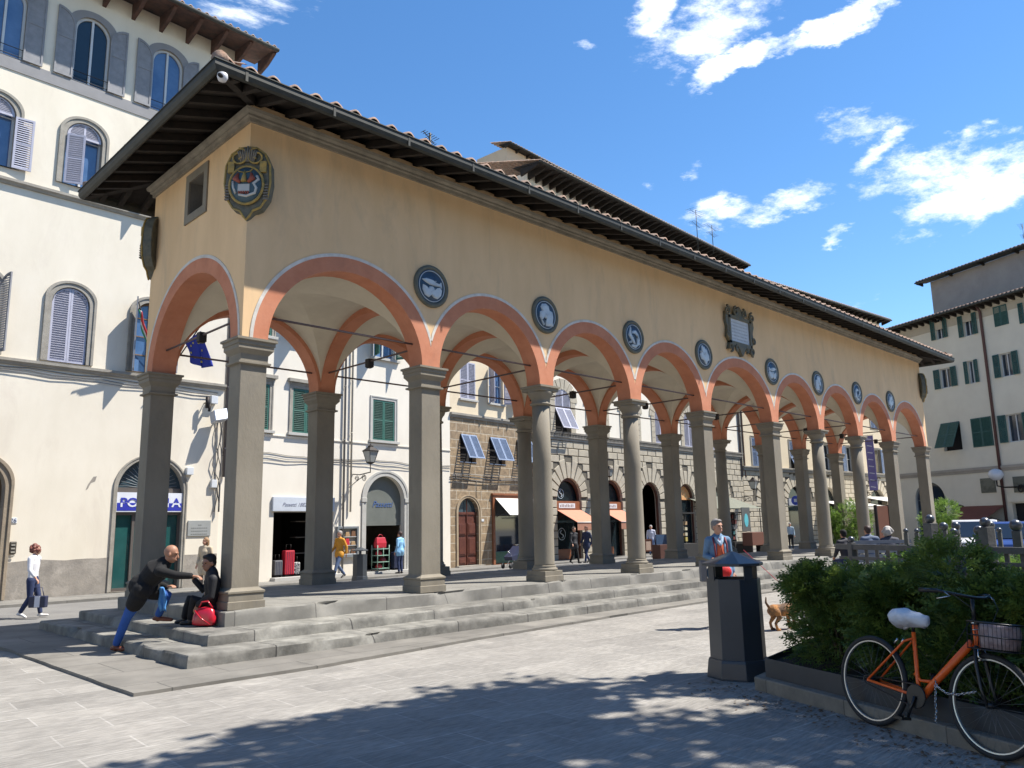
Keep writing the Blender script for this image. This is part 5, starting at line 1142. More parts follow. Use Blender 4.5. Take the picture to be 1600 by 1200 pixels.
b = MB(); b.tube([(uC1+1.2, .5, zc1), (uC1+1.2, .5, zc1+.6)], .05, 8); b.lathe(uC1+1.2, .5, [(.05, zc1+.55), (.16, zc1+.6), (.02, zc1+.72)], 12); b.build('flue', M_IRON, CH)
# ---------------- 5. second stone palace, 6. far cream house
p = F4.w(uR4); F5 = Fac(p.x, p.y, -5.0); uR5 = F5.at(1396, 720)[0]
B5 = new_building('corner_palace', 'second stone palace with blue louvred windows and a purple vertical banner', F5)
zS5 = F5.at(1230, 736)[1]; zE5 = F5.at(1393, 502, .9)[1]
c5 = [F5.at(x, y)[0] for x, y in ((1205, 790), (1246, 790), (1296, 790), (1372, 790))]; hw5 = (F5.at(1386, 790)[0]-F5.at(1358, 790)[0])/2; hw5 = min(hw5, 1.4); zt5 = F5.at(1372, 764)[1]
A5 = [archp(u-hw5, zg2, u+hw5, zt5) for u in c5]
M_RUS2 = mat('pale_rusticated_stone', (.50, .44, .34), .9, (.42, .37, .28), 3, bump=.4, bs=22, stain=(.34, .30, .23), ss=1.3, sw=.35)
wall(B5, 0, zg2-.3, uR5, zS5, A5, M_JNT, M_RUS2, .35, name='ground_floor_wall'); rusticate(B5, 0, zg2-.1, uR5, zS5-.12, c5, hw5, zt5, rowh=.38, m=M_RUS2)
b = MB(); b.box(0, -.18, zS5-.12, uR5, 0, zS5+.10); b.box(0, -.26, zS5+.10, uR5, 0, zS5+.2); b.build('string_course', M_STN, B5, bevel=.01)
w5 = [F5.at(x, 700)[0] for x in (1182, 1240, 1290, 1325, 1369)]; hh5 = F5.at(1369, 690)[1]; 
H = []; zz5 = [zS5+.25, zS5+4.3, zS5+8.0]
for i, u in enumerate(w5):
    for r, z in enumerate(zz5): H.append(rect(u-.62, z, u+.62, z+(2.15 if r == 0 else 1.9)))
wall(B5, 0, zS5+.2, uR5, zE5+.1, H, M_YCR, M_STN, .3)
for i, u in enumerate(w5):
    for r, z in enumerate(zz5):
        P = rect(u-.62, z, u+.62, z+(2.15 if r == 0 else 1.9)); backing(B5, P, .29); frame(B5, P, .16, .05, M_STN); z1_ = P[2][1]
        if r == 0 and i in (2, 3, 4):
            glazing(B5, P, .2, M_WHITEF, M_GLASS, (1, 1)); shutters(B5, u-.62, z, u+.62, z1_, M_BLUES, 'open', -.05)
            if i == 4: b = MB(); [b.box(u-.5+k*.2, .12, z+.1, u-.4+k*.2, .16, z1_-.1) for k in range(5)]; b.build('curtain', mat('beige_curtain', (.30, .26, .17), .9), B5)
        elif r == 0 and i == 1: shutters(B5, u-.6, z+.9, u+.6, z1_-.02, M_BLUES, 'closed', -.01); shutters(B5, u-.6, z+.02, u+.6, z+.9, M_BLUES, 'tilt', -.03)
        else: shutters(B5, u-.6, z+.02, u+.6, z1_-.02, M_BLUES, 'closed', .0)
eave(B5, 0, uR5, zE5, .9, M_WOOD, brackets=.9, sidel=.2, sider=.6)
for i, u in enumerate(c5): b = MB(); b.poly(A5[i], [], lambda a, c: (a, .3, c)); b.build('shop_window', MATS['dark_shop_glass'], B5)
a_ = F5.at(1348, 772, .5)[1]
def banner(F, px, y0, y1, out, w):
    u, z1 = F.at(px, y0, out); z0 = F.at(px, y1, out)[1]; t = thing('banner', 'purple vertical banner with pale zigzag letters hanging from the second stone palace', 'banner', F.w(u, z0, out), F.a)
    b = MB(); b.box(-.015, -w/2, 0, .015, w/2, z1-z0); b.build('cloth', mat('purple_cloth', (.11, .10, .28), .8), t); b = MB(); n = 8
    for k in range(n): z = (z1-z0)*(k+.5)/n; b.obox((-.02, 0, z), (.004, 0, 0), (0, w*.3, .05), (0, -.02, .035))
    b.build('lettering', mat('pale_lilac', (.40, .42, .55), .8), t); b = MB(); b.tube([(0, out, z1-z0+.05), (0, -w/2-.05, z1-z0+.05)], .02, 6); b.tube([(0, out, .0), (0, -w/2-.05, .0)], .02, 6); b.build('rods', M_IRON, t)
banner(F5, 1357, 681, 766, .9, .75)
lantern(F5, 1368, 755, 1.0, 'iron lantern above the white awnings near the end of the stone palace', 1.2)
def canopy(F, px0, px1, py, dz, out, m, label, name='awning', z=None, val=0):
    u0, z0 = F.at(px0, py, out); u1, _ = F.at(px1, py, out); t = thing(name, label, 'awning', F.w(u0, z0, 0), F.a)
    awning(t, 0, u1-u0, dz, 0, out, m, val=val, y0=0); b = MB()
    for u in (.1, u1-u0-.1): b.tube([(u, -out+.1, 0), (u, -out+.1, zg2-z0)], .035, 8)
    split_build(b, 'post', M_IRON, t); return t
M_OLV = mat('olive_canvas', (.16, .165, .13), .85, (.13, .135, .105), 2)
canopy(F5, 1118, 1190, 794, 1.0, 3.0, M_OLV, 'large drab olive awning over the dark shop stalls')
canopy(F5, 1318, 1386, 790, .45, 2.2, M_AWN, 'long white awning in front of the stone palace arches', val=.3)
canopy(F5, 1386, 1440, 783, .5, 2.5, M_AWN, 'white awning at the far end of the street beside the wooden panels')
u, z = F5.at(1243, 782, .7); t = thing('round_sign', 'round blue sign on the stone palace wall beside a pale board', 'sign', F5.w(u, z, .7), F5.a)
b = MB(); n = 24; b.loft([[(.02*s, .36*math.cos(2*math.pi*k/n), .36*math.sin(2*math.pi*k/n)) for k in range(n)] for s in (-1, 1)]); b.build('disc', mat('sign_royal_blue', (.02, .06, .42), .4), t); b = MB(); b.tube([(0, .3, .2), (0, .75, .2)], .025, 6); b.build('arm', M_IRON, t)
b = MB(); b.box(-.026, -.12, -.12, .026, .12, .12); b.build('symbol', MATS['enamel_white'], t)
u0, z0 = F5.at(1231, 790); u1, z1 = F5.at(1243, 778); o = wallbox(F5, u0, z0, u1, z1, .12, mat('pale_board', (.33, .34, .36), .5), 'shop_board', 'pale grey striped shop board left of the round blue sign', 'sign')
# brown panels and posts of the street cafe, far end
def panel(px, py0, py1, w, d, m, label, name='wooden_screen', cat='screen'):
    P = CAM+ray(px, py1)*d; zt_ = CAM.z+ray(px, py0).z*d; t = thing(name, label, cat, (P.x, P.y, -.6), F5.a); b = MB(); b.box(-w/2, -.05, .05, w/2, .05, zt_+.6); b.build('board', m, t, bevel=.01)
    b = MB(); [b.box(x-.05, -.08, 0, x+.05, .08, zt_+.65) for x in (-w/2, w/2)]; split_build(b, 'post', M_IRON, t); return t
panel(1383, 790, 850, 1.5, 46, mat('red_brown_panel', (.13, .05, .03), .6), 'red brown wooden screen under the white awning')
panel(1352, 790, 845, 1.0, 46, MATS['dark_shop_glass'], 'dark glass wind screen under the white awning', 'glass_screen')
p = F5.w(uR5); F6 = Fac(p.x+.3, p.y+.8, -8); u60, u61 = 0, F6.at(1480, 720)[0]
B6 = new_building('cream_house', 'small cream house closing the street behind the last arch, with a red railed balcony', F6)
zt6 = F6.at(1420, 560)[1]; ws6 = [F6.at(1402, 690)[0], F6.at(1419, 690)[0], F6.at(1437, 690)[0]]; wz6 = (F6.at(1419, 703)[1], F6.at(1419, 668)[1])
bz = (F6.at(1415, 766)[1], F6.at(1415, 735)[1])
H = [rect(u-.5, wz6[0], u+.5, wz6[1]) for u in ws6]+[rect(F6.at(1405, 750)[0], bz[0]+.1, F6.at(1425, 750)[0], bz[1]+1.0)]
wall(B6, u60, zg2-.3, u61, zt6, H, M_CRM2, M_STN, .3)
M_BRS = mat('brown_shutter', (.11, .08, .06), .6)
for u in ws6: P = rect(u-.5, wz6[0], u+.5, wz6[1]); backing(B6, P, .25); shutters(B6, u-.5, wz6[0], u+.5, wz6[1], M_BRS, 'closed', .0); b = MB(); b.box(u-.65, -.12, wz6[0]-.1, u+.65, 0, wz6[0]); b.build('sill', M_STN, B6)
backing(B6, H[-1], .28)
b = MB(); ua_, ub_ = F6.at(1403, 750)[0], F6.at(1428, 750)[0]; b.box(ua_, -.9, bz[0]-.1, ub_, 0, bz[0]); 
for k in range(22): x = ua_+(ub_-ua_)*k/21; b.box(x-.015, -.88, bz[0], x+.015, -.85, bz[1])
b.box(ua_, -.9, bz[1], ub_, -.83, bz[1]+.06); b.build('balcony', mat('red_brown_railing', (.16, .04, .03), .6), B6)
eave(B6, u60, u61, zt6, .6, M_WOOD, sidel=.2)
# ---------------- 7. cream building on the right, green shutters
F7 = Fac(55.7, 7.7, 246)
uL7, uR7 = F7.at(1388, 700)[0], F7.at(1690, 700)[0]
B7 = new_building('corner_apartment_building', 'cream apartment building on the right with dark green shutters and a drainpipe', F7)
zE7 = (F7.at(1420, 507, .9)[1]+F7.at(1600, 453, .9)[1])/2; zS7 = F7.at(1510, 732)[1]; zg7 = -.62
def bx7(x0, y0, x1, y1): c_ = ((x0+x1)/2, (y0+y1)/2); return F7.at(x0, c_[1])[0], F7.at(c_[0], y1)[1], F7.at(x1, c_[1])[0], F7.at(c_[0], y0)[1]
wins = [(bx7(1461, 497, 1474, 530), 'open'), (bx7(1505, 491, 1520, 525), 'open'), (bx7(1553, 477, 1575, 509), 'closed'), (bx7(1600, 470, 1616, 503), 'open'), (bx7(1469, 575, 1487, 606), 'open'), (bx7(1513, 563, 1524, 599), 'open'), (bx7(1563, 551, 1583, 588), 'open'),
        (bx7(1473, 660, 1502, 704), 'tilt'), (bx7(1519, 652, 1551, 698), 'closed'), (bx7(1574, 646, 1600, 690), 'open')]
wins = [((q[0], q[1], q[2], q[3]), m_) for q, m_ in wins]
ga = [bx7(1432, 753, 1479, 840), bx7(1489, 788, 1514, 840)]; gd = bx7(1585, 786, 1612, 842)
H = [rect(*q) for q, _ in wins]+[archp(q[0], zg7, q[2], q[3]) for q in ga]+[rect(gd[0], zg7, gd[2], gd[3])]
M_C7 = mat('dull_cream_plaster', (.68, .62, .50), .9, (.62, .56, .45), .7, bump=.05, stain=(.55, .50, .41), ss=.35, sw=.35)
wall(B7, uL7, zg7-.5, uR7, zE7+.1, H, M_C7, M_C7, .3, thick=9)
band(B7, uL7, uR7, zS7-.35, zS7, .12, mat('taupe_band', (.36, .32, .27), .85)); b = MB(); b.box(uL7, -.03, zE7-.75, uR7, 0, zE7-.2); b.build('frieze', mat('tan_frieze', (.48, .41, .31), .9), B7)
for q, m_ in wins:
    P = rect(*q); backing(B7, P, .28)
    if m_ == 'open': glazing(B7, P, .18, M_WHITEF, M_GLASS, (1, 0))
    w_ = q[2]-q[0]; shutters(B7, q[0], q[1], q[2], q[3], M_GREEN2, {'open': 'open'}.get(m_, m_), -.05 if m_ != 'closed' else -.03)
for k, q in enumerate(ga): P = archp(q[0], zg7, q[2], q[3]); backing(B7, P, .29, mat('dim_blue_grey_door', (.07, .075, .095), .6)); glazing(B7, P, .2, mat('grey_door_frame', (.16, .16, .17), .6), M_GLASS, (1, 2))
backing(B7, rect(gd[0], zg7, gd[2], gd[3]), .29)
b = MB(); b.box(gd[0]-.2, -.12, gd[3]+.1, gd[2]+.3, 0, gd[3]+.6); b.build('shop_fascia', M_C7, B7)
for (x0, y0, x1, y1, lb) in ((1533, 747, 1556, 770, 'dark poster panel left of the drainpipe on the right building'), (1584, 744, 1612, 769, 'dark poster panel right of the drainpipe on the right building')):
    q = bx7(x0, y0, x1, y1); o = wallbox(F7, q[0], q[1], q[2], q[3], .06, mat('dark_poster', (.07, .075, .06), .4, (.12, .125, .10), 1.5, ramp=(.45, .55)), 'poster_panel', lb, 'panel')
eave(B7, uL7, uR7, zE7, .9, M_WOOD, brackets=.55, sidel=.6, bh=.15)
downpipe(F7, F7.at(1552, 640)[0], zg7, zE7, mat('reddish_pipe', (.10, .045, .04), .6), 'dark red drainpipe down the cream building on the right', .09)
u, z = F7.at(1556, 742, 1.1); t = thing('globe_lamp', 'white globe street lamp on a scrolled bracket at the right drainpipe', 'lamp', F7.w(u, z, 1.1), F7.a)
b = MB(); b.lathe(0, 0, [(.0, -.36), (.2, -.34), (.42, -.12), (.46, .05), (.36, .26), (.15, .38), (0, .4)], 20); b.build('globe', mat('opal_globe', (.60, .62, .66), .2), t)
b = MB(); b.tube([(0, 0, -.35), (0, 0, -.7), (.2, .4, -.8), (.5, 1.1, -.8)], .05, 8); b.tube([(.9+.25*(1-i/20*.8)*math.cos(i*.5), .9, -.95+.3*(1-i/20*.8)*math.sin(i*.5)) for i in range(20)], .04, 6); b.tube([(.5, 1.0, -.8), (1.2, .95, -.8)], .05, 6); b.build('bracket', M_IRON, t)
q = bx7(1507, 800, 1572, 814); t = thing('red_awning', 'dull red cafe awning low on the right building', 'awning', F7.w(q[0], q[1], 0), F7.a); awning(t, 0, q[2]-q[0], 1.0, 0, 2.2, mat('dull_red_canvas', (.16, .045, .03), .8), val=.35, y0=0)
# 8. taller grey block behind
F8 = Fac(F7.w(0).x+7, F7.w(0).y+3, 246); u80 = F8.at(1458, 480)[0]; u81 = F8.at(1720, 450)[0]; z8 = F8.at(1600, 390)[1]
B8 = new_building('grey_block', 'taller weathered grey plastered block rising behind the cream building on the right', F8)
wall(B8, u80, 3, u81, z8, [], mat('grey_brown_plaster', (.36, .32, .28), .9, (.30, .265, .235), .8, bump=.1, stain=(.22, .20, .18), ss=.6, sw=.5), None, thick=8); eave(B8, u80, u81, z8, .7, M_WOOD, brackets=2.5, sidel=.8, bh=.1)
# ---------------- unseen blocks added behind and beside the camera to cut the sky fill
def plainblock(name, label, F, w, h, d, m, cols, rows, seed=1, mat_s=None):
    t = new_building(name, label, F); random.seed(seed); H = []; pos = []
    for r in range(rows):
        for c in range(cols): u = w*(c+.5)/cols; z = 1.0+r*3.4+(.2 if r else 0); H.append(rect(u-.5, z, u+.5, z+1.8)); pos.append((u, z))
    wall(t, 0, -1.2, w, h, H, m, m, .3, thick=d)
    for (u, z), P in zip(pos, H): o = backing(t, P, .25, M_GLASS, 'window')
    eave(t, 0, w, h, .8, M_WOOD, brackets=2.0, sidel=.2, sider=.2, tiles=True, runback=4); return t
plainblock('unseen_house', 'unseen ochre block closing the square behind the camera', Fac(40, -34, 180), 46, 14, 8, M_YCR, 12, 4, 3)
plainblock('unseen_house', 'unseen grey rendered block closing the square behind the camera to the west', Fac(-6.2, -33, 180), 34, 12.5, 8, mat('dull_grey_render', (.38, .35, .30), .9), 9, 3, 4)
plainblock('unseen_house', 'unseen cream block along the left side of the square', Fac(-34, -30, 90), 34, 12, 8, M_C7, 9, 3, 5)
plainblock('unseen_house', 'unseen cream block east of the garden far to the right', Fac(58, -14, 250), 22, 13, 8, M_C7, 6, 3, 6)
# television antennas
def antenna(px, py, h, d, label):
    P = CAM+ray(px, py)*d; t = thing('antenna', label, 'antenna', (P.x, P.y, P.z-h), F4.a, 'rooftop antennas'); b = MB(); b.tube([(0, 0, 0), (0, 0, h)], .025, 5); b.build('mast', M_GUTTER, t); b = MB()
    for z, L_ in ((h*.95, min(.8, h*.35)), (h*.7, min(.6, h*.25))):
        b.tube([(-L_, 0, z), (L_, .1, z-.1)], .012, 4)
        for k in range(7): x = -L_+2*L_*k/6; b.tube([(x, -L_*.4, z-.05*k/6), (x, L_*.4, z-.05*k/6)], .008, 4)
    b.build('aerials', M_GUTTER, t)
antenna(1087, 328, 3.2, 52, 'tall television antenna above the middle of the palace eaves'); antenna(1112, 352, 2.0, 53, 'shorter television antenna right of the tall one'); antenna(672, 208, .55, 17, 'small antenna peeping over the loggia roof near the left'); antenna(1597, 350, 4, 75, 'antenna at the right edge of the sky')
# ================================================================ planter, hedge, garden fence
random.seed(11)
GZ = -.54
KA, KB, KC, KD = Vector((2.165, -6.93)), Vector((1.28, -9.0)), Vector((.45, -10.94)), Vector((8.3, -5.95))
KE = Vector((6.3, -11.6))
def inset(P, d):
    n = len(P); c = Vector((sum(p.x for p in P)/n, sum(p.y for p in P)/n)); out = []
    for i in range(n):
        a, b_, e = P[i-1], P[i], P[(i+1) % n]; n1 = (b_-a).normalized(); n2 = (e-b_).normalized(); m1 = Vector((-n1.y, n1.x)); m2 = Vector((-n2.y, n2.x))
        if (c-b_).dot(m1) < 0: m1 = -m1
        if (c-b_).dot(m2) < 0: m2 = -m2
        k = (m1+m2); out.append(b_+k*(d/max(.3, 1+m1.dot(m2))))
    return out
PP = [KA, KC, KE, KD]
def ringwall(parent, P0, P1, z0, z1, m, name, bev=.01):
    b = MB(); n = len(P0)
    b.loft([[(p.x, p.y, z0) for p in P0], [(p.x, p.y, z1) for p in P0]], cap=False); b.loft([[(p.x, p.y, z1) for p in P1], [(p.x, p.y, z0) for p in P1]], cap=False)
    b.add([(p.x, p.y, z1) for p in P0]+[(p.x, p.y, z1) for p in P1], [(i, (i+1) % n, n+(i+1) % n, n+i) for i in range(n)])
    return b.build(name, m, parent, bevel=bev)
PL = thing('garden_planter', 'raised garden bed with a concrete kerb and dark metal edging beside the bicycle', 'planter', (0, 0, 0))
ringwall(PL, PP, inset(PP, .16), GZ-.1, GZ+.125, brickmat('kerb_concrete', (.22, .195, .155), (.20, .175, .14), (.10, .09, .075), 1.0, 30, .006, vs=6, var=.35, bump=.35, rot=-1.03, stain=(.14, .125, .10), ss=2, sw=.4), 'kerb', .012)
M_EDGE = mat('dark_edging_metal', (.045, .047, .05), .5, (.035, .036, .038), 4)
ringwall(PL, inset(PP, .10), inset(PP, .115), GZ+.10, GZ+.30, M_EDGE, 'metal_edging', .002)
b = MB(); sp_ = densify([tuple(p) for p in inset(PP, .11)], .4); b.poly(sp_, [], lambda x, y: (x, y, GZ+.24+.02*noise.noise(Vector((x*2, y*2, 0)))))
b.build('soil', mat('dark_soil', (.06, .045, .03), .95, (.035, .026, .018), 20, bump=.8, bs=60), PL)
# conifer-like shrubs: thousands of drooping sprays
def leafmat(name, c1, c2, c3, tr=.25):
    m = bpy.data.materials.new(name); m.use_nodes = True; nt = m.node_tree; N = nt.nodes; L = nt.links; b = N['Principled BSDF']; b.inputs['Roughness'].default_value = .55
    tc = N.new('ShaderNodeTexCoord'); n = N.new('ShaderNodeTexNoise'); n.inputs['Scale'].default_value = 5; n.inputs['Detail'].default_value = 5; L.new(tc.outputs['Object'], n.inputs['Vector'])
    r = N.new('ShaderNodeValToRGB'); r.color_ramp.elements[0].position = .36; r.color_ramp.elements[0].color = (*c1, 1); r.color_ramp.elements[1].position = .68; r.color_ramp.elements[1].color = (*c3, 1); e = r.color_ramp.elements.new(.52); e.color = (*c2, 1)
    L.new(n.outputs['Fac'], r.inputs[0]); L.new(r.outputs[0], b.inputs['Base Color'])
    t = N.new('ShaderNodeBsdfTranslucent'); L.new(r.outputs[0], t.inputs['Color']); mx = N.new('ShaderNodeMixShader'); mx.inputs[0].default_value = tr
    L.new(b.outputs[0], mx.inputs[1]); L.new(t.outputs[0], mx.inputs[2]); L.new(mx.outputs[0], N['Material Output'].inputs['Surface']); MATS[name] = m; return m
M_HEDGE = leafmat('conifer_foliage', (.045, .085, .018), (.10, .16, .03), (.20, .27, .05))
M_LIME = leafmat('lime_foliage', (.09, .17, .03), (.16, .27, .05), (.26, .36, .08), .4)
M_TREEL = leafmat('tree_leaves', (.03, .06, .018), (.05, .09, .025), (.08, .13, .035), .3)
M_BARK = mat('bark', (.10, .075, .05), .9, (.06, .045, .03), 12, bump=.8, bs=30)
def spray_mesh(nbr, h, r, size, seed, droop=.5, up=.5, shell=.55, lobes=5):
    rnd = random.Random(seed); b = MB(); vs = []; fs = []
    lob = [(rnd.uniform(-.45, .45)*r, rnd.uniform(-.45, .45)*r, rnd.uniform(.3, .95)*h, rnd.uniform(.35, .6)*r) for _ in range(lobes)]
    lob.append((0, 0, h*.45, r*.8)); lob.append((0, 0, h*.2, r*.85))
    for _ in range(nbr):
        lx, ly, lz, lr = lob[int(rnd.random()*len(lob))] if rnd.random() < .999 else lob[-1]
        d = Vector((rnd.gauss(0, 1), rnd.gauss(0, 1), rnd.gauss(.15, .9))).normalized(); q = lr*(shell+(1-shell)*rnd.random()**.6)*rnd.uniform(.85, 1.12)
        p = Vector((lx, ly, lz))+Vector((d.x*q, d.y*q, d.z*q*.85*h/(2*r) if h > r else d.z*q*.8))
        if p.z < .03: p.z = .03+rnd.random()*.1
        ax = (d+Vector((rnd.gauss(0, .35), rnd.gauss(0, .35), up+rnd.gauss(0, .3)))).normalized(); sd = ax.cross(Vector((rnd.gauss(0, 1), rnd.gauss(0, 1), rnd.gauss(0, 1)))).normalized()
        L_ = size*rnd.uniform(.6, 1.4); nrm = ax.cross(sd)
        k = len(vs); w = L_*.035
        e1 = p+ax*L_*.5-Vector((0, 0, droop*L_*.12)); e2 = p+ax*L_-Vector((0, 0, droop*L_*.45))
        vs += [p-sd*w, p+sd*w, e1+sd*w, e1-sd*w, e2]; fs += [(k, k+1, k+2, k+3), (k+3, k+2, k+4)]
        for t, s_ in ((.25, 1), (.38, -1), (.5, 1), (.62, -1), (.75, 1), (.85, -1)):
            o = p+ax*L_*t-Vector((0, 0, droop*L_*.45*t*t)); tip = o+(sd*s_*.9+ax*.7).normalized()*L_*.42*(1.1-t)+nrm*rnd.gauss(0, .04)*L_-Vector((0, 0, .05*L_)); m_ = (o+tip)/2; wv = ax*L_*.055
            k = len(vs); vs += [o, m_+wv, tip, m_-wv]; fs.append((k, k+1, k+2, k+3))
    b.v = [tuple(v) for v in vs]; b.f = fs; b.m = [0]*len(fs); b.sm = [False]*len(fs); return b
def shrub_proto(name, h, r, n, size, seed, m, droop=.5, stems=5, up=.5):
    t = bpy.data.objects.new(name, None); COL.objects.link(t); spray_mesh(n, h, r, size, seed, droop, up).build('foliage', m, t, fixn=False)
    b = MB(); rnd = random.Random(seed)
    for k in range(stems): a = rnd.uniform(0, 6.28); b.tube([(0, 0, -.05), (math.cos(a)*r*.3, math.sin(a)*r*.3, h*.45), (math.cos(a)*r*.5, math.sin(a)*r*.5, h*.85)], [.018, .012, .004], 5)
    b.build('stem', M_BARK, t); return t
hp = [shrub_proto('conifer_shrub', 1.08, .60, 3200, .17, s, M_HEDGE) for s in (1, 2, 3)]
dirk = (KC-KA).normalized(); nrk = Vector((dirk.y, -dirk.x)); nrk = nrk if nrk.dot(KE-KA) > 0 else -nrk
row = []
for i in range(6): row.append((KA+dirk*(.42+.78*i)+nrk*(.78+.1*(i % 2)), 1.0+.06*((i*7) % 3-1)))
e2_ = (KD-KA).normalized(); 
for i in range(5): row.append((KA+e2_*(1.55+.95*i)+dirk*(.75+.15*(i % 2)), .92+.07*((i*5) % 3)))
for i in range(4): row.append((KA+dirk*(1.5+.9*i)+nrk*(1.7+.15*(i % 2)), .96+.05*i))
lbls = ['at the corner of the bed nearest the octagonal bin', 'behind the bicycle rear wheel', 'behind the white covered saddle', 'behind the orange bicycle frame', 'behind the bicycle basket', 'at the right edge of the picture behind the front wheel',
        'just behind the corner shrub beside the dog', 'on the far edge of the bed, second from its corner', 'on the far edge of the bed, third from its corner', 'on the bed edge before the seated couple', 'on the bed edge below the ball topped posts',
        'in the second row behind the saddle', 'in the second row behind the bicycle frame', 'in the second row above the handlebars', 'in the second row at the right edge']
for i, (p, sc) in enumerate(row):
    o = hp[i] if i < 3 else copy_tree(hp[i % 3]); o.location = (p.x, p.y, GZ+.22); o.rotation_euler = (0, 0, i*1.9); o.scale = (sc, sc, sc*(.90 if i < 6 else (.64 if i < 11 else .74)))
    tag(o, 'dark green feathery conifer shrub '+lbls[i], 'shrub', 'conifer shrubs of the garden hedge')
# lime green garden plants beyond the fence
lp = [shrub_proto('lime_shrub', .8, .75, 1500, .16, s, M_LIME, .2, 4) for s in (21, 22)]
FP0 = CAM+ray(1326, 852)*13.8; FP1 = CAM+ray(1615, 858)*10.6
fd = Vector((FP1.x-FP0.x, FP1.y-FP0.y)); fl = fd.length; fd.normalize(); fn_ = Vector((-fd.y, fd.x)); fn_ = fn_ if fn_.x > 0 else -fn_
ll = ['behind the left end of the lattice fence', 'behind the lattice, second from its left end', 'behind the middle of the lattice fence', 'behind the lattice below the ball topped posts', 'behind the right part of the lattice fence', 'behind the right end of the lattice fence', 'under the tall loggia pier at the end', 'in the far right of the garden']
for i in range(8):
    o = lp[i] if i < 2 else copy_tree(lp[i % 2]); q = Vector((FP0.x, FP0.y))+fd*(fl*(i+.3)/6.5 if i < 6 else fl*(.1+.6*(i-6)))+fn_*(.9+(2.6 if i > 5 else 0))
    o.location = (q.x, q.y, GZ+.02); o.rotation_euler = (0, 0, i*2.1); s_ = .95+.12*(i % 3); o.scale = (s_, s_, s_*.95); tag(o, 'bright lime green shrub '+ll[i], 'shrub', 'lime green shrubs of the garden')
def bush_at(px, py, d, h, r, label, seed=31, n=1500):
    P = CAM+ray(px, py)*d; o = shrub_proto('garden_shrub', h, r, n, .26, seed, M_LIME, .2, 4); o.location = (P.x, P.y, GZ-.1); tag(o, label, 'shrub')
bush_at(1466, 800, 38, 2.3, 1.1, 'tall yellow green bush in sunlight right of the last loggia pier', 31, 2600)
bush_at(1336, 820, 34, 2.2, .8, 'yellow green potted bush between the last round columns', 32); bush_at(1301, 820, 34, 1.9, .5, 'small yellow green bush left of the round column near the end', 33, 900)
# wooden lattice fence with ball topped posts
M_FEN = mat('grey_fence_timber', (.11, .108, .105), .8, (.08, .078, .075), 6, bump=.3)
FE = thing('lattice_fence', 'grey timber lattice fence with ball topped posts behind the hedge', 'fence', (FP0.x, FP0.y, GZ), math.atan2(fd.y, fd.x)); b = MB(); ht = FP0.z-GZ
b.box(-.3, -.03, ht-.07, fl+.3, .03, ht+.02); b.box(-.3, -.03, .25, fl+.3, .03, .32); b.build('rail', M_FEN, FE)
b = MB()
for k in range(int(fl/.24)): x = .12+k*.24; b.box(x-.035, .032, .1, x+.035, .05, ht-.03)
for k in range(4): z = .3+k*.22; b.box(-.2, -.05, z, fl+.2, -.032, z+.055)
b.build('lattice', M_FEN, FE)
M_BALL = mat('dark_ball_finial', (.05, .055, .07), .3, spec=.8)
def ballpost(parent, x, y, h, r, w=.05, nm='post', m=None):
    b = MB(); b.box(x-w, y-w, 0, x+w, y+w, h); o = b.build(nm, m or M_FEN, parent, bevel=.006); b = MB(); b.lathe(x, y, [(r*math.sin(math.pi*i/10)+.001, h+r*.9-r*math.cos(math.pi*i/10)) for i in range(11)], 16); b.build('ball', M_BALL, o); return o
for x, h in ((fl*.02, ht+.05), (fl*.52, ht+.36), (fl*.64, ht+.18), (fl*.80, ht+.30), (fl*.99, ht+.2)): ballpost(FE, x, 0, h, .055 if h < ht+.3 else .07, .05 if h < ht+.3 else .075)
# picket panels and ball topped bollards further back
def bollard(px, py, d, r, label, w=.05):
    P = CAM+ray(px, py)*d; t = thing('ball_bollard', label, 'bollard', (P.x, P.y, GZ), 0, 'ball topped bollards round the garden'); h = P.z-GZ-r; o = ballpost(t, 0, 0, h, r, w); return t
for i, (px, py, d, r) in enumerate(((1415, 829, 15, .045), (1432, 829, 15.3, .045), (1451, 829, 15.6, .045), (1474, 822, 15, .08), (1493, 821, 15, .08), (1547, 820, 14, .075), (1561, 828, 15, .05), (1587, 820, 11.5, .085), (1529, 828, 12.5, .075))):
    bollard(px, py, d, r, ['first of three thin ball topped posts right of the seated couple', 'middle one of three thin ball topped posts right of the seated couple', 'last of three thin ball topped posts, by the end pier of the loggia', 'ball topped post in front of the yellow green bush', 'ball topped post right of the yellow green bush', 'ball topped post in front of the blue car', 'small ball topped post right of the blue car roof', 'large ball topped post at the right edge of the picture', 'large dark ball topped post in front of the white van'][i], .035 if r < .06 else .055)
PK = thing('picket_fence', 'pale picket fence panels in front of the parked cars', 'fence', (0, 0, 0)); b = MB(); Pa, Pb = CAM+ray(1498, 835)*16, CAM+ray(1600, 838)*14
for k in range(26): q = Pa+(Pb-Pa)*(k/25); b.obox((q.x, q.y, GZ+.55), (.03, -.03, 0), (.01, .01, 0), (0, 0, .5))
b.obox(((Pa+Pb)/2).to_3d()*1.0+Vector((0, 0, GZ+.85-(Pa.z+Pb.z)/2)), (Pb-Pa)*.5*Vector((1, 1, 0)).to_3d().x if 0 else Vector(((Pb-Pa).x/2, (Pb-Pa).y/2, 0)), (.012, .012, 0), (0, 0, .03)); b.build('pickets', mat('pale_picket', (.36, .35, .33), .7), PK)
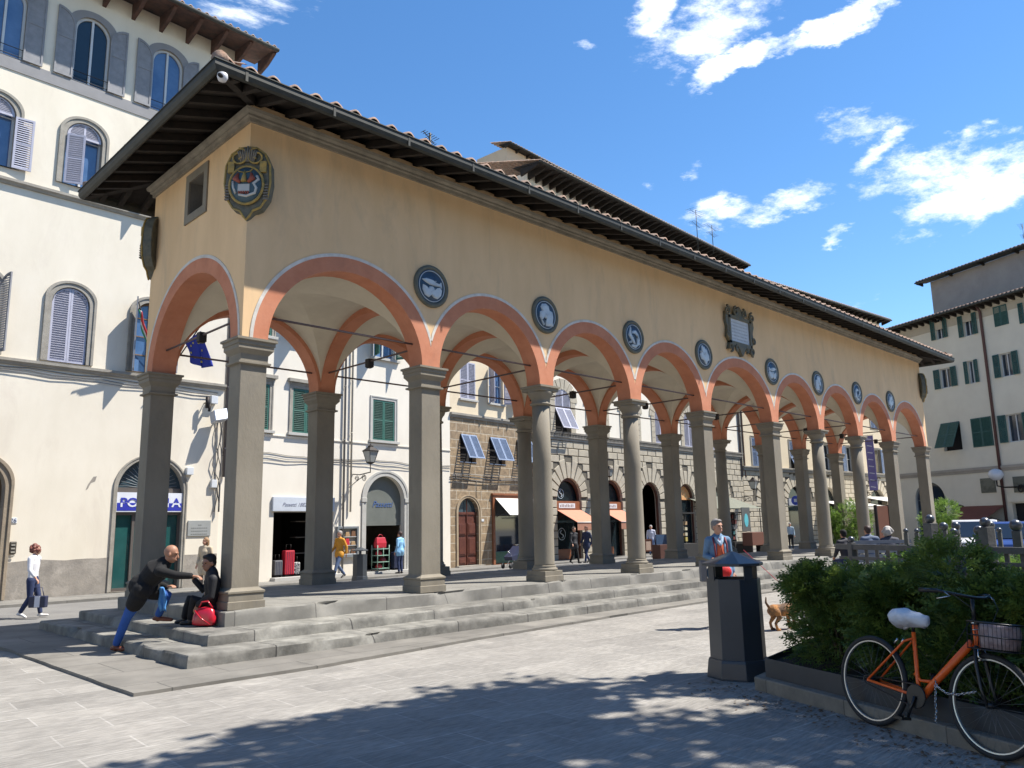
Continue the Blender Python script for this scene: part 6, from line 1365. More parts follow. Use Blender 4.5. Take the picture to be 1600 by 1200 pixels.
# ================================================================ octagonal litter bins
M_BIN = mat('anthracite_bin_paint', (.045, .052, .060), .36, (.036, .042, .05), 3, spec=.5); M_BIND = mat('bin_inside', (.01, .01, .011), .7)
def octa(r, z, rot=math.pi/8): return [(r*math.cos(rot+math.pi/4*k), r*math.sin(rot+math.pi/4*k), z) for k in range(8)]
def litter_bin(x, y, z, label, s=1., rz=0.):
    t = thing('litter_bin', label, 'litter bin', (x, y, z), rz, 'octagonal litter bins')
    b = MB(); b.loft([octa(.345, 0), octa(.345, .02), octa(.325, .17), octa(.315, .20)]); b.build('base', M_BIN, t, bevel=.005)
    b = MB(); b.loft([octa(.300, .20), octa(.292, 1.03)], cap=False); b.loft([octa(.275, 1.03), octa(.275, .7)], cap=False); b.add(octa(.292, 1.03)+octa(.275, 1.03), [(i, (i+1) % 8, 8+(i+1) % 8, 8+i) for i in range(8)]); b.build('body', M_BIN, t, bevel=.004)
    b = MB(); b.add(octa(.275, .8), [tuple(range(8))]); b.build('liner', M_BIND, t)
    b = MB()
    for k in (0, 2, 4, 6):
        a = math.pi/8+math.pi/4*(k+.5); c = Vector((math.cos(a)*.272, math.sin(a)*.272, 1.095)); b.obox(c, Vector((-math.sin(a), math.cos(a), 0))*.05, Vector((math.cos(a), math.sin(a), 0))*.008, (0, 0, .08))
    split_build(b, 'post', M_BIN, t)
    b = MB(); b.loft([octa(.335, 1.165), octa(.335, 1.195), octa(.02, 1.315)]); b.build('roof', M_BIN, t, bevel=.004)
    b = MB(); b.obox((-.27, -.10, .08), (.0, .02, 0), (.03, .0, 0), (0, 0, .025)); b.build('lock_hole', M_BIND, t)
    t.scale = (s, s, s); return t
litter_bin(2.70, -6.46, GZ, 'large anthracite octagonal litter bin in the foreground beside the planter kerb', 1.0, .35)
P = gz(562, 908, -.70); litter_bin(P.x, P.y, -.70, 'distant dark octagonal litter bin on the street between two loggia piers', .9, .2)
# ================================================================ orange bicycle
def bike():
    a, c = Vector((1.52, -8.33)), Vector((1.105, -9.30)); d = (c-a).normalized(); L_ = 1.06; R_ = .345
    t = thing('bicycle', 'orange bicycle with a white plastic bag over its saddle, leaning on the planter kerb', 'bicycle', (a.x, a.y, GZ), math.atan2(d.y, d.x))
    lean = math.radians(-7)
    t.rotation_euler = (-lean if 0 else lean, 0, math.atan2(d.y, d.x)) if 0 else (0, 0, math.atan2(d.y, d.x))
    M_ORG = mat('orange_bicycle_paint', (.85, .13, .015), .28, (.78, .115, .013), 8); M_TYRE = mat('tyre_rubber', (.015, .015, .016), .7); M_RIM = mat('silver_rim', (.55, .55, .54), .3, metal=.8); M_BLK = mat('black_metal', (.012, .012, .013), .35); M_STL = mat('chrome_steel', (.6, .6, .6), .2, metal=1.)
    sx = Matrix.Rotation(lean, 4, 'X')
    root = t
    def W_(x):
        o = bpy.data.objects.new('wheel', None); COL.objects.link(o); o.parent = root; o.location = (x, -math.sin(lean)*R_, R_*math.cos(lean)); o.rotation_euler = (lean, 0, 0)
        n = 48; ti = MB(); rings = []
        for k in range(n+1): th = 2*math.pi*k/n; rings.append([((R_-.019+.021*math.cos(p))*math.cos(th), .020*math.sin(p), (R_-.019+.021*math.cos(p))*math.sin(th)) for p in [2*math.pi*j/10 for j in range(10)]])
        ti.loft(rings, 0, True, cap=False); ti.build('tyre', M_TYRE, o)
        ri = MB(); rings = [[(r_*math.cos(2*math.pi*k/n), y_, r_*math.sin(2*math.pi*k/n)) for r_, y_ in ((.312, -.012), (.312, .012), (.300, .011), (.296, 0), (.300, -.011))] for k in range(n+1)]; ri.loft(rings, 0, False, cap=False); ri.build('rim', M_RIM, o)
        s_ = MB()
        for k in range(28): th = 2*math.pi*k/28; th2 = th+(.5 if k % 2 else -.5); s_.tube([(.022*math.cos(th2), (.025 if k % 4 < 2 else -.025), .022*math.sin(th2)), (.296*math.cos(th), 0, .296*math.sin(th))], .0012, 4)
        s_.build('spokes', mat('dull_spoke_steel', (.20, .20, .20), .4, metal=.7), o); h = MB(); h.tube([(0, -.05, 0), (0, .05, 0)], .02, 10); h.build('hub', M_BLK, o); return o
    W_(0); W_(L_)
    def part(name, m, fn, **k):
        b = MB(); fn(b); o = b.build(name, m, root, **k); o.location = (0, 0, 0); o.data.transform(Matrix.Translation((0, 0, 0)) @ sx); return o
    RA = (0, 0, R_); BB = (.46, 0, R_-.045); SD = (.405, 0, .765); ST = (.40, 0, .82); HT = (.93, 0, .87); HB = (.955, 0, .74); FA = (L_, 0, R_)
    def fr(b):
        b.tube([BB, (.44, 0, .40), SD], .016, 10); b.tube([(BB[0]+.02, 0, BB[2]-.005), (.56, 0, .39), (.915, 0, .75)], .027, 12); b.tube([(.945, 0, .875), (.965, 0, .70)], .022, 12)
        for s in (-1, 1): b.tube([(RA[0], s*.06, RA[2]), (.36, s*.035, R_-.035), BB], .011, 8); b.tube([(RA[0], s*.06, RA[2]), (.35, s*.04, .69), (.41, s*.01, .72)], .009, 8)
        b.tube([(.41, 0, .46), (.47, 0, .415), (.56, 0, .425)], .012, 8); b.tube([(BB[0], -.035, BB[2]), (BB[0], .035, BB[2])], .024, 12)
    part('frame', M_ORG, fr)
    def fk(b):
        for s in (-1, 1): b.tube([(.965, s*.03, .72), (.985, s*.05, .60), (1.02, s*.055, .45), (L_, s*.055, R_)], [.014, .014, .012, .009], 8)
        b.tube([(.965, -.03, .72), (.965, .03, .72)], .016, 8)
    part('fork', M_BLK, fk)
    part('headset', M_STL, lambda b: (b.tube([(.944, 0, .878), (.942, 0, .90)], .026, 12), b.tube([(.966, 0, .72), (.969, 0, .70)], .024, 12), b.tube([(.949, -.0, .845), (.950, 0, .838)], .0245, 12)))
    part('handlebar', M_BLK, lambda b: (b.tube([(.942, 0, .89), (.925, 0, 1.06)], .014, 8), b.tube([(.80, -.29, 1.09), (.86, -.26, 1.09), (.95, -.1, 1.07), (.955, 0, 1.065), (.95, .1, 1.07), (.86, .26, 1.09), (.80, .29, 1.09)], .011, 8), b.tube([(.74, -.305, 1.085), (.86, -.26, 1.09)], .016, 10), b.tube([(.74, .305, 1.085), (.86, .26, 1.09)], .016, 10)))
    part('brake_lever', M_STL, lambda b: [b.tube([(.88, s*.23, 1.09), (.93, s*.22, 1.06), (.86, s*.27, 1.035)], .006, 6) for s in (-1, 1)])
    part('brake_cable', M_BLK, lambda b: [b.tube([(.93, s*.2, 1.08), (1.02, s*.14, 1.0), (1.02, s*.05, .85), (.985, s*.03, .73)], .003, 5) for s in (-1, 1)]+[b.tube([(.9, .05, .95), (.6, .03, .5), (.36, .02, .70)], .003, 5)])
    part('brake', M_STL, lambda b: (b.tube([(.985, -.03, .72), (1.0, -.045, .66), (1.015, -.03, .64)], .007, 6), b.tube([(.985, .03, .72), (1.0, .045, .66), (1.015, .03, .64)], .007, 6), b.tube([(.28, -.03, .70), (.25, -.035, .66)], .008, 6), b.tube([(.28, .03, .70), (.25, .035, .66)], .008, 6)))
    part('seat_post', M_BLK, lambda b: b.tube([SD, (.40, 0, .85)], .012, 8))
    def sad(b):
        n = 14; rings = []
        for i in range(9):
            u = i/8; x = .27+.27*u; w = (.10*(1-u)**.7+.03)*(.75+.25*math.sin(math.pi*min(1, u*1.2+.25))); h = .035+.028*(1-u)
            rings.append([(x, w*math.cos(a)*(1+.1*noise.noise(Vector((u*6, a*2, 1)))), .875+.006*math.sin(u*5)+h*math.sin(a)*(1 if math.sin(a) > 0 else 1.5)*(1+.55*noise.noise(Vector((u*9, a*2.9, 4))))) for a in [2*math.pi*k/n for k in range(n)]])
        b.loft(rings, 0, True); b.tube([(.27, .02, .87), (.26, .03, .83), (.31, .02, .80), (.37, 0, .815)], [.03, .035, .03, .01], 8)
    part('saddle_bag', mat('white_plastic_bag', (.66, .68, .72), .38, (.58, .60, .65), 14, bump=.5, bs=22), sad)
    def crank(b):
        n = 24; b.loft([[(BB[0]+.085*math.cos(2*math.pi*k/n), y, BB[2]+.085*math.sin(2*math.pi*k/n)) for k in range(n)] for y in (-.050, -.046)]); b.tube([(BB[0], -.06, BB[2]), (BB[0]-.05, -.075, BB[2]-.16)], .011, 8); b.tube([(BB[0], .06, BB[2]), (BB[0]+.05, .075, BB[2]+.16)], .011, 8)
        n = 40; b.tube([(.05*math.cos(a), -.048, R_+.035*math.sin(a)) for a in [math.pi/2+math.pi*k/8 for k in range(9)]]+[(BB[0]+.085*math.cos(a), -.048, BB[2]+.085*math.sin(a)) for a in [-math.pi/2+math.pi*k/8 for k in range(9)]]+[(0.0, -.048, R_+.035)], .006, 5)
    part('crank', M_BLK, crank)
    def ped(b): 
        for s, px_, pz_ in ((-1, BB[0]-.05, BB[2]-.165), (1, BB[0]+.05, BB[2]+.165)):
            for q in (-.035, .035): b.obox((px_+q, s*.13, pz_), (.006, 0, 0), (0, .045, 0), (0, 0, .011))
            b.obox((px_, s*.175, pz_), (.04, 0, 0), (0, .005, 0), (0, 0, .011)); b.tube([(px_, s*.07, pz_), (px_, s*.17, pz_)], .007, 6)
    part('pedal', M_BLK, ped)
    def lock(b):
        pts = [(.62, -.03, .44), (.66, -.05, .40), (.74, -.055, .37), (.82, -.05, .375), (.90, -.04, .40), (.96, -.03, .42)]
        for i in range(len(pts)-1):
            p, q = Vector(pts[i]), Vector(pts[i+1])
            for k in range(4):
                m_ = p+(q-p)*((k+.5)/4); dd = (q-p).normalized()*.014; nn = Vector((0, 1, 0)) if k % 2 else Vector((0, 0, 1)); b.tube([m_-dd-nn*.006, m_+dd-nn*.006, m_+dd+nn*.006, m_-dd+nn*.006, m_-dd-nn*.006], .0032, 5)
        for k in range(12): m_ = Vector((.635+.002*math.sin(k), -.045, .40-.022*k)); nn = Vector((0, 1, 0)) if k % 2 else Vector((1, 0, 0)); b.tube([m_-Vector((0, 0, .013))-nn*.006, m_+Vector((0, 0, .013))-nn*.006, m_+Vector((0, 0, .013))+nn*.006, m_-Vector((0, 0, .013))+nn*.006, m_-Vector((0, 0, .013))-nn*.006], .0032, 5)
    part('chain_lock', M_STL, lock)
    def bas(b):
        x0, x1, z0, z1, w = 1.0, 1.26, .72, .90, .15
        for z in (z0, (z0+z1)/2, z1): b.tube([(x0, -w, z), (x1, -w, z), (x1, w, z), (x0, w, z), (x0, -w, z)], .004 if z < z1 else .007, 5)
        for k in range(9): x = x0+(x1-x0)*k/8; b.tube([(x, -w, z1), (x+.0, -w*.95, z0), (x, w*.95, z0), (x, w, z1)], .0022, 4)
        for k in range(9): y = -w+2*w*k/8; b.tube([(x0, y, z1), (x0, y, z0), (x1, y, z0), (x1, y, z1)], .0022, 4)
        b.tube([(.955, 0, .80), (x0, 0, .80)], .008, 5)
    part('basket', M_BLK, bas)
    o = None
    b = MB(); n = 10; b.loft([[(1.13+.12*math.cos(a)*(1+.2*noise.noise(Vector((a, z*9, 0)))), .13*math.sin(a)*(1+.2*noise.noise(Vector((a, z*9, 3)))), z) for a in [2*math.pi*k/n for k in range(n)]] for z in (.73, .78, .83, .87, .89)], 0, True)
    o = b.build('plastic_bag', mat('pink_grey_plastic_bag', (.22, .15, .15), .45, (.36, .30, .30), 12, bump=.4), None); o.data.transform(sx); o.location = t.location; o.rotation_euler = t.rotation_euler; tag(o, 'crumpled pink and grey plastic bag inside the bicycle basket', 'bag')
    return t
bike()
# ================================================================ shade trees behind and right of the camera (they cast the shadow on the square)
def leaf_tree(name, label, x, y, z, th, lobes, n, seed, ls=.2):
    rnd = random.Random(seed); t = thing(name, label, 'tree', (x, y, z), 0, 'shade trees of the square'); b = MB(); b.tube([(0, 0, -.3), (.1, .05, th*.5), (0, 0, th)], [.24, .18, .14], 12)
    for lx, ly, lz, lr in lobes: b.tube([(0, 0, th*.75), (lx*.4, ly*.4, (th+lz)*.5), (lx, ly, lz)], [.12, .08, .03], 7)
    b.build('trunk', M_BARK, t); c = MB(); vs = []; fs = []
    for _ in range(n):
        lx, ly, lz, lr = lobes[int(rnd.random()*len(lobes))]; d = Vector((rnd.gauss(0, 1), rnd.gauss(0, 1), rnd.gauss(0, 1))).normalized(); q = lr*rnd.random()**.45; p = Vector((lx, ly, lz))+Vector((d.x*q, d.y*q, d.z*q*.7))
        if noise.noise(p*.8+Vector((seed, 0, 0))) < -.13: continue
        qv = Vector((x, y, z))+p-CAM; zf = qv.dot(CF)
        if zf > 0 and -870 < qv.dot(CR)/zf*FPX < 870 and qv.dot(CU)/zf*FPX < 680: continue   # the pruned side towards the square
        a = Vector((rnd.gauss(0, 1), rnd.gauss(0, 1), rnd.gauss(0, .6))).normalized()*ls*rnd.uniform(.6, 1.3); e = a.cross(Vector((rnd.gauss(0, 1), rnd.gauss(0, 1), rnd.gauss(0, 1)))).normalized()*ls*.45; k = len(vs); vs += [p, p+a*.5+e, p+a, p+a*.5-e]; fs.append((k, k+1, k+2, k+3))
    c.v = [tuple(v) for v in vs]; c.f = fs; c.m = [0]*len(fs); c.sm = [False]*len(fs); c.build('crown', M_TREEL, t, fixn=False); return t
def shade_lobes(L, tx, ty):   # lobes given by where their shadow falls on the square
    o = []
    for gx, gy, h, r in L: k = (h-GZ)/math.tan(SUN_EL); o.append((gx+k*math.cos(SUN_AZ)-tx, gy+k*math.sin(SUN_AZ)-ty, h-GZ, r))
    return o
T1, T2 = (6.6, -13.2), (1.2, -15.4)
leaf_tree('shade_tree', 'broad shade tree standing right of the camera beside the garden bed', *T1, GZ, 5.2, shade_lobes([(1.0, -5.6, 8.6, 1.5), (2.6, -6.6, 8.3, 1.3), (2.0, -8.2, 8.8, 1.8), (.2, -7.2, 9.4, 1.9), (3.2, -8.9, 8.8, 1.1), (1.2, -10, 9.6, 2.0), (-.4, -5.9, 8.7, 1.3)], *T1), 12500, 41)
leaf_tree('shade_tree', 'shade tree standing behind the camera', *T2, GZ, 5.4, shade_lobes([(-1.6, -5.8, 8.8, 1.4), (-3.0, -6.0, 8.4, 1.2), (-2.4, -7.6, 9.2, 1.9), (-.6, -8.8, 9.4, 2.0), (-3.6, -9.4, 8.8, 1.9), (-4.0, -7.4, 8.0, 1.2)], *T2), 15000, 43)
# ================================================================ cars behind the fence
def car(px, py, d, rz, col, label, van=False):
    P = CAM+ray(px, py)*d; t = thing('parked_car', label, 'car', (P.x, P.y, -.62), rz, 'cars parked beyond the garden'); H_ = P.z+.62; L2, W2 = 2.05, .85
    prof = [(-L2, .35), (-L2, .85), (-L2+.15, .95), (-1.1, 1.0), (-.65, H_-.02), (.9, H_), (1.5, H_-.08 if van else 1.02), (L2-.03, .95), (L2, .35)]
    b = MB(); b.loft([[(x, s*W2*(1 if z < 1.0 else .86), z) for x, z in prof] for s in (-1, -.0, 1)], 0, False); b.build('body', mat(label.split()[0]+'_car_paint', col, .25, spec=.7), t, bevel=.04)
    b = MB()
    for s in (-1, 1): b.poly([(-.98, 1.02), (-.62, H_-.10), (.85, H_-.09), (1.3, 1.04)], [], lambda x, z: (x, s*W2*.90, z))
    b.quad((-1.14, -.62, 1.03), (-1.14, .62, 1.03), (-.70, .58, H_-.07), (-.70, -.58, H_-.07)); b.build('window', M_GLASS, t)
    for x in (-1.3, 1.3):
        for s in (-1, 1): b = MB(); b.tube([(x, s*(W2-.18), .32), (x, s*(W2+.01), .32)], .32, 20); w = b.build('wheel', MATS['tyre_rubber'], t); b = MB(); b.tube([(x, s*(W2+.005), .32), (x, s*(W2+.02), .32)], .2, 16); b.build('rim', MATS['silver_rim'], w)
    for s in (-1, 1): b = MB(); b.obox((-L2-.005, s*.6, .74), (.02, 0, 0), (0, .16, 0), (0, 0, .07)); b.build('headlight', MATS['enamel_white'], t)
car(1521, 812, 30, .3, (.62, .63, .65), 'white parked car partly hidden behind the picket fence'); car(1572, 815, 27, .25, (.03, .07, .25), 'blue parked car right of the white one behind the fence')
# ================================================================ street stalls seen between the piers
def obj_at(px, py, z, nm, label, cat, rz=0): P = gz(px, py, z); return thing(nm, label, cat, (P.x, P.y, z), rz)
t = obj_at(1014, 872, -.70, 'menu_stand', 'framed menu board on a stand beside the white shirted man', 'menu board', .05); b = MB(); b.prism(rect(-.33, .35, .33, 1.0), lambda a, c: (a, -.03, c), lambda a, c: (a, .03, c), 0, [rect(-.26, .42, .26, .93)]); b.build('frame', M_BWF, t); b = MB(); b.box(-.26, -.01, .42, .26, .02, .93); b.build('menu', mat('menu_paper', (.36, .27, .22), .7, (.28, .2, .16), 20), t); b = MB(); [b.tube([(x, 0, 0), (x, 0, 1.0)], .02, 6) for x in (-.3, .3)]; split_build(b, 'leg', M_IRON, t)
t = obj_at(1036, 874, -.70, 'terrace_planter', 'dark brown terrace planter box right of the menu board', 'planter', .05); b = MB(); b.box(-.6, -.25, 0, .6, .25, .75); b.build('box', mat('brown_planter', (.07, .025, .015), .6), t, bevel=.02); b = MB(); b.box(-.58, -.03, .75, .58, .03, 1.25); b.build('glass_screen', mat('dim_blue_glass', (.04, .07, .13), .1), t)
def kiosk(px, py, label, cols, seed):
    rnd = random.Random(seed); t = obj_at(px, py, -.70, 'market_stall', label, 'stall', .03); b = MB(); b.box(-.9, -.4, 0, .9, .5, .75); b.box(-.9, .45, .75, .9, .5, 2.3); b.box(-.95, -.5, 2.3, .95, .55, 2.36); b.build('stall_body', MATS['dark_shop_glass'] if 0 else mat('stall_black', (.02, .019, .018), .7), t)
    for r in range(5):
        for c in range(6):
            if rnd.random() < .25: continue
            b = MB(); x = -.8+.29*c; z = .85+.29*r; w = rnd.uniform(.16, .26); h = rnd.uniform(.12, .25); b.box(x, .36, z, x+w, .45, z+h); b.build('goods', rnd.choice(cols), t)
    return t
yl = [mat('yellow_box', (.42, .34, .10), .7), mat('kraft_card', (.38, .26, .15), .8), mat('pale_card', (.45, .41, .30), .8)]; kiosk(1072, 872, 'dark market stall with rows of yellow and brown boxes behind the square pier', yl, 1)
dk = [mat('dull_red_goods', (.16, .04, .035), .7), mat('grey_goods', (.10, .10, .11), .7), mat('teal_goods', (.05, .16, .17), .7), mat('pale_goods', (.30, .30, .28), .7)]; kiosk(1152, 868, 'dark stall of bric a brac under the olive awning', dk, 2)
t = obj_at(1180, 868, -.70, 'wooden_cabinet', 'red brown wooden cabinet under the poster with a turquoise oval', 'cabinet', .02); b = MB(); b.box(-.75, -.3, .55, .75, .3, 1.25); b.build('cabinet_body', MATS['red_brown_panel'], t, bevel=.02); b = MB(); [b.box(x-.04, -.26, 0, x+.04, .26, .55) for x in (-.7, .7)]; split_build(b, 'leg', M_IRON, t)
b = MB(); b.box(-.6, .3, 1.3, .3, .34, 2.6); q = b.build('poster', mat('dim_poster', (.10, .105, .10), .5), t); b = MB(); n = 20; b.loft([[(-.15+.22*math.cos(2*math.pi*k/n), y, 1.9+.36*math.sin(2*math.pi*k/n)) for k in range(n)] for y in (.29, .30)]); b.build('turquoise_oval', mat('turquoise', (.10, .42, .48), .5), q)
t = obj_at(800, 888, -.70, 'pushchair', 'dark folding pushchair parked in front of the ashlar house shop', 'pushchair', .2)
b = MB(); b.tube([(-.4, 0, .12), (0, 0, .55), (.45, 0, 1.0)], .02, 6); b.tube([(.35, .0, .12), (0, 0, .55), (-.3, 0, .75)], .02, 6); b.tube([(.45, -.2, 1.0), (.45, .2, 1.0)], .02, 6); b.build('frame', MATS['chrome_steel'], t); b = MB(); b.loft([[(-.25, -.2, .35), (.1, -.2, .35), (.1, .2, .35), (-.25, .2, .35)], [(-.3, -.22, .5), (.2, -.22, .6), (.2, .22, .6), (-.3, .22, .5)], [(-.1, -.2, .62), (.38, -.2, .95), (.38, .2, .95), (-.1, .2, .62)]]); b.build('seat', M_NAVY, t)
for x, y in ((-.4, -.2), (-.4, .2), (.35, -.2), (.35, .2)): b = MB(); b.tube([(x, y-.02, .12), (x, y+.02, .12)], .12, 14); b.build('wheel', MATS['tyre_rubber'], t)

# dry leaves and dirt blown against the kerb
rnd = random.Random(77); b = MB(); vs = []; fs = []
for _ in range(420):
    u = rnd.uniform(-.6, 3.0); w = -abs(rnd.gauss(0, .28))-.03; q = KA+dirk*u+nrk*w; a = rnd.uniform(0, 6.28); s_ = rnd.uniform(.008, .03); d = Vector((math.cos(a), math.sin(a), rnd.uniform(-.1, .3)))*s_; e = Vector((-math.sin(a), math.cos(a), rnd.uniform(-.1, .2)))*s_*.5
    c = Vector((q.x, q.y, GZ+.006+rnd.random()*.006)); k = len(vs); vs += [c-d, c+e, c+d, c-e]; fs.append((k, k+1, k+2, k+3))
b.v = [tuple(v) for v in vs]; b.f = fs; b.m = [0]*len(fs); b.sm = [False]*len(fs); tag(b.build('leaf_litter', mat('dry_leaves', (.16, .09, .045), .9, (.09, .055, .03), 30), None, fixn=False), 'dry brown leaves scattered along the foot of the planter kerb', 'leaf litter', kind='stuff')
# ================================================================ people
M_SKIN = mat('skin', (.50, .27, .18), .55, (.45, .23, .15), 12); M_SKIND = mat('tanned_skin', (.36, .18, .11), .55, (.31, .15, .09), 12); M_EYE = mat('eye_dark', (.02, .015, .012), .2)
def cap(b, pts, rad, n=12, flat=1., side=None):
    pts = [Vector(p) for p in pts]; R = list(rad) if isinstance(rad, (list, tuple)) else [rad]*len(pts)
    t0 = (pts[1]-pts[0]).normalized(); t1 = (pts[-1]-pts[-2]).normalized(); P = []; Q = []
    for k in (90, 60, 30): a = math.radians(k); P.append(pts[0]-t0*R[0]*math.sin(a)); Q.append(max(.002, R[0]*math.cos(a)))
    P += pts; Q += R
    for k in (30, 60, 90): a = math.radians(k); P.append(pts[-1]+t1*R[-1]*math.sin(a)); Q.append(max(.002, R[-1]*math.cos(a)))
    rings = []; up = side
    for i, p in enumerate(P):
        t = t0 if i < 3 else (t1 if i > len(P)-4 else (P[i+1]-P[i-1]).normalized())
        if up is None: up = t.orthogonal().normalized()
        a = (up-t*up.dot(t)); a = a.normalized() if a.length > 1e-4 else t.orthogonal().normalized(); c = t.cross(a).normalized(); up = a if side is None else side
        rings.append([p+a*(Q[i]*math.cos(2*math.pi*k/n))+c*(Q[i]*flat*math.sin(2*math.pi*k/n)) for k in range(n)])
    b.loft(rings, 0, True)
def ball(b, c, r, ax=None, n=12, m=8):
    c = Vector(c); r = r if isinstance(r, (tuple, list)) else (r, r, r); ax = ax or Matrix.Identity(3)
    b.loft([[c+ax @ Vector((r[0]*math.sin(p)*math.cos(2*math.pi*k/n), r[1]*math.sin(p)*math.sin(2*math.pi*k/n), -r[2]*math.cos(p))) for k in range(n)] for p in [math.pi*(i if 0 < i < m else (.02 if i == 0 else m-.02))/m for i in range(m+1)]], 0, True)
def fused(b, name, m, parent, vox):
    o = b.build(name, m, parent, fixn=True); r = o.modifiers.new('fuse', 'REMESH'); r.mode = 'VOXEL'; r.voxel_size = vox; r.use_smooth_shade = True
    s = o.modifiers.new('soft', 'SMOOTH'); s.factor = .5; s.iterations = 3; return o
def person(label, loc, face, J={}, h=1.72, skin=None, top=None, topm=None, legs=None, shoe=None, hair=None, hairstyle='short', coat=0., vox=.014, look=(0, 0), sleeve=1., skirt=None, name='person', cat='person', group=None, bare=False, slim=1.):
    """local frame: facing +x, left is +y; J overrides joints (metres for a 1.72 m figure)"""
    s = h/1.72; t = thing(name, label, cat, loc, face, group); t.scale = (s, s, s)
    D = dict(pel=(0, 0, .93), wai=(0, 0, 1.08), che=(0, 0, 1.30), nek=(.0, 0, 1.46), hed=(.03, 0, 1.62), hL=(0, .09, .90), hR=(0, -.09, .90), kL=(.03, .10, .49), kR=(.03, -.10, .49), aL=(-.02, .10, .08), aR=(-.02, -.10, .08), tL=(.14, .12, .03), tR=(.14, -.12, .03),
             sL=(0, .18, 1.41), sR=(0, -.18, 1.41), eL=(-.03, .24, 1.13), eR=(-.03, -.24, 1.13), wL=(.08, .24, .89), wR=(.08, -.24, .89), fL=None, fR=None)
    D.update(J); V = {k: (Vector(v) if v is not None else None) for k, v in D.items()}
    skin = skin or M_SKIN; W_ = slim
    b = MB(); hd = V['hed']; yaw, tilt = look; ax = Matrix.Rotation(yaw, 3, 'Z') @ Matrix.Rotation(tilt, 3, 'Y')
    def hp_(x, y, z): return hd+ax @ Vector((x, y, z))
    ball(b, hp_(-.015, 0, .03), (.095, .075, .095), ax, 16, 12); ball(b, hp_(.025, 0, -.045), (.062, .055, .07), ax, 14, 10); ball(b, hp_(.045, 0, -.085), (.03, .032, .026), ax)
    cap(b, [hp_(.082, 0, .015), hp_(.10, 0, -.025)], [.010, .016]); ball(b, hp_(.088, 0, -.062), (.012, .024, .010), ax)
    for q in (-1, 1): ball(b, hp_(-.005, q*.078, -.01), (.018, .012, .032), ax); cap(b, [hp_(.078, q*.012, .035), hp_(.066, q*.045, .034)], .010)
    cap(b, [V['nek'].lerp(V['che'], .25), V['nek'], hp_(-.01, 0, -.05)], [.062, .052, .05])
    for q in 'LR':
        w, e = V['w'+q], V['e'+q]; d = (w-e).normalized(); cap(b, [e.lerp(w, .55), w], [.033, .024]); f = V['f'+q] or (d if True else d); f = (f if V['f'+q] is not None else d).normalized()
        sd = f.cross(Vector((0, 0, 1)) if abs(f.z) < .8 else Vector((1, 0, 0))).normalized(); nn = sd.cross(f).normalized(); sg = 1 if q == 'L' else -1
        cap(b, [w, w+f*.075], [.026, .034], flat=.5, side=sd)
        for k, (o_, L_) in enumerate(((-.030, .062), (-.011, .074), (.010, .070), (.028, .055))):
            p0 = w+f*.078+sd*o_; p1 = p0+f*L_*.5-nn*.006; p2 = p1+f*L_*.45-nn*.022*(1+.2*k); cap(b, [p0, p1, p2], [.0095, .009, .0075], 8)
        tb = w+f*.03-sd*.03*1.0; cap(b, [tb, tb-sd*.022+f*.028, tb-sd*.022+f*.058-nn*.01], [.012, .010, .008], 8)
    if bare:
        for q in 'LR': cap(b, [V['k'+q], V['a'+q]], [.055, .04])
    cap(b, [V['pel'], V['che']], [.10, .11], flat=.7, side=Vector((0, 1, 0)))
    fused(b, 'body', skin, t, vox*.75)
    e_ = MB(); [ball(e_, hp_(.0765, q*.031, .014), (.008, .013, .008), ax, 8, 6) for q in (-1, 1)]; e_.build('eyes', M_EYE, t)
    e_ = MB(); ball(e_, hp_(.0945, 0, -.060), (.007, .022, .005), ax, 8, 6); e_.build('lips', mat('lip', (.34, .12, .10), .5), t)
    if hair:
        b = MB()
        if hairstyle == 'bald': pass
        elif hairstyle == 'curly':
            rnd = random.Random(5)
            for k in range(46): d = Vector((rnd.gauss(-.35, .7), rnd.gauss(0, .8), rnd.gauss(.25, .8))).normalized(); q = hp_(-.035+d.x*.10, d.y*.105, .03+d.z*.11-.02); ball(b, q, rnd.uniform(.028, .05), None, 8, 6)
            ball(b, hp_(-.03, 0, .04), (.10, .095, .10), ax)
        elif hairstyle == 'long':
            ball(b, hp_(-.025, 0, .045), (.103, .088, .098), ax)
            for q in (-1, 0, 1): cap(b, [hp_(-.05, q*.06, .03), hp_(-.06, q*.075, -.10), hp_(-.04, q*.08, -.20)], [.05, .045, .03])
        else:
            ball(b, hp_(-.028, 0, .048), (.100, .086, .092), ax, 14, 10); ball(b, hp_(-.055, 0, -.0), (.068, .074, .07), ax); ball(b, hp_(.03, 0, .10), (.05, .062, .03), ax)
        fused(b, 'hair', hair, t, vox*.8)
    # trousers or skirt
    b = MB(); cap(b, [V['pel']+Vector((0, 0, 0 if coat > .3 else .06)), V['pel']-Vector((0, 0, .02))], [.115 if coat > .3 else .135*W_, .12 if coat > .3 else .155*W_], flat=.78, side=Vector((0, 1, 0)))
    for q in 'LR': cap(b, [V['h'+q], V['h'+q].lerp(V['k'+q], .5), V['k'+q], V['k'+q].lerp(V['a'+q], .45), V['a'+q]+(V['k'+q]-V['a'+q]).normalized()*.03], [.098*W_, .082*W_, .064, .060, .052], 14)
    fused(b, 'trousers', legs or M_NAVY, t, vox)
    for q in 'LR':
        b = MB(); a, tt = V['a'+q], V['t'+q]; d = (tt-a); d.z *= .4; dn = d.normalized(); heel = a-dn*.045-Vector((0, 0, .045)); cap(b, [heel, a+d*.45-Vector((0, 0, .035)), tt-Vector((0, 0, .0))], [.036, .043, .034], flat=.8, side=Vector((0, 0, 1)).cross(dn)); cap(b, [a, a-Vector((0, 0, .04))], [.042, .042]); fused(b, 'shoe', shoe or M_NAVY, t, vox*.8)
    b = MB(); sdv = (V['sL']-V['sR']).normalized()
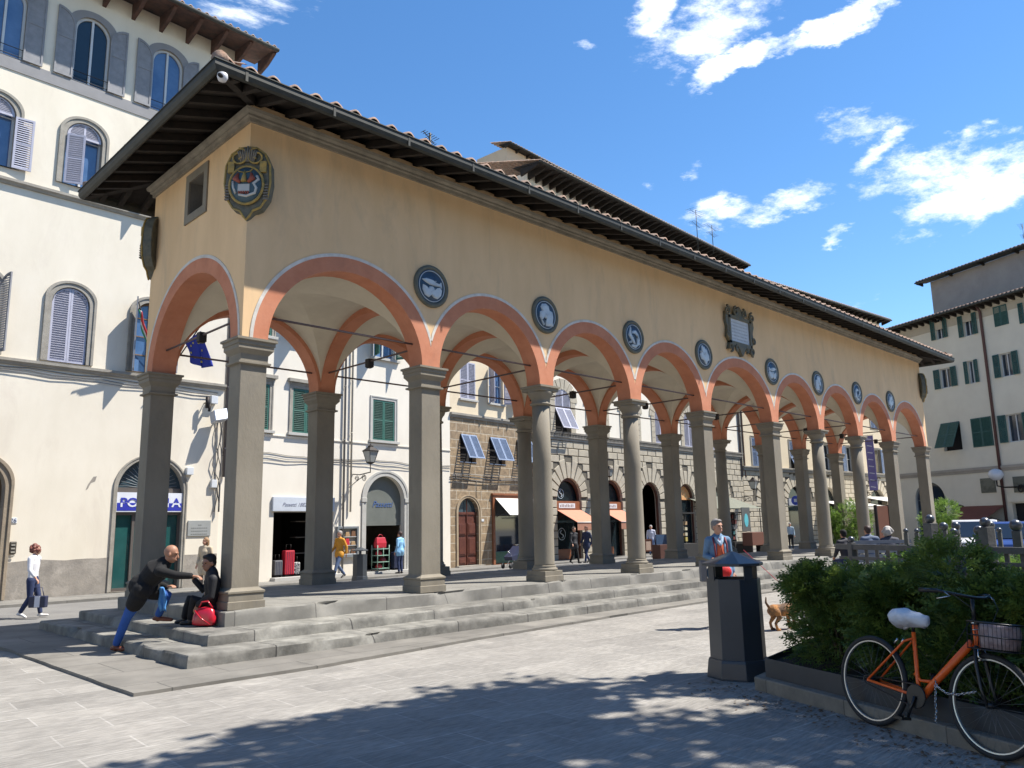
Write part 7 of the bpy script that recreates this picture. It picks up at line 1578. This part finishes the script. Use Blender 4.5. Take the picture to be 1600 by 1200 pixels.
    cap(b, [V['pel']+Vector((0, 0, .02)), V['wai'], V['che'], V['nek']-(V['nek']-V['che'])*.35], [.158*W_, .150*W_, .178*W_, .13], 18, flat=.84 if coat > .4 else .66, side=sdv)
    cap(b, [V['sL']-sdv*.03, V['che'].lerp(V['nek'], .72), V['sR']+sdv*.03], [.075, .09, .075], 12)
    cap(b, [V['nek']-(V['nek']-V['che'])*.25, V['nek']-(V['nek']-V['che'])*.05], [.078, .066])
    for q in 'LR':
        w, e, s0 = V['w'+q], V['e'+q], V['s'+q]; en = e.lerp(w, .9*sleeve if sleeve <= 1 else .9); cap(b, [s0, s0.lerp(e, .5), e, en], [.072, .062, .056, .044])
    if coat:
        ball(b, V['pel'], (.18, .18, .17)); [ball(b, V['h'+q], .135) for q in 'LR' if coat > .3]
        for q in 'LR': cap(b, [V['wai'], V['h'+q]*.6+V['pel']*.4, V['h'+q].lerp(V['k'+q], coat*.6), V['h'+q].lerp(V['k'+q], coat)], [.14, .145, .14, .13], 14, flat=.9, side=sdv)
    fused(b, 'jacket', topm or M_NAVY, t, vox)
    return t
def lp_(o, px, py, z): pass
C_ = lambda n, c, r=.75, **k: mat(n, c, r, **k)
BLKC = C_('black_wool_coat', (.006, .0055, .006), .9); BLUT = C_('cobalt_blue_trousers', (.02, .09, .36), .8, col2=(.015, .07, .28), vs=6); BRSH = C_('brown_leather_shoe', (.17, .05, .025), .45)
# 1. bald man leaning forward, one foot on the step. facing the seated man (towards image right)
fdir = (gz(250, 972, -.211)-gz(178, 1018, -.50)); fa = math.radians(-38)
def tolocal(P, base, ang, s=1.):
    d = Vector(P)-Vector(base); c, n = math.cos(-ang), math.sin(-ang); return ((d.x*c-d.y*n)/s, (d.x*n+d.y*c)/s, d.z/s)
base = Vector((-1.24, .86, -.50))
def im(px, py, dd):   # a point of the figure seen at this pixel, dd metres in front(-)/behind(+) its left foot
    k = (base-CAM).dot(CF)+dd; return CAM+ray(px, py)*k
def bj(px, py, dd=0.): return tolocal(im(px, py, dd), base, fa)
J1 = dict(aL=bj(181, 1008), tL=bj(198, 1014, -.02), kL=bj(198, 965), hL=bj(222, 922, -.02), pel=bj(222, 915, .08), hR=bj(228, 920, .2), kR=bj(262, 930, .35), aR=bj(247, 962, .42), tR=bj(267, 968, .42),
          wai=bj(232, 905, .1), che=bj(246, 890, .12), nek=bj(258, 879, .12), hed=bj(268, 866, .12), sR=bj(250, 893, -.06), sL=bj(250, 886, .3), eR=bj(275, 899, -.05), wR=bj(300, 900, .0), fR=tuple(Vector(bj(318, 902, 0))-Vector(bj(300, 900, 0))),
          eL=bj(246, 912, .3), wL=bj(261, 917, .25), fL=tuple(Vector(bj(275, 914, .2))-Vector(bj(262, 917, .25))))
# swap so the near arm reaches forward
person('bald man in black coat and bright blue trousers leaning towards the seated man', base, fa, J1, 1.72, M_SKIND, topm=BLKC, legs=BLUT, shoe=BRSH, coat=.46, slim=1.13, vox=.010, look=(0, .25), hair=C_('grey_stubble', (.22, .17, .14)), hairstyle='bald')
b = MB(); A_ = im(250, 918, .2); vs = []
for j in range(9):
    for i in range(6): q = im(248+i*2.0+j*.2+(1.2*math.sin(j*.9+i)), 917+j*4.6+(2 if i in (0, 5) else 0), .18+.03*math.sin(i*2.2+j*.5)); vs.append(q)
b.add(vs, [(j*6+i, j*6+i+1, (j+1)*6+i+1, (j+1)*6+i) for j in range(8) for i in range(5)], 0, True); o = b.build('cloth', C_('light_blue_cloth', (.10, .32, .70), .7, col2=(.07, .25, .6), vs=9), None, fixn=False); q_ = o.modifiers.new('s', 'SOLIDIFY'); q_.thickness = .012; tag(o, 'light blue cloth hanging from the hand of the leaning man', 'cloth')
# 2. seated man in black
base = Vector((-.30, .50, -.211)); fa = math.radians(-165)
def im2(px, py, dd=0.): k = (Vector((-.2, .5, 0))-CAM).dot(CF)+dd; return tolocal(CAM+ray(px, py)*k, base, fa)
J2 = dict(pel=im2(326, 946), wai=im2(331, 930), che=im2(332, 908), nek=im2(331, 892), hed=im2(326, 880), hL=im2(322, 949, -.05), hR=im2(322, 947, .12), kL=im2(303, 935, -.12), kR=im2(296, 936, .12), aL=im2(298, 968, -.1), aR=im2(288, 966, .12), tL=im2(284, 974, -.12), tR=im2(276, 972, .1),
          sL=im2(333, 905, -.14), sR=im2(330, 901, .2), eL=im2(330, 932, -.2), wL=im2(308, 946, -.22), fL=tuple(Vector(im2(303, 958, -.22))-Vector(im2(308, 946, -.22))), eR=im2(318, 922, .2), wR=im2(303, 905, .15), fR=tuple(Vector(im2(296, 900, .1))-Vector(im2(303, 905, .15))))
person('man in black clothes sitting on the loggia step against the corner pier', base, fa, J2, 1.72, M_SKIND, topm=C_('black_jacket', (.014, .014, .017), .7), legs=C_('black_trousers', (.012, .012, .015), .8), shoe=C_('black_shoe', (.015, .015, .016), .4), vox=.010, look=(0, .15), hair=C_('black_hair', (.012, .010, .010), .6))
# red bag
P = gz(322, 979, -.211); t = thing('shoulder_bag', 'glossy red shoulder bag standing on the step beside the seated man', 'bag', (P.x-.02, P.y+.02, -.205), math.radians(-50)); M_RBAG = mat('glossy_red_leather', (.50, .012, .03), .25, (.38, .01, .02), 7, spec=.8)
b = MB(); b.loft([[(a*w, c*d, z) for a, c in ((-1, -.6), (-.6, -1), (.6, -1), (1, -.6), (1, .6), (.6, 1), (-.6, 1), (-1, .6))] for w, d, z in ((.165, .07, 0), (.185, .085, .05), (.16, .07, .17), (.12, .03, .27))], 0, True); b.build('bag_body', M_RBAG, t, sub=1)
b = MB(); b.tube([(-.09, 0, .25), (-.04, -.02, .33), (.05, -.02, .34), (.11, 0, .25)], .012, 6); b.tube([(-.12, -.06, .22), (-.02, -.085, .12), (.12, -.08, .03)], .009, 6); b.build('strap', M_RBAG, t)
# walking pose helper
def stride(a=.32, arm=.22, lead='L'):
    o = 'R' if lead == 'L' else 'L'; y = {'L': .09, 'R': -.09}
    return {'k'+lead: (a*.62, y[lead], .50), 'a'+lead: (a*1.0, y[lead], .10), 't'+lead: (a+.16, y[lead]*1.15, .06), 'k'+o: (a*.05, y[o], .49), 'a'+o: (-a*.95, y[o], .14), 't'+o: (-a*.95+.14, y[o], .035),
            'e'+lead: (-arm*.6, y[lead]*2.6, 1.15), 'w'+lead: (-arm*.55, y[lead]*2.6, .90), 'e'+o: (arm*.2, y[o]*2.6, 1.14), 'w'+o: (arm*1.2, y[o]*2.5, .95)}
def at_px(px, py, z): P = gz(px, py, z); return (P.x, P.y, z)
def yawto(px0, py0, px1, py1, z=-.7): a, c = gz(px0, py0, z), gz(px1, py1, z); return math.atan2((c-a).y, (c-a).x)
WHT = C_('white_shirt', (.68, .68, .72), .8); JEAN = C_('dark_blue_jeans', (.02, .035, .10), .85, col2=(.015, .025, .07), vs=10)
t = person('red haired woman in white blouse and blue jeans walking along the palazzo', at_px(46, 966, -.775), -.70, stride(.20, .15), 1.64, topm=WHT, legs=JEAN, shoe=C_('white_sneaker', (.62, .60, .58), .6), hair=C_('auburn_hair', (.16, .045, .03), .6), hairstyle='curly', sleeve=.8)
P = Vector(at_px(60, 948, -.35)); t = thing('handbag', 'navy and white striped handbag carried by the red haired woman', 'bag', (P.x-.45, P.y-.62, -.40), -.75); P2_ = CAM+ray(60, 938)*(CF.dot(Vector(at_px(46, 966, -.775))-CAM)-.12); t.location = (P2_.x, P2_.y, P2_.z-.16)
b = MB(); b.box(-.19, -.07, 0, .19, .07, .26); b.build('bag_body', M_NAVY, t, bevel=.02); b = MB(); b.box(-.05, -.074, .01, .07, .074, .255); b.build('white_stripe', WHT, t); b = MB(); b.tube([(-.12, 0, .25), (-.06, 0, .45), (.06, 0, .45), (.12, 0, .25)], .01, 6); b.build('strap', M_NAVY, t)
person('woman in a beige coat standing on the street behind the seated man', at_px(318, 926, -.70), -2.6, {}, 1.62, topm=C_('beige_coat', (.52, .43, .31), .8), legs=C_('taupe_trousers', (.20, .16, .13)), shoe=C_('tan_shoe', (.30, .20, .12)), hair=C_('dark_blond_hair', (.26, .15, .07), .6), hairstyle='long', coat=.6, look=(-.3, -.1), vox=.018)
person('grey haired man in a mustard jacket and jeans striding past the litter bin', at_px(530, 904, -.70), math.pi+.15, stride(.34, .2), 1.74, topm=C_('mustard_jacket', (.55, .25, .02), .7), legs=C_('faded_jeans', (.08, .12, .22), .85), shoe=C_('dark_shoe', (.03, .025, .025), .5), hair=C_('grey_hair', (.32, .29, .27), .7), vox=.018, coat=.12)
t = person('woman in a light blue padded jacket looking into the arched luggage shop', at_px(625, 896, -.70), 1.9, {}, 1.66, topm=C_('light_blue_padded_jacket', (.22, .45, .68), .6), legs=JEAN, shoe=C_('dark_shoe', (.03, .025, .025)), hair=C_('dark_brown_hair', (.05, .025, .02), .6), vox=.018, coat=.2)
person('man in dark clothes and sunglasses walking in front of the first salmon awning', at_px(898, 881, -.72), -1.7, stride(.2, .1), 1.72, M_SKIN, topm=C_('charcoal_jacket', (.02, .02, .025)), legs=BLKC, shoe=BLKC, hair=C_('brown_grey_hair', (.12, .09, .07)), vox=.02, coat=.3)
person('person in a navy coat walking left between the two salmon awnings', at_px(918, 880, -.72), math.pi, stride(.25, .15), 1.74, M_SKIN, topm=C_('navy_coat', (.02, .03, .07)), legs=JEAN, shoe=BLKC, hair=C_('chestnut_hair', (.12, .05, .03)), vox=.02, coat=.35)
person('white haired man in a pale shirt standing behind the menu board', at_px(1019, 868, -.74), -2.4, {}, 1.74, topm=C_('pale_lilac_shirt', (.55, .56, .66)), legs=C_('pale_blue_jeans', (.14, .2, .34)), shoe=BLKC, hair=C_('white_hair', (.62, .60, .57)), vox=.02)
person('shopper in a pale top in the shadow of the stone palace doorway', at_px(1237, 858, -.70), -2.6, {}, 1.68, topm=C_('pale_blue_grey_top', (.30, .38, .44)), legs=BLKC, shoe=BLKC, hair=C_('light_grey_hair', (.42, .40, .38)), vox=.025)
# woman behind the foreground bin
base = Vector(at_px(1130, 981, -.54)); fa = math.atan2(CAM.y-base.y, CAM.x-base.x)+.35
t = person('grey haired woman in denim jacket and orange top walking behind the litter bin', base, fa, dict(stride(.18, .1), **{'sL': (0, .155, 1.40), 'sR': (0, -.155, 1.40), 'eR': (-.03, -.21, 1.15), 'wR': (.12, -.16, 1.12), 'eL': (-.05, .21, 1.13), 'wL': (.03, .21, .88)}), 1.66, slim=.92, topm=C_('denim_jacket', (.13, .23, .36), .8, col2=(.09, .17, .28), vs=8), legs=C_('red_orange_trousers', (.50, .05, .03), .8), shoe=C_('dark_shoe', (.03, .025, .025)), hair=C_('short_grey_hair', (.24, .22, .21), .7, col2=(.12, .11, .11), vs=20), vox=.010, look=(.35, 0), coat=.12)
b = MB(); b.v = []; cap(b, [(.105, 0, 1.35), (.12, 0, 1.18), (.118, 0, .98)], [.05, .072, .078], 12, flat=.5, side=Vector((0, 1, 0))); fused(b, 'orange_top', C_('orange_top', (.62, .13, .05), .8), t, .012)
b = MB()
for q in (-1, 1): b.tube([(.06, q*.10, 1.45), (.125, q*.105, 1.34), (.145, q*.10, 1.18), (.14, q*.09, 1.04)], .016, 6)
b.tube([(.10, -.02, 1.44), (.15, .0, 1.28), (.155, .04, 1.08)], .006, 5); b.build('rucksack_straps', C_('dark_red_strap', (.18, .02, .03), .7), t)
b = MB(); cap(b, [(.06, .055, 1.44), (.10, .03, 1.38), (.115, .0, 1.33)], .03); cap(b, [(.06, -.055, 1.44), (.10, -.03, 1.38), (.115, .0, 1.33)], .03); fused(b, 'scarf', C_('pale_blue_scarf', (.36, .48, .60), .9), t, .01)
b = MB(); ball(b, (.16, .02, .90), (.06, .13, .11)); fused(b, 'belt_bag', C_('bright_red_bag', (.65, .02, .02), .6), t, .012)
b = MB(); b.box(-.04, -.34, .74, .06, -.23, 1.08); o = b.build('tote_bag', C_('grey_tote', (.16, .16, .17), .8), t, bevel=.02)
# seated visitors beyond the fence
def sitter(px, py, d, label, hc, tc, hs='short'):
    P = CAM+ray(px, py)*d; z0 = P.z-1.32; t = person(label, (P.x, P.y, z0), math.radians(50), dict(pel=(0, 0, .50), wai=(0, 0, .66), che=(.02, 0, .90), nek=(.05, 0, 1.06), hed=(.09, 0, 1.20), hL=(0, .1, .50), hR=(0, -.1, .50), kL=(.45, .12, .50), kR=(.45, -.12, .50), aL=(.45, .12, .1), aR=(.45, -.12, .1), tL=(.6, .12, .04), tR=(.6, -.12, .04), sL=(0, .18, 1.0), sR=(0, -.18, 1.0), eL=(.02, .25, .76), eR=(.02, -.25, .76), wL=(.25, .2, .62), wR=(.25, -.2, .62)), 1.72, topm=tc, legs=JEAN, shoe=BLKC, hair=hc, hairstyle=hs, vox=.018); return t, z0
t, z0 = sitter(1357, 822, 20, 'dark haired visitor seated with back to the camera on the grey bench', MATS['dark_brown_hair'], C_('blue_grey_jacket', (.08, .11, .18))); sitter(1388, 824, 20, 'curly grey haired visitor leaning on the bench beside the dark haired one', C_('curly_grey_hair', (.42, .39, .36)), C_('dark_slate_jacket', (.05, .05, .07)), 'curly'); sitter(1319, 828, 21, 'visitor in black seated left of the couple beyond the hedge', BLKC, C_('black_top', (.02, .02, .03)))
P = CAM+ray(1367, 846)*19.6; t = thing('garden_bench', 'grey slatted bench under the seated couple beyond the fence', 'bench', (P.x, P.y, z0), math.radians(-40)); b = MB(); [b.box(-.75, -.32+.0, .46+.11*k, .75, -.28, .54+.11*k) for k in range(5)]; b.build('backrest', mat('blue_grey_bench', (.14, .16, .20), .6), t); b = MB(); b.box(-.75, -.28, .40, .75, .2, .44); b.build('seat', MATS['blue_grey_bench'], t)
for x in (-.68, .68): b = MB(); b.box(x-.03, -.3, 0, x+.03, -.24, .95); b.box(x-.03, .12, 0, x+.03, .18, .42); b.build('leg', MATS['blue_grey_bench'], t)
# small dog by the hedge
P = gz(1226, 984, -.54); t = thing('dog', 'small tan and dark terrier standing beside the hedge on a red lead', 'dog', (P.x, P.y, -.54), math.radians(-20)); b = MB()
cap(b, [(-.20, 0, .30), (-.05, 0, .29), (.14, 0, .30)], [.085, .088, .105], 14, flat=1.1); cap(b, [(.16, 0, .34), (.25, 0, .43)], [.075, .06]); ball(b, (.29, 0, .46), (.075, .06, .062)); cap(b, [(.33, 0, .445), (.41, 0, .43)], [.036, .026])
for s in (-1, 1): cap(b, [(.15, s*.06, .28), (.14, s*.06, .15), (.16, s*.06, .02)], [.045, .026, .024]); cap(b, [(-.19, s*.06, .28), (-.14, s*.065, .19), (-.22, s*.06, .11), (-.19, s*.06, .02)], [.06, .04, .022, .023]); cap(b, [(.16, s*.06, .015), (.20, s*.06, .015)], .022); cap(b, [(-.19, s*.06, .015), (-.15, s*.06, .015)], .022); cap(b, [(.27, s*.045, .51), (.26, s*.06, .56)], [.025, .008])
cap(b, [(-.26, 0, .33), (-.33, 0, .42), (-.32, 0, .50)], [.026, .018, .010]); fused(b, 'body', mat('tan_fur', (.42, .19, .06), .9, (.10, .06, .035), 6, bump=.8, bs=60, ramp=(.42, .56)), t, .009)
b = MB(); b.tube([(.20, 0, .42), (.05, .1, .7), (-.35, .4, 1.2)], .005, 5); b.build('lead', C_('red_lead', (.4, .03, .05)), t); b = MB(); ball(b, (.425, 0, .435), .012); [ball(b, (.345, s*.035, .48), .008) for s in (-1, 1)]; b.build('nose_and_eyes', M_EYE, t)
